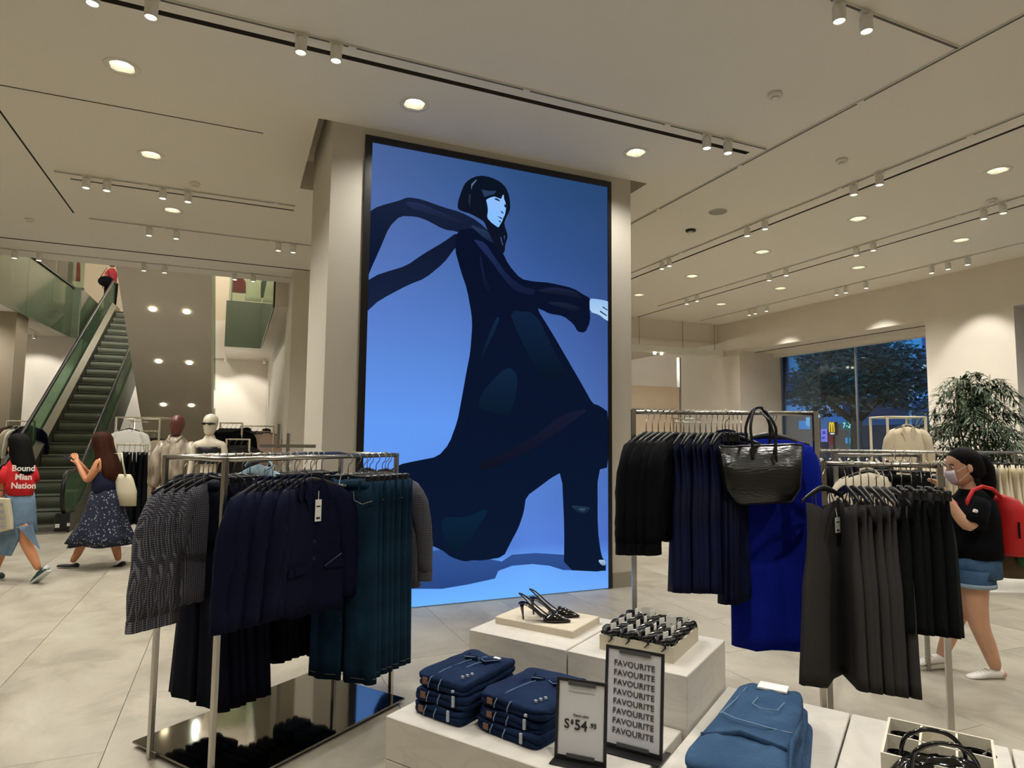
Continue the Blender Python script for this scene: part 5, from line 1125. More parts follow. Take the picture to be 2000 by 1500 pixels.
# ================================================================ people and mannequins
def spheroid_head(q, c, s=1.0, yaw=0., nose=True, tilt=0.):
    """head with brow, nose, mouth and chin; local +Y is where the face looks; c: centre of the head"""
    M = Matrix.Translation(c) @ Matrix.Rotation(yaw, 4, 'Z') @ Matrix.Rotation(tilt, 4, 'X'); R = []; N = 28
    prof = [(-.118, .012, .035), (-.112, .030, .030), (-.100, .045, .022), (-.080, .054, .012), (-.060, .060, .006), (-.040, .065, .002), (-.02, .069, 0), (0, .073, -.002), (.02, .075, -.004), (.04, .076, -.006), (.06, .074, -.008), (.08, .067, -.010), (.10, .053, -.010), (.112, .036, -.010), (.120, .014, -.010)]
    for z, r, y0 in prof:
        ring = []
        for j in range(N):
            a = 2*PI*j/N; x = r*math.cos(a); y = r*1.22*math.sin(a)+y0; fr = max(0, math.sin(a)); k = abs(math.cos(a))
            if nose:
                y += .020*math.exp(-((z+.030)/.016)**2)*math.exp(-(k/.16)**2)*(fr > 0)+.010*math.exp(-((z+.008)/.02)**2)*math.exp(-(k/.12)**2)*(fr > 0)
                y -= .008*math.exp(-((z-.005)/.012)**2)*math.exp(-((k-.42)/.16)**2)*(fr > 0)
                y += .005*math.exp(-((z+.062)/.010)**2)*math.exp(-(k/.28)**2)*(fr > 0)-.003*math.exp(-((z+.078)/.006)**2)*math.exp(-(k/.3)**2)*(fr > 0)
            ring.append(M @ Vector((x*s, y*s, z*s)))
        R.append(ring)
    q.rings(R); return M
def skin_figure(chains, root, levels=1):
    """chains: lists of (x, y, z, r); points at the same place join. One continuous mesh from a Skin modifier."""
    vs, es, rs, key = [], [], [], {}
    def vid(p):
        k = (round(p[0], 3), round(p[1], 3), round(p[2], 3))
        if k not in key: key[k] = len(vs); vs.append(p[:3]); rs.append(p[3])
        return key[k]
    for ch in chains:
        ids = [vid(p) for p in ch]; es += list(zip(ids, ids[1:]))
    me = bpy.data.meshes.new('sk'); me.from_pydata(vs, es, []); o = bpy.data.objects.new('sk', me); COL.objects.link(o)
    m = o.modifiers.new('s', 'SKIN'); m.use_smooth_shade = True
    for i, r in enumerate(rs):
        sv = me.skin_vertices[0].data[i]; rr = r if isinstance(r, tuple) else (r, r); sv.radius = rr; sv.use_root = (i == vid(root))
    sb = o.modifiers.new('u', 'SUBSURF'); sb.levels = levels; sb.render_levels = levels
    dg = bpy.context.evaluated_depsgraph_get(); out = bpy.data.meshes.new_from_object(o.evaluated_get(dg)); bpy.data.objects.remove(o); return out
def hand_chains(w, d, n_, s=1.0, thumb=1, curl=.5):
    """palm and five fingers from wrist w along d; n_: palm normal the fingers curl towards"""
    w = Vector(w); d = Vector(d).normalized(); n_ = Vector(n_).normalized(); side = d.cross(n_).normalized()*thumb; ch = []
    pc = w+d*.045*s; ch.append([tuple(w)+(.024*s,), tuple(pc)+((.032*s, .018*s),)])
    for i, (o, l) in enumerate(((-.026, .062), (-.009, .074), (.009, .078), (.026, .070))):
        b_ = w+d*.085*s+side*o*s; m_ = b_+(d*math.cos(curl*.6)+n_*math.sin(curl*.6))*l*.45*s; e = m_+(d*math.cos(curl*1.5)+n_*math.sin(curl*1.5))*l*.4*s; f = e+(d*math.cos(curl*2.2)+n_*math.sin(curl*2.2))*l*.25*s
        ch.append([tuple(pc)+((.032*s, .018*s),), tuple(b_)+(.0105*s,), tuple(m_)+(.009*s,), tuple(e)+(.008*s,), tuple(f)+(.0065*s,)])
    a = w+d*.03*s+side*.032*s; b_ = a+(d*.7+side*.6+n_*.3).normalized()*.034*s; c = b_+(d*.95+n_*.35).normalized()*.028*s
    ch.append([tuple(pc)+((.032*s, .018*s),), tuple(a)+(.013*s,), tuple(b_)+(.010*s,), tuple(c)+(.0075*s,)]); return ch
def join_mesh(me, q, name, m, parent):
    o1 = bpy.data.objects.new('a', me); bm = bmesh.new(); bm.from_mesh(me)
    q2 = bpy.data.meshes.new('b'); q2.from_pydata([tuple(v) for v in q.v], [], q.f); bm.from_mesh(q2); bmesh.ops.recalc_face_normals(bm, faces=bm.faces)
    out = bpy.data.meshes.new(name); bm.to_mesh(out); bm.free(); bpy.data.objects.remove(o1); out.materials.append(m)
    for p in out.polygons: p.use_smooth = True
    o = bpy.data.objects.new(name, out); COL.objects.link(o); o.parent = parent; return o
def oval(c, rx, ry, n=24, rot=0, fold=0, k=7, ph=0):
    c = Vector(c); R = []
    for j in range(n):
        a = 2*PI*j/n; f = 1+fold*math.sin(k*a+ph); x, y = rx*f*math.cos(a), ry*f*math.sin(a); R.append(c+Vector((x*math.cos(rot)-y*math.sin(rot), x*math.sin(rot)+y*math.cos(rot), 0)))
    return R
def face_bits(q_par, M, s, lip=(170, 90, 84), brow=True):
    for sx in (-1, 1):
        q = MB(); q.ell((sx*.031, .075, .006), .011, .006, .006, 8, 6, M=M @ Matrix.Scale(s, 4)); q.build('eye', mat('eye_white', (225, 220, 212), .3), q_par, True)
        q = MB(); q.ell((sx*.031, .0800, .006), .0055, .003, .0055, 8, 6, M=M @ Matrix.Scale(s, 4)); q.build('pupil', mat('pupil_dark', (20, 14, 12), .2), q_par, True)
        if brow: q = MB(); q.tube([(sx*.046, .070, .022), (sx*.032, .080, .027), (sx*.018, .083, .024)], .0028, 5, M=M @ Matrix.Scale(s, 4)); q.build('eyebrow', mat('brow_dark', (34, 26, 24), .8), q_par, True)
def ears(q_par, M, s, m):
    for sx in (-1, 1): q = MB(); q.ell((sx*.077, -.008, -.005), .008, .018, .030, 8, 6, M=M @ Matrix.Scale(s, 4)); q.build('ear', m, q_par, True)
def hair_strands(q, rings_, n=36, amp=.05, seed=0):
    """lock-like hair shell: rings of (centre, rx, ry)"""
    R = []
    for i, (c, rx, ry) in enumerate(rings_):
        R.append([Vector(c)+Vector((rx*(1+amp*math.sin(j*5.1+seed)+.02*math.sin(i*2+j))*math.cos(2*PI*j/n), ry*(1+amp*math.sin(j*4.3+seed))*math.sin(2*PI*j/n), .004*math.sin(j*3))) for j in range(n)])
    q.rings(R); return q
M_SKIN = mat('skin_light', (206, 158, 128), .55, var=.05, vscale=10); M_SKIN2 = mat('skin_tan', (200, 138, 98), .55, var=.05, vscale=10)
M_HAIRB = mat('hair_black', (9, 7, 7), .6, spec=.12, bump=.5, bscale=50, stretch=(6, 6, .6)); M_HAIRR = mat('hair_auburn', (66, 31, 18), .6, spec=.15, bump=.5, bscale=50, stretch=(6, 6, .6), vscale=3, col2=(44, 20, 12))
def sneaker(name, label_m, p, rz, pitch, par, m_up, m_sole, m_acc=None, L=.25, lace=True):
    """local +Y to the toe; heel at origin"""
    M = Matrix.Translation(p) @ Matrix.Rotation(rz, 4, 'Z') @ Matrix.Rotation(pitch, 4, 'X')
    e = bpy.data.objects.new(name, None); COL.objects.link(e); e.parent = par; e.matrix_local = M
    def sec(y, w, z0, z1): return [(w*math.cos(2*PI*j/14), y, z0+(z1-z0)*(.5+.5*math.sin(2*PI*j/14))) for j in range(14)]
    q = MB(); q.rings([sec(-.03, .028, .02, .075), sec(-.01, .034, .018, .088), sec(.03, .036, .018, .085), sec(.08, .038, .018, .082), sec(.13, .042, .018, .062), sec(.17, .043, .018, .050), sec(.20, .036, .018, .042), sec(.222, .018, .02, .032)]); q.build('shoe_upper', m_up, e, True)
    q = MB(); q.rings([[(w*1.06*spow(math.cos(2*PI*j/18), .7), y, z) for j in range(18)] if False else [(w*x, y, zz2) for x, zz2 in ((-1, 0), (1, 0), (1.02, .022), (-1.02, .022))] for y, w in ((-.038, .024), (-.02, .034), (.03, .038), (.08, .039), (.13, .044), (.17, .045), (.205, .036), (.228, .016))]); q.build('shoe_sole', m_sole, e)
    if m_acc: q = MB(); q.rings([sec(-.033, .030, .03, .078), sec(-.02, .036, .03, .08), sec(.0, .037, .035, .06)]); q.build('shoe_heel_patch', m_acc, e, True)
    if lace:
        for k in range(4): y = .085+.02*k; z = .084-.010*k; q = MB(); q.tube([(-.022, y, z-.008), (0, y+.004, z+.002), (.022, y, z-.008)], .003, 5); q.build('lace', m_sole, e)
    return e
def on_plane(p, px, py, dep):
    """local (right, away, up) of the spot seen at px, py on the upright plane dep metres behind p"""
    r = ray(px, py); k = ((p+GF*dep-O_).dot(GF))/r.dot(GF); w = O_+r*k; return ((w-p).dot(GR), dep, w.z)
# ------------------------------------------------ woman with the red backpack, right
pP = (at_z(1935, 1330, 0)+at_z(1800, 1300, 0))/2; D3 = 4.30
SC = D3/FPX
w3 = thing('person', 'woman in a black shirt, face mask and red backpack touching the short rack', 'person', (pP.x, pP.y, 0), yaw_of(0, 1))
# local axes: x = right in the picture, y = away, z up
def L3(px, py, dep=0.): return on_plane(pP, px, py, dep)
def pt(px, py, dep, r): return L3(px, py, dep)+(r,)
hip = pt(1893, 1100, 0, (.125, .12)); chest = pt(1897, 1010, 0, (.12, .14)); neck0 = pt(1897, 962, 0, (.062, .062)); neck1 = pt(1888, 945, 0, (.048, .048))
ch = [[hip, pt(1896, 1055, 0, (.125, .13)), chest, neck0, neck1, pt(1884, 925, 0, .05)],
      [hip, pt(1900, 1130, -.08, .105), pt(1903, 1180, -.085, .088), pt(1915, 1228, -.085, .062), pt(1930, 1262, -.085, .057), pt(1948, 1312, -.085, .038)],
      [hip, pt(1885, 1130, .08, .105), pt(1875, 1180, .085, .085), pt(1862, 1222, .085, .060), pt(1850, 1252, .085, .055), pt(1836, 1288, .085, .036)],
      [chest, pt(1912, 985, -.165, .06), pt(1905, 1010, -.20, .055), pt(1893, 1032, -.215, .048), pt(1872, 1008, -.20, .040), pt(1848, 968, -.17, .026)],
      [chest, pt(1900, 985, .165, .06), pt(1885, 1015, .19, .050), pt(1862, 1000, .17, .038), pt(1838, 958, .12, .025)]]
ch += hand_chains(L3(1848, 968, -.17), (-.45, .15, .85), (-.9, 0, -.3), .95, 1, .5)+hand_chains(L3(1838, 958, .12), (-.5, 0, .85), (-.9, 0, -.3), .95, -1, .5)
me = skin_figure(ch, hip); q = MB(); MH = spheroid_head(q, Vector(L3(1879, 912, 0)), 1.08, math.radians(82), tilt=-.12)
join_mesh(me, q, 'body', M_SKIN, w3); ears(w3, MH, 1.08, M_SKIN); face_bits(w3, MH, 1.08)
M_TEE = mat('tee_black', (11, 12, 16), .9, spec=.1, bump=.4, bscale=14)
q = MB(); q.rings([oval(L3(1899, 1086, 0), .175, .185, 28, fold=.03, k=6), oval(L3(1899, 1060, 0), .168, .18, 28, fold=.03, k=5), oval(L3(1899, 1030, 0), .158, .18, 28, fold=.02, k=5), oval(L3(1898, 1000, 0), .148, .18, 28, fold=.01), oval(L3(1898, 978, 0), .125, .175, 28), oval(L3(1898, 966, 0), .09, .12, 28), oval(L3(1895, 955, 0), .066, .07, 28)]); q.build('shirt', M_TEE, w3, True)
for s, el in ((-1, (1898, 1026)), (1, (1887, 1018))):
    q = MB(); a = Vector(L3(1910, 978, s*.15)); b_ = Vector(L3(el[0], el[1], s*.20)); q.tube([a, a.lerp(b_, .3), a.lerp(b_, .65), b_], [.075, .085, .085, .088], 14); q.build('sleeve', M_TEE, w3, True)
q = MB(); q.tube([L3(1902, 997, -.262), L3(1908, 999, -.262)], .012, 6); q.build('sleeve_label', M_TAG, w3)
q = MB(); c = Vector(L3(1862, 985, -.06)); q.ell(c, .012, .045, .03, 12, 8); q.build('shirt_print', mat('print_pink', (200, 40, 110), .7), w3, True)
M_SHORT = mat('denim_shorts', (58, 92, 124), .9, bump=.4, bscale=120, vscale=9, col2=(36, 66, 98)); M_CUFF = mat('denim_cuff', (140, 160, 176), .9)
q = MB(); q.rings([oval(L3(1898, 1075, 0), .160, .17, 28), oval(L3(1896, 1100, 0), .172, .19, 28), oval(L3(1895, 1122, 0), .176, .20, 28)]); q.build('shorts', M_SHORT, w3, True)
for s, x_, y_ in ((-1, 1903, 1142), (1, 1882, 1140)):
    q = MB(); q.rings([oval(L3(x_-2, 1112, s*.085), .135, .112, 20), oval(L3(x_, y_-6, s*.09), .128, .110, 20, fold=.02), oval(L3(x_, y_, s*.09), .130, .112, 20)]); q.build('shorts_leg', M_SHORT, w3, True)
    q = MB(); q.rings([oval(L3(x_, y_-5, s*.09), .134, .115, 20), oval(L3(x_, y_+3, s*.09), .136, .117, 20)]); q.build('shorts_cuff', M_CUFF, w3, True)
M_SHOEW = mat('shoe_white', (222, 218, 210), .6); M_SOLEW = mat('sole_cream', (206, 200, 184), .6); M_PINK = mat('heel_pink', (206, 160, 146), .6)
sneaker('sneaker', '', L3(1952, 1331, -.085), PI/2, 0.0, w3, M_SHOEW, M_SOLEW, M_PINK, .25)
sneaker('sneaker', '', L3(1844, 1300, .085), PI/2, -.10, w3, M_SHOEW, M_SOLEW, None, .25)
# mask, hair, ponytail
q = MB(); R = []
for z, w_, f in ((-.105, .040, .66), (-.085, .060, .80), (-.060, .068, .95), (-.035, .070, 1.05), (-.012, .060, .98)): R.append([Vector((w_*math.sin(a), .028+.080*f*math.cos(a), z+.0025*math.sin(a*4))) for a in [-.95+1.9*i/12 for i in range(13)]])
M108 = MH @ Matrix.Scale(1.08, 4); q.rings([[M108 @ p for p in r] for r in R], closed=False); o = q.build('face_mask', mat('mask_pale', (206, 196, 206), .8), w3, True); o.modifiers.new('s', 'SOLIDIFY').thickness = .003
for s in (-1, 1): q = MB(); q.tube([M108 @ Vector((s*.062, .065, -.02)), M108 @ Vector((s*.080, .01, .012))], .0014, 4); q.tube([M108 @ Vector((s*.058, .06, -.085)), M108 @ Vector((s*.080, -.0, -.03))], .0014, 4); q.build('mask_loop', M_TAG, w3)
q = MB(); R = []
for z, r, y0 in [(-.075, .05, -.055), (-.05, .070, -.042), (-.02, .078, -.034), (.01, .082, -.026), (.035, .085, -.016), (.06, .083, -.012), (.085, .075, -.010), (.105, .06, -.010), (.12, .042, -.010), (.130, .018, -.010)]: R.append([M108 @ Vector((r*math.cos(a)*(1+.01*math.sin(a*30)), r*1.2*math.sin(a)*(.95 if math.sin(a) > 0 else 1)+y0-.006, z)) for a in [2*PI*j/30 for j in range(30)]])
q.rings(R); q.build('hair', M_HAIRB, w3, True)
q = MB(); q.tube([L3(1902, 893, 0), L3(1916, 895, 0), L3(1925, 915, 0), L3(1930, 940, 0), L3(1931, 968, 0), L3(1928, 985, 0)], [.028, .045, .055, .05, .036, .008], 12); q.build('ponytail', M_HAIRB, w3, True)
q = MB(); q.tube([L3(1906, 889, 0), L3(1908, 901, 0)], .030, 10); q.build('hair_tie', M_BLACK, w3)
# backpack, bag
bp_ = bpy.data.objects.new('backpack', None); COL.objects.link(bp_); tag(bp_, 'red backpack worn by the masked woman at the right edge', 'backpack'); Mw = Matrix.Translation((pP.x, pP.y, 0)) @ Matrix.Rotation(yaw_of(0, 1), 4, 'Z')
w3.rotation_euler = (0, 0, yaw_of(1, 0)); bp_.location = (pP.x, pP.y, 0); bp_.rotation_euler = (0, 0, yaw_of(1, 0))
M_RED = mat('backpack_red', (196, 22, 26), .6, bump=.1, bscale=30)
q = MB(); q.rings([oval(L3(1972, 1082, 0), .10, .12, 24), oval(L3(1975, 1070, 0), .125, .145, 24, fold=.01), oval(L3(1975, 1035, 0), .13, .15, 24, fold=.01), oval(L3(1968, 1000, 0), .11, .14, 24), oval(L3(1958, 975, 0), .075, .12, 24), oval(L3(1952, 966, 0), .02, .06, 24)]); q.build('pack_body', M_RED, bp_, True)
q = MB(); q.rings([oval(L3(2006, 1078, 0), .05, .11, 20), oval(L3(2008, 1050, 0), .055, .12, 20), oval(L3(2004, 1025, 0), .03, .10, 20)]); q.build('front_pocket', M_RED, bp_, True)
for s in (-1, 1): q = MB(); q.tube([L3(1955, 972, s*.09), L3(1938, 955, s*.13), L3(1918, 950, s*.15), L3(1900, 958, s*.168), L3(1890, 978, s*.185), L3(1892, 1000, s*.19)], .014, 8, flat=.9); q.build('strap', M_RED, bp_, True)
q = MB(); q.tube([L3(1990, 1020, -.14), L3(1992, 1052, -.15)], .007, 6); q.build('zip_pull', M_BLACK, bp_)
sb_ = thing('shopping_bag', 'brown and green bag hanging behind the woman with the red backpack', 'bag', (pP.x, pP.y, 0), yaw_of(1, 0))
q = MB(); q.rings([oval(L3(1985, 1128, .10), .11, .05, 20), oval(L3(1980, 1105, .10), .13, .06, 20), oval(L3(1965, 1080, .10), .09, .05, 20), oval(L3(1955, 1066, .10), .05, .02, 20)]); q.build('bag_body', mat('bag_brown', (74, 58, 34), .7), sb_, True)
q = MB(); q.ell(L3(1998, 1090, .04), .05, .03, .06, 12, 8); q.build('side_panel', mat('bag_green', (18, 74, 40), .7), sb_, True)
q = MB(); q.tube([L3(1955, 1066, .10), L3(1950, 1010, .13), L3(1925, 965, .12)], .008, 6); q.build('strap', M_BLACK, sb_)

# ------------------------------------------------ woman with the phone, left
pW = (at_z(137, 1108, 0)+at_z(232, 1108, 0))/2; DW = (pW-O_).dot(fwd_()); SW = DW/FPX
w2 = thing('person', 'woman with long auburn hair, navy top and floral skirt walking with a phone', 'person', (pW.x, pW.y, 0), yaw_of(1, 0))
def L2_(px, py, dep=0.): return on_plane(pW, px, py, dep)
def p2(px, py, dep, r): return L2_(px, py, dep)+(r,)
hip = p2(206, 972, 0, (.13, .12)); chest = p2(206, 915, 0, (.115, .13))
ch = [[hip, p2(207, 945, 0, (.115, .12)), chest, p2(203, 890, 0, (.06, .07)), p2(201, 880, 0, .045), p2(200, 870, 0, .045)],
      [hip, p2(190, 1010, -.07, .09), p2(165, 1050, -.07, .062), p2(152, 1080, -.07, .05), p2(140, 1099, -.07, .033)],
      [hip, p2(212, 1010, .07, .09), p2(222, 1050, .07, .062), p2(228, 1075, .07, .05), p2(232, 1096, .07, .033)],
      [chest, p2(192, 905, -.15, .055), p2(182, 925, -.17, .048), p2(170, 940, -.17, .042), p2(160, 922, -.15, .034), p2(152, 905, -.12, .024)],
      [chest, p2(200, 902, .15, .055), p2(185, 920, .17, .046), p2(172, 925, .12, .036), p2(160, 908, .05, .025)]]
ch += hand_chains(L2_(152, 905, -.12), (-.5, .2, .8), (-.6, .6, .2), .95, 1, .7)+hand_chains(L2_(160, 908, .05), (-.7, -.1, .7), (-.5, -.6, .3), .95, -1, .7)
me = skin_figure(ch, hip); q = MB(); MH = spheroid_head(q, Vector(L2_(196, 866, 0)), 1.05, math.radians(62), tilt=-.25)
join_mesh(me, q, 'body', M_SKIN2, w2); ears(w2, MH, 1.05, M_SKIN2); face_bits(w2, MH, 1.05)
M_TOPN = mat('navy_top', (16, 22, 58), .9, bump=.3, bscale=20)
q = MB(); q.rings([oval(L2_(207, 962, 0), .150, .165, 24, fold=.02), oval(L2_(207, 940, 0), .140, .155, 24, fold=.02), oval(L2_(206, 920, 0), .135, .155, 24), oval(L2_(206, 908, 0), .11, .14, 24), oval(L2_(205, 900, 0), .085, .10, 24)]); q.build('tank_top', M_TOPN, w2, True)
M_FLOR = mat('floral_cloth', (26, 30, 48), .9, vscale=26, col2=(26, 30, 48)); nt = M_FLOR.node_tree; vo = nt.nodes.new('ShaderNodeTexVoronoi'); vo.inputs['Scale'].default_value = 34; tcn = nt.nodes.new('ShaderNodeTexCoord'); nt.links.new(tcn.outputs['Object'], vo.inputs[0])
rp = nt.nodes.new('ShaderNodeValToRGB'); rp.color_ramp.elements[0].color = RGB(168, 172, 176); rp.color_ramp.elements[1].color = RGB(26, 32, 54); rp.color_ramp.elements[0].position = .16; rp.color_ramp.elements[1].position = .30; nt.links.new(vo.outputs[0], rp.inputs[0]); nt.links.new(rp.outputs[0], nt.nodes['Principled BSDF'].inputs['Base Color'])
q = MB(); R = [oval(L2_(207, 955, 0), .152, .155, 40)]
for px, py, rx, ry, fo in ((207, 975, .185, .18, .02), (205, 1000, .22, .21, .04), (203, 1025, .27, .24, .06), (200, 1045, .33, .27, .08), (197, 1062, .375, .28, .10)): R.append([p+Vector((0, 0, .02*math.sin(i*.9)*fo*8)) for i, p in enumerate(oval(L2_(px, py, 0), rx, ry, 40, fold=fo, k=8))])
q.rings(R); q.build('skirt', M_FLOR, w2, True)
M_FLAT = mat('flat_navy', (18, 22, 34), .5)
for nm, px, py, rz_, pit, dep in (('ballet_flat', 148, 1108, PI/2, 0.0, -.07), ('ballet_flat', 240, 1105, PI/2, -.32, .07)):
    e = bpy.data.objects.new(nm, None); COL.objects.link(e); e.parent = w2; e.matrix_local = Matrix.Translation(L2_(px, py, dep)) @ Matrix.Rotation(rz_, 4, 'Z') @ Matrix.Rotation(pit, 4, 'X')
    q = MB(); q.rings([[(w_*math.cos(2*PI*j/14), y, z1*(.5+.5*math.sin(2*PI*j/14))) for j in range(14)] for y, w_, z1 in ((-.03, .022, .045), (0, .034, .055), (.06, .033, .035), (.13, .04, .035), (.18, .038, .032), (.215, .02, .025), (.225, .006, .015))]); q.build('shoe_body', M_FLAT, e, True)
# long hair
q = MB(); R = []
for px, py, rx, ry in ((200, 843, .03, .03), (200, 846, .085, .085), (200, 855, .112, .105), (201, 868, .118, .11), (207, 885, .115, .105), (210, 900, .125, .125), (213, 915, .130, .135), (215, 928, .115, .13), (216, 938, .085, .09), (217, 945, .03, .04)): R.append((L2_(px, py, -.015), rx, ry))
hair_strands(q, R, 40, .03); q.build('hair', M_HAIRR, w2, True)
q = MB(); q.bbox(-.035, -.005, 0, .04, .005, .15); ph_ = q.build('phone', mat('phone_dark', (20, 19, 28), .5, spec=.1), None); tag(ph_, 'dark phone held up by the woman in the floral skirt', 'phone')
R0 = Matrix.Translation((pW.x, pW.y, 0)) @ Matrix.Rotation(yaw_of(1, 0), 4, 'Z'); ph_.matrix_world = R0 @ Matrix.Translation(Vector(L2_(146, 902, -.06))) @ Matrix.Rotation(math.radians(-62), 4, 'Y') @ Matrix.Rotation(math.radians(80), 4, 'Z')
tb = thing('tote_bag', 'cream canvas tote hanging from the shoulder of the auburn haired woman', 'bag', (pW.x, pW.y, 0), yaw_of(1, 0))
M_CANV = mat('canvas_cream', (208, 200, 172), .9, bump=.2, bscale=60)
q = MB(); q.rings([oval(L2_(250, 988, -.02), .10, .035, 20), oval(L2_(247, 960, -.02), .125, .04, 20, fold=.02), oval(L2_(242, 935, -.02), .115, .03, 20), oval(L2_(239, 926, -.02), .10, .015, 20)]); q.build('bag_body', M_CANV, tb, True)
for dp in (-.05, .02): q = MB(); q.tube([L2_(245, 930, dp), L2_(240, 905, dp), L2_(238, 885, dp), L2_(222, 886, dp*.5), L2_(222, 915, dp)], .012, 6, flat=.5); q.build('strap', M_CANV, tb, True)

# ------------------------------------------------ woman in red, far left
pG = at_z(60, 1138, 0); DG = (pG-O_).dot(fwd_()); SG = DG/FPX
w1_ = thing('person', 'woman in a red shirt and long denim skirt walking out at the left edge', 'person', (pG.x, pG.y, 0), yaw_of(1, 0))
def LG(px, py, dep=0.): return on_plane(pG, px, py, dep)
def p1(px, py, dep, r): return LG(px, py, dep)+(r,)
hip = p1(36, 995, 0, (.115, .10)); chest = p1(36, 930, 0, (.115, .10))
ch = [[hip, p1(36, 965, 0, (.10, .09)), chest, p1(38, 903, 0, (.06, .06)), p1(36, 892, 0, .045), p1(34, 882, 0, .045)],
      [hip, p1(46, 1035, -.06, .08), p1(54, 1068, -.06, .058), p1(66, 1090, -.06, .05), p1(76, 1114, -.06, .032)],
      [hip, p1(22, 1035, .08, .08), p1(6, 1070, .08, .055), p1(-4, 1095, .08, .05), p1(-10, 1118, .08, .032)],
      [chest, p1(16, 918, -.02, .05), p1(10, 945, -.05, .045), p1(4, 968, -.06, .038), p1(-6, 985, -.10, .024)],
      [chest, p1(58, 920, .06, .05), p1(62, 948, .12, .042), p1(52, 975, .16, .035), p1(40, 980, .20, .024)]]
ch += hand_chains(LG(-6, 985, -.10), (-.4, -.1, -.9), (.3, -.8, 0), .95, 1, .6)+hand_chains(LG(40, 980, .20), (-.6, .3, -.5), (-.5, .5, 0), .95, -1, .6)
me = skin_figure(ch, hip); q = MB(); MH = spheroid_head(q, Vector(LG(33, 876, 0)), 1.03, math.radians(62))
join_mesh(me, q, 'body', M_SKIN2, w1_); ears(w1_, MH, 1.03, M_SKIN2); face_bits(w1_, MH, 1.03)
M_REDT = mat('tee_red', (206, 26, 34), .85, bump=.4, bscale=12)
q = MB(); q.rings([oval(LG(37, 966, 0), .150, .125, 26, rot=-.35, fold=.03, k=5), oval(LG(37, 945, 0), .150, .125, 26, rot=-.35, fold=.02, k=5), oval(LG(37, 925, 0), .155, .125, 26, rot=-.35), oval(LG(38, 908, 0), .145, .11, 26, rot=-.35), oval(LG(38, 899, 0), .10, .08, 26, rot=-.35), oval(LG(38, 894, 0), .06, .06, 26)]); q.build('shirt', M_REDT, w1_, True)
for a, b_ in (((20, 912, -.04), (9, 944, -.06)), ((56, 912, .06), (62, 940, .12))):
    q = MB(); A0 = Vector(LG(*a)); B0 = Vector(LG(*b_)); q.tube([A0, A0.lerp(B0, .5), B0], [.065, .075, .078], 12); q.build('sleeve', M_REDT, w1_, True)
for i, (tx, yy) in enumerate((('Bound', 915), ('Mian', 932), ('Nation', 949))):
    text_obj(tx, .088, M_TAG, w1_, LG(46, yy, -.137), (PI/2, 0, .12), bold=.002)
M_DSK = mat('denim_skirt', (112, 136, 158), .9, bump=.4, bscale=90, vscale=6, col2=(84, 108, 132))
q = MB(); q.rings([oval(LG(38, 962, 0), .135, .12, 30), oval(LG(37, 985, 0), .155, .14, 30), oval(LG(36, 1015, 0), .165, .15, 30, fold=.01), oval(LG(34, 1040, 0), .19, .16, 30, fold=.03, k=5)]); q.build('skirt', M_DSK, w1_, True)
q = MB(); q.poly([Vector(LG(*p)) for p in ((-2, 1020, -.10), (34, 1030, -.155), (36, 1052, -.14), (20, 1086, -.10), (-22, 1084, -.05), (-20, 1040, -.02))], .02, (0, 1, 0)); q.build('skirt_panel', M_DSK, w1_)
q = MB(); q.poly([Vector(LG(*p)) for p in ((34, 1030, -.155), (60, 1025, -.12), (66, 1045, -.10), (76, 1072, -.09), (58, 1055, -.13), (42, 1036, -.155))], .02, (0, 1, 0)); q.build('skirt_panel', M_DSK, w1_)
M_SHG = mat('shoe_green', (40, 66, 66), .5)
sneaker('sneaker', '', LG(92, 1120, -.06), math.radians(75), -.62, w1_, M_SHG, mat('sole_grey', (190, 194, 188), .6), mat('shoe_pale', (196, 200, 196), .5), .25)
sneaker('sneaker', '', LG(0, 1134, .08), math.radians(80), 0, w1_, M_SHG, mat('sole_grey', (190, 194, 188), .6), None, .25)
q = MB(); hr = [(LG(38, 846, 0), .03, .03), (LG(37, 850, 0), .075, .075), (LG(37, 858, 0), .10, .092), (LG(39, 872, 0), .108, .10), (LG(42, 888, 0), .112, .105), (LG(46, 905, -.01), .105, .11), (LG(49, 920, -.03), .08, .09), (LG(50, 932, -.04), .03, .04)]; hair_strands(q, hr, 36, .02); q.build('hair', M_HAIRB, w1_, True)
tb = thing('tote_bag', 'cream printed tote bag carried by the woman in red at the left edge', 'bag', (pG.x, pG.y, 0), yaw_of(1, 0))
q = MB(); a_ = [LG(-14, 972, -.20), LG(14, 974, -.20), LG(23, 1034, -.17), (LG(-20, 1044, -.17))]; q.poly([Vector(p) for p in a_], .05, (0, 1, 0)); q.build('bag_body', M_CANV, tb, bevel=.008)
for k in range(4): q = MB(); y_ = 982+14*k; q.poly([Vector(LG(x, y, -.206)) for x, y in ((-12, y_), (5+k*2, y_+1), (5+k*2, y_+6), (-12, y_+5))], .004, (0, 1, 0)); q.build('print', mat('bag_print', (150, 148, 160), .8), tb)
q = MB(); q.tube([LG(-12, 974, -.18), LG(-9, 958, -.12), LG(8, 958, -.12), LG(12, 976, -.18)], .006, 6); q.build('handle', M_BLACK, tb)

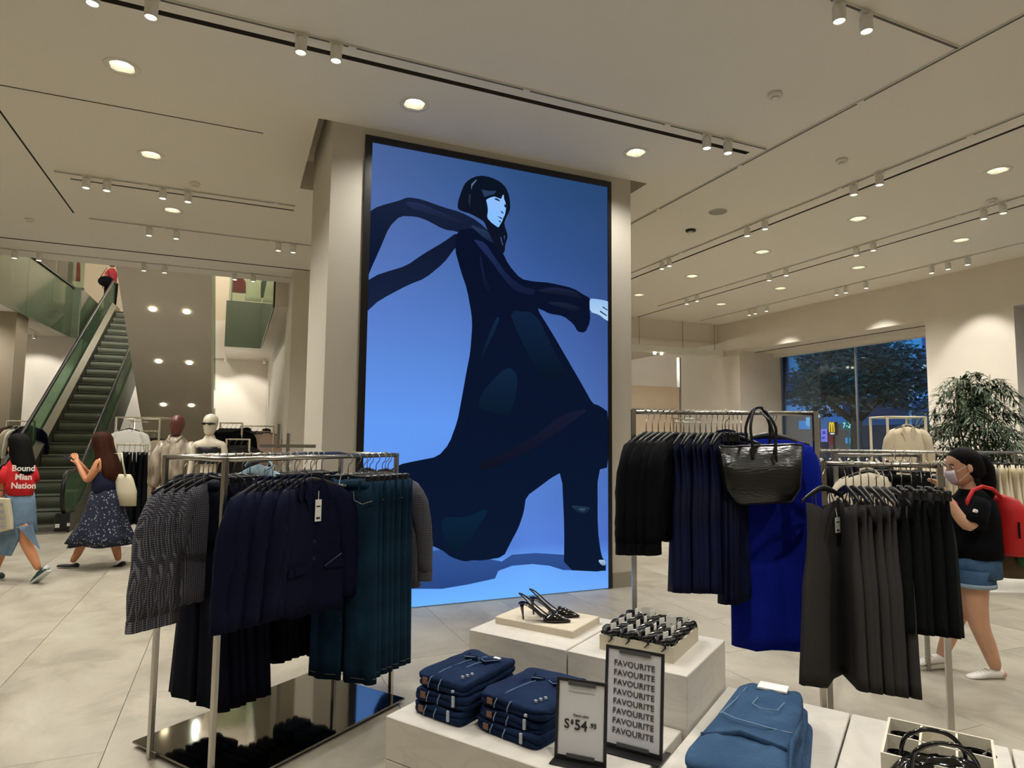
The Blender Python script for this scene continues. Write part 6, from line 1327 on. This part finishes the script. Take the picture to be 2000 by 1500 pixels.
# ------------------------------------------------ mannequins
def mannequin(label, px, ptop, D, m, rz=0.):
    p = at_d(px, ptop, D); h = p.z; t = thing('mannequin', label, 'mannequin', (p.x, p.y, 0), yaw_of(1, 0)); k = h/1.80
    if h > 1.9: pass
    hip = (0, 0, .96*k, (.12, .09)); chest = (0, 0, 1.36*k, (.125, .085))
    ch = [[hip, (0, 0, 1.12*k, (.095, .075)), chest, (0, .0, 1.50*k, (.06, .055)), (0, .0, 1.60*k, (.052, .052))],
          [hip, (-.09, 0, .85*k, .085), (-.10, -.01, .5*k, .055), (-.11, 0, .08*k, .036)], [hip, (.09, 0, .85*k, .085), (.10, -.01, .5*k, .055), (.11, 0, .08*k, .036)],
          [chest, (-.17, 0, 1.45*k, .048), (-.21, .01, 1.20*k, .036), (-.235, -.02, .94*k, .026)], [chest, (.17, 0, 1.45*k, .048), (.21, .01, 1.20*k, .036), (.235, -.02, .94*k, .026)]]
    ch += hand_chains((-.235, -.02, .94*k), (0, -.1, -1), (1, 0, 0), .9, 1, .3)+hand_chains((.235, -.02, .94*k), (0, -.1, -1), (-1, 0, 0), .9, -1, .3)
    me = skin_figure(ch, hip); q = MB(); M = spheroid_head(q, Vector((0, 0, 1.672*k)), 1.06*k, PI)
    for s in (-1, 1): q.rings([[(s*.11+.035*math.cos(2*PI*j/10), y, z*(.5+.5*math.sin(2*PI*j/10))) for j in range(10)] for y, z in ((.05, .06), (0, .09), (-.08, .06), (-.16, .03))])
    join_mesh(me, q, 'body', m, t)
    q = MB(); q.lathe([(.17, .0), (.17, .012), (.001, .014)], 24); q.build('base_disc', M_STEEL, t); return t, k
mb_, kb = mannequin('brown mannequin with a bare head in a patterned satin shirt', 347, 810, 7.9, mat('mannequin_brown', (92, 48, 40), .4))
q = MB(); q.rings([oval((0, 0, z*kb), rx, ry, 24, fold=f, k=7) for z, rx, ry, f in ((1.02, .15, .11, .04), (1.12, .155, .12, .05), (1.25, .165, .12, .03), (1.40, .18, .115, .02), (1.48, .14, .09, 0), (1.53, .075, .07, 0))]); q.build('shirt', M_ZEBRA, mb_, True)
for s in (-1, 1): q = MB(); q.tube([(s*.15, 0, 1.46*kb), (s*.21, 0, 1.32*kb), (s*.235, 0, 1.12*kb), (s*.24, -.01, .98*kb), (s*.24, -.01, .93*kb)], [.055, .075, .08, .075, .045], 12); q.build('sleeve', M_ZEBRA, mb_, True); q = MB(); q.tube([(s*.01, -.095, 1.43*kb), (s*.06, -.09, 1.50*kb), (s*.078, -.02, 1.545*kb), (s*.03, .06, 1.55*kb)], [.006, .018, .016, .012], 6, flat=.5); q.build('collar', M_ZEBRA, mb_, True)
q = MB(); q.rings([oval((0, 0, z*kb), rx, ry, 24, fold=.01) for z, rx, ry in ((1.04, .135, .105), (.95, .155, .12), (.85, .165, .12), (.5, .17, .11), (.15, .18, .11))]); q.build('trousers', M_BLK, mb_, True)
q = MB(); q.bbox(-.07, -.125, .985*kb, .07, -.1, 1.02*kb); q.build('belt_buckle', M_BLACK, mb_)
mw_, kw = mannequin('white mannequin wearing sunglasses and a black bandeau top', 412, 808, 7.8, mat('mannequin_white', (222, 212, 190), .4))
q = MB(); q.rings([oval((0, 0, z*kw), rx, ry, 24) for z, rx, ry in ((1.21, .118, .10), (1.29, .134, .118), (1.39, .142, .112), (1.41, .138, .10))]); q.build('bandeau_top', mat('black_leather', (20, 20, 22), .35), mw_, True)
q = MB(); q.rings([oval((0, 0, z*kw), rx, ry, 24, fold=.01) for z, rx, ry in ((1.08, .112, .09), (.95, .15, .115), (.85, .16, .12), (.5, .17, .11), (.15, .18, .11))]); q.build('trousers', M_BLK, mw_, True)
q = MB(); zc = 1.68*kw; q.tube([(-.078, .0, zc), (-.07, -.075, zc), (-.035, -.098, zc), (0, -.102, zc+.004), (.035, -.098, zc), (.07, -.075, zc), (.078, 0, zc)], [.004, .009, .017, .007, .017, .009, .004], 8, flat=.4); q.build('sunglasses', M_BLACK, mw_, True)
# two distant shoppers
def far_person(label, px, ptop, D, top, hairm, face=0., pants=(24, 24, 30), skin=M_SKIN2):
    p = at_d(px, ptop, D); k = p.z/1.72; t = thing('person', label, 'person', (p.x, p.y, 0), yaw_of(1, 0)+face); hip = (0, 0, .94*k, (.12, .09)); chest = (0, 0, 1.27*k, (.13, .09))
    ch = [[hip, (0, 0, 1.08*k, (.11, .085)), chest, (0, 0, 1.44*k, (.05, .05)), (0, 0, 1.5*k, (.045, .045))], [hip, (-.09, .03, .85*k, .085), (-.10, .05, .5*k, .055), (-.11, .04, .08*k, .036)], [hip, (.09, -.03, .85*k, .085), (.10, -.06, .5*k, .055), (.11, -.06, .08*k, .036)],
          [chest, (-.18, 0, 1.38*k, .045), (-.215, -.05, 1.12*k, .036), (-.2, -.18, 1.0*k, .026)], [chest, (.18, 0, 1.38*k, .045), (.215, -.03, 1.12*k, .036), (.2, -.15, .95*k, .026)]]
    ch += hand_chains((-.2, -.18, 1.0*k), (0, -1, -.3), (1, 0, 0), .9, 1, .4)+hand_chains((.2, -.15, .95*k), (0, -1, -.5), (-1, 0, 0), .9, -1, .4)
    me = skin_figure(ch, hip); q = MB(); M = spheroid_head(q, Vector((0, 0, 1.60*k)), 1.0, PI)
    for s in (-1, 1): q.rings([[(s*.105+.035*math.cos(2*PI*j/10), y+s*-.04, z*(.5+.5*math.sin(2*PI*j/10))) for j in range(10)] for y, z in ((.05, .06), (0, .09), (-.08, .06), (-.16, .03))])
    join_mesh(me, q, 'body', skin, t); face_bits(t, M, 1.0)
    q = MB(); q.rings([oval((0, 0, z*k), rx, ry, 20, fold=.02) for z, rx, ry in ((.92, .165, .125), (1.1, .155, .12), (1.3, .175, .12), (1.40, .12, .09), (1.45, .06, .06))]); q.build('shirt', mat('shirt_%d%d%d' % top, top, .9), t, True)
    for s in (-1, 1): q = MB(); q.tube([(s*.16, 0, 1.38*k), (s*.2, -.02, 1.25*k), (s*.212, -.04, 1.17*k)], [.06, .07, .068], 10); q.build('sleeve', mat('shirt_%d%d%d' % top, top, .9), t, True)
    for s in (-1, 1): q = MB(); q.rings([oval((s*x, s*-y, z*k), r, r, 14) for x, y, z, r in ((.085, .03, .96, .10), (.09, .03, .8, .105), (.10, .05, .5, .085), (.105, .05, .1, .075))]); q.build('trouser_leg', mat('pants_%d%d%d' % pants, pants, .9), t, True)
    q = MB(); hair_strands(q, [((0, .02, 1.735*k), .02, .02), ((0, .02, 1.72*k), .06, .07), ((0, .025, 1.68*k), .082, .09), ((0, .03, 1.62*k), .084, .085), ((0, .045, 1.56*k), .07, .06)]+([((0, .05, 1.45*k), .08, .05)] if hairm == 1 else []), 24, .02); q.build('hair', M_HAIRB, t, True); return t
far_person('man in a white shirt browsing far behind the white mannequin', 480, 836, 13.5, (214, 210, 198), 0, face=-.9)
far_person('woman in a white blouse far behind the left rack', 518, 838, 13.0, (216, 208, 196), 1, face=-.9, skin=M_SKIN)
# legs and bag of someone leaving at the top of the escalator
pE = at_Y(218, 545, 23.1); zE = UF
t = thing('person', 'person with a red top and black bag at the top of the escalator', 'person', (pE.x, 23.1, zE), 0)
hz = pE.z-zE; hip = (0, 0, .92, (.11, .09)); chest = (0, 0, 1.26, (.12, .085))
ch = [[hip, (0, 0, 1.08, (.10, .08)), chest, (0, 0, 1.43, .05), (0, 0, 1.5, .045)], [hip, (-.09, .0, .8, .08), (-.1, 0, .45, .055), (-.1, 0, .06, .036)], [hip, (.09, 0, .8, .08), (.1, 0, .45, .055), (.1, 0, .06, .036)], [chest, (-.18, 0, 1.38, .045), (-.22, 0, 1.1, .035), (-.22, -.05, .86, .025)], [chest, (.18, 0, 1.38, .045), (.24, 0, 1.12, .035), (.27, -.12, .95, .025)]]
ch += hand_chains((-.22, -.05, .86), (0, 0, -1), (1, 0, 0), .9)+hand_chains((.27, -.12, .95), (0, -1, -.5), (-1, 0, 0), .9)
me = skin_figure(ch, hip); q = MB(); spheroid_head(q, Vector((0, 0, 1.60)), 1.0, 0); [q.rings([[(s*.1+.035*math.cos(2*PI*j/10), y, z*(.5+.5*math.sin(2*PI*j/10))) for j in range(10)] for y, z in ((-.05, .06), (0, .09), (.08, .06), (.16, .03))]) for s in (-1, 1)]
join_mesh(me, q, 'body', M_SKIN2, t)
q = MB(); q.rings([oval((0, 0, z), rx, ry, 20) for z, rx, ry in ((.95, .15, .12), (1.1, .14, .11), (1.3, .16, .11), (1.38, .12, .09), (1.44, .06, .06))]); q.build('shirt', mat('top_dark_red', (150, 40, 50), .9), t, True)
for s in (-1, 1): q = MB(); q.rings([oval((s*.09, 0, z), r, r, 14) for z, r in ((.98, .10), (.8, .10), (.5, .085), (.1, .07))]); q.build('trouser_leg', M_BLK, t, True)
q = MB(); hair_strands(q, [((0, 0, 1.73), .03, .03), ((0, 0, 1.70), .08, .09), ((0, -.01, 1.6), .088, .09), ((0, -.03, 1.5), .07, .06)], 20, .02); q.build('hair', M_HAIRB, t, True)
tb = thing('shoulder_bag', 'bulky black bag carried at the top of the escalator', 'bag', (pE.x-.12, 22.95, at_Y(212, 550, 22.95).z)); q = MB(); q.ell((0, 0, 0), .22, .10, .17, 16, 10); q.build('bag_body', M_BLK, tb, True); q = MB(); q.tube([(-.15, 0, .12), (-.02, .08, .45), (.10, 0, .12)], .012, 6); q.build('strap', M_BLACK, tb)
# ================================================================ racks and clothes farther back
def gp(px, D): p = at_d(px, 900, D); return Vector((p.x, p.y, 0))
M_CREAMM = mat('cream_metal', (206, 198, 172), .5)
def far_rack(px0, px1, D0, D1, ytop, label, m=None, back=0., z=None, plate=True, group=None, r=.012):
    a, b = gp(px0, D0), gp(px1, D1); zz = z if z else at_d(px0, ytop, D0).z; return simple_rack(a, b, zz, label, back, plate, m or M_CREAMM, r, group), a, b, zz
def hang_row(proto, hk, a, b, z, t0, t1, n, aa, bb, lab, group):
    g = Row(proto, hk); d = b-a; nm = proto.name
    for i in range(n):
        p = a+d*(t0+(t1-t0)*i/max(1, n-1)); o = g.hang(Vector((p.x, p.y, z-.006)), aa, bb, lab+(', '+nth(i, n) if n > 1 else ''), tilt=.08*math.sin(i*2.3)); o['group'] = group
# left: racks behind the walking woman
r, a, b, z = far_rack(226, 286, 9.3, 9.3, 868, 'low cream rack with black trousers behind the floral skirt', plate=True)
hang_row(trousers('trousers', 'x', M_BLK, .98, .17, 1.3), 'k', a, b, z, .25, .95, 5, .6, -.8, 'black trousers on the low cream rack', 'black trousers on the low cream rack')
r, a, b, z = far_rack(222, 308, 10.4, 10.4, 815, 'tall cream rack of beige clothes behind the low cream rack', back=.5)
hang_row(shirt('beige_shirt', 'x', M_ZEBRA, .7, .21, .55), 'c', a, b, z-.22, .05, .60, 7, .45, .9, 'patterned beige shirt on the tall cream rack', 'beige shirts on the tall cream rack')
hang_row(dress('beige_dress', 'x', M_BEIGE, 1.1, .19, 1.2), 'c', a, b, z-.22, .70, .98, 4, .45, .9, 'beige dress on the tall cream rack', 'beige dresses on the tall cream rack')
q = MB(); q.cyl((0, 0, z-.22), ((b-a).length, 0, z-.22), .012, n=8); q.build('rail', M_CREAMM, r, True)
pz_ = gp(249, 9.9); g = Row(shirt('white_shirt', 'x', M_TAG, .5, .23, .3, th=.03), 'c'); zq = at_d(249, 836, 9.9).z+.10; g.hang(Vector((pz_.x, pz_.y, zq)), 1, .1, 'white short sleeved shirt hung facing forward on the tall cream rack')
loc_ = Matrix.Rotation(-r.rotation_euler[2], 4, 'Z') @ (pz_-r.location); q = MB(); q.cyl((loc_.x, loc_.y, zq+.006), (loc_.x, .0, zq+.006), .008, n=6); q.build('display_arm', M_CREAMM, r)
r, a, b, z = far_rack(8, 62, 12.6, 12.6, 822, 'white rack beside the foot of the escalator at the left edge')
for nm_, m_, t_ in (('brown', mat('brown_cloth', (92, 56, 40), .9), .15), ('cream', M_CREAM, .38), ('white', M_TAG, .58), ('black', M_BLK, .75), ('navy', M_NAVY, .92)):
    p = a.lerp(b, t_); g = Row(shirt(nm_+'_blouse', 'x', m_, .9, .2, .5), 'c'); g.hang(Vector((p.x, p.y, z-.006)), .6, .8, nm_+' blouse on the white rack at the left edge')
r, a, b, z = far_rack(427, 470, 11.2, 11.2, 826, 'thin cream rack behind the white mannequin')
hang_row(shirt('black_jacket', 'x', M_BLK, .6, .22, .5, th=.03), 'c', a, b, z-.0, .1, .9, 5, .8, .6, 'black jacket behind the white mannequin', 'black jackets behind the white mannequin')
r, a, b, z = far_rack(441, 486, 10.2, 10.2, 858, 'low white rack of shiny black tops behind the white mannequin')
hang_row(shirt('leather_top', 'x', mat('black_leather', (20, 20, 22), .35), .45, .2, .2, th=.03, cuff=False), 'c', a, b, z, .1, .9, 4, .8, .6, 'shiny black top on the low white rack', 'shiny black tops on the low white rack')
r, a, b, z = far_rack(468, 532, 12.2, 12.2, 832, 'cream rack with a grey jacket behind the two far shoppers')
hang_row(blazer('x', mat('slate_cloth', (52, 54, 66), .9), .7), 'c', a, b, z, .3, .5, 2, .9, .3, 'slate grey blazer behind the far shoppers', 'slate blazers behind the far shoppers')
hang_row(shirt('pink_shirt', 'x', mat('dusty_pink_cloth', (186, 160, 146), .9), .6, .2, .5), 'c', a, b, z, .62, .82, 3, .9, .3, 'dusty pink shirt behind the far shoppers', 'pink shirts behind the far shoppers')
t = gp(560, 5.5); z0_ = at_d(560, 871, 5.5).z; ta = thing('display_stand', 'steel stand with a long horizontal arm behind the left rack', 'stand', t, yaw_of(1, 0))
pxm = 5.5/FPX
for x, zt_ in ((543-560, 828), (562-560, 846)): q = MB(); q.box(x*pxm-.012, -.012, 0 if x > -5 else z0_-.02, x*pxm+.012, .012, at_d(560, zt_, 5.5).z); q.build('post', M_STEEL, ta)
q = MB(); q.box((507-560)*pxm, -.014, z0_-.014, (615-560)*pxm, .014, z0_+.014); q.build('arm', M_STEEL, ta); q = MB(); q.box(-.25, -.2, 0, .25, .2, .02); q.build('base', M_STEEL, ta)
# right: racks beyond the short rack
r, a, b, z = far_rack(1632, 1796, 4.6, 4.6, 888, 'steel rack with a cream jacket behind the short rack', m=M_STEEL, plate=False)
p = a.lerp(b, .38); g = Row(shirt('cream_jacket', 'x', M_CREAM, .62, .225, .56, 'jacket', th=.04, collar=True, slw=.08), 'c'); g.hang(Vector((p.x, p.y, z-.006)), 1, .1, 'cream jacket facing forward behind the slip dresses')
hang_row(trousers('trousers', 'x', M_BLK, 1.0, .17, 1.1), 'k', a, b, z, .66, .84, 3, .7, -.7, 'black trousers beside the cream jacket', 'black trousers beside the cream jacket')
g = Row(trousers('jeans', 'x', M_DENIMB, 1.0, .17, 1.1, jeans=True, cat='jeans'), 'k'); p = a.lerp(b, .95); g.hang(Vector((p.x, p.y, z-.006)), .8, -.5, 'mid blue jeans at the right end of the cream jacket rack')
r, a, b, z = far_rack(1596, 2060, 7.0, 7.0, 881, 'long steel rack of dark and cream clothes across the right background', m=M_STEEL, back=.55, plate=True)
hang_row(shirt('black_jacket', 'x', M_BLK, .65, .21, .5, th=.026), 'c', a, b, z, .01, .30, 12, .45, .9, 'black jacket on the long background rack', 'black jackets on the long background rack')
hang_row(shirt('cream_cardigan', 'x', M_BEIGE, .75, .22, .6, th=.028), 'c', a, b, z, .33, .60, 9, .5, .86, 'beige cardigan on the long background rack', 'beige cardigans on the long background rack')
hang_row(shirt('black_coat', 'x', M_BLK, .9, .22, .6, th=.028), 'c', a, b, z, .645, .72, 3, .7, .7, 'black coat with pearl buttons behind the ponytail', 'black coats behind the ponytail')
for i, o in enumerate([x for x in S.objects if x.name.startswith('black_coat') and x.parent is None][-1:]):
    for k in range(4): q = MB(); q.ell((.10, -.05, -.22-.06*k), .010, .008, .010, 8, 6); q.build('button', M_TAG, o, True)
hang_row(dress('cream_skirt', 'x', M_CREAM, .95, .18, 1.15, slope=.01), 'k', a, b, z, .75, .99, 11, .45, .9, 'cream skirt at the right edge of the background rack', 'cream skirts on the long background rack')
hang_row(shirt('white_blouse', 'x', M_TAG, .6, .2, .5), 'c', a+GF*.55, b+GF*.55, z, .04, .5, 12, .5, .86, 'white blouse on the rear rail of the background rack', 'white blouses on the rear rail')
r, a, b, z = far_rack(1736, 1811, 8.4, 8.4, 814, 'tall frame stand holding the beige jacket before the window', m=M_CREAMM, back=.4)
p = a.lerp(b, .52)+GF*.0; g = Row(blazer('x', M_BEIGE, .8, .24), 'c'); g.hang(Vector((p.x, p.y, z-.006)), 1, .0, 'beige jacket displayed facing forward before the window')
r, a, b, z = far_rack(1316, 1368, 11.5, 11.5, 817, 'small dark frame stand seen through the tall rack hangers', m=M_STEEL, plate=True)
q = MB(); q.cyl((0, 0, z-.07), ((b-a).length, 0, z-.07), .012, n=6); q.build('rail', M_STEEL, r)
# ---------------------------------------------------------------- bamboo palm
pp = gp(1908, 8.6); pl = thing('potted_palm', 'tall leafy bamboo palm in front of the window wall at the right', 'plant', pp)
q = MB(); q.lathe([(.16, 0), (.22, .02), (.24, .40), (.25, .42), (.22, .42), (.20, .36), (.001, .36)], 24); q.build('pot', mat('pot_dark', (60, 58, 54), .5), pl, True)
rnd = random.Random(11); M_LEAFP = mat('palm_leaf', (50, 66, 44), .5, spec=.3, var=.45, vscale=3); M_STEM = mat('palm_stem', (84, 82, 52), .6)
HT = at_d(1908, 706, 8.6).z+.12; tips = []
for k in range(7):
    a0 = 2*PI*k/7; x0_, y0_ = .06*math.cos(a0), .06*math.sin(a0); h_ = HT*(.80+.12*rnd.random()); sx, sy = .14*math.cos(a0), .14*math.sin(a0)
    q = MB(); q.tube([(x0_, y0_, .36), (x0_+sx*.3, y0_+sy*.3, h_*.4), (x0_+sx, y0_+sy, h_*.75), (x0_+sx*1.4, y0_+sy*1.4, h_)], [.016, .014, .009, .004], 6); q.build('stem', M_STEM, pl, True)
    for j in range(19):
        v = .42+.58*(j+rnd.random())/19; c = Vector((x0_+sx*v*1.3, y0_+sy*v*1.3, h_*v)); az = rnd.uniform(0, 2*PI); tips.append((c, az, v))
lf = MB(); br = MB()
def leaf(q, p, d, L, w):
    d = d.normalized(); s = d.cross(Vector((0, 0, 1))); s = s.normalized() if s.length > .01 else Vector((1, 0, 0)); m1 = p+d*L*.45+Vector((0, 0, .01)); e = p+d*L+Vector((0, 0, -L*.28))
    q.add([p, m1+s*w, e, m1-s*w], [(0, 1, 2, 3)])
for c, az, v in tips:
    R_ = (.34+.30*math.sin(PI*(v-.42)/.58*.5+.3*PI) if v < .8 else .30)*rnd.uniform(.8, 1.25); u = Vector((math.cos(az), math.sin(az), 0)); pts = []
    for i in range(8): f = i/7; pts.append(c+u*R_*f+Vector((0, 0, .26*f-.40*f*f))*(1.0 if v < .85 else 1.3))
    br.tube(pts, [.005*(1-.6*i/7) for i in range(8)], 4)
    for i in range(1, 8):
        for s in (-1, 1):
            for _ in range(3):
                side = Vector((-u.y, u.x, 0))*s; d = (u*rnd.uniform(.3, 1)+side*rnd.uniform(.3, 1.0)+Vector((0, 0, rnd.uniform(-.6, .45)))); leaf(lf, pts[i], d, rnd.uniform(.13, .22), rnd.uniform(.008, .014))
        if i == 7:
            for _ in range(3): leaf(lf, pts[i], u+Vector((rnd.uniform(-.5, .5), rnd.uniform(-.5, .5), rnd.uniform(-.6, .2))), .18, .009)
o = br.build('branches', M_STEM, pl); o['kind'] = 'stuff'; o = lf.build('foliage', M_LEAFP, pl, fix=False); o['kind'] = 'stuff'
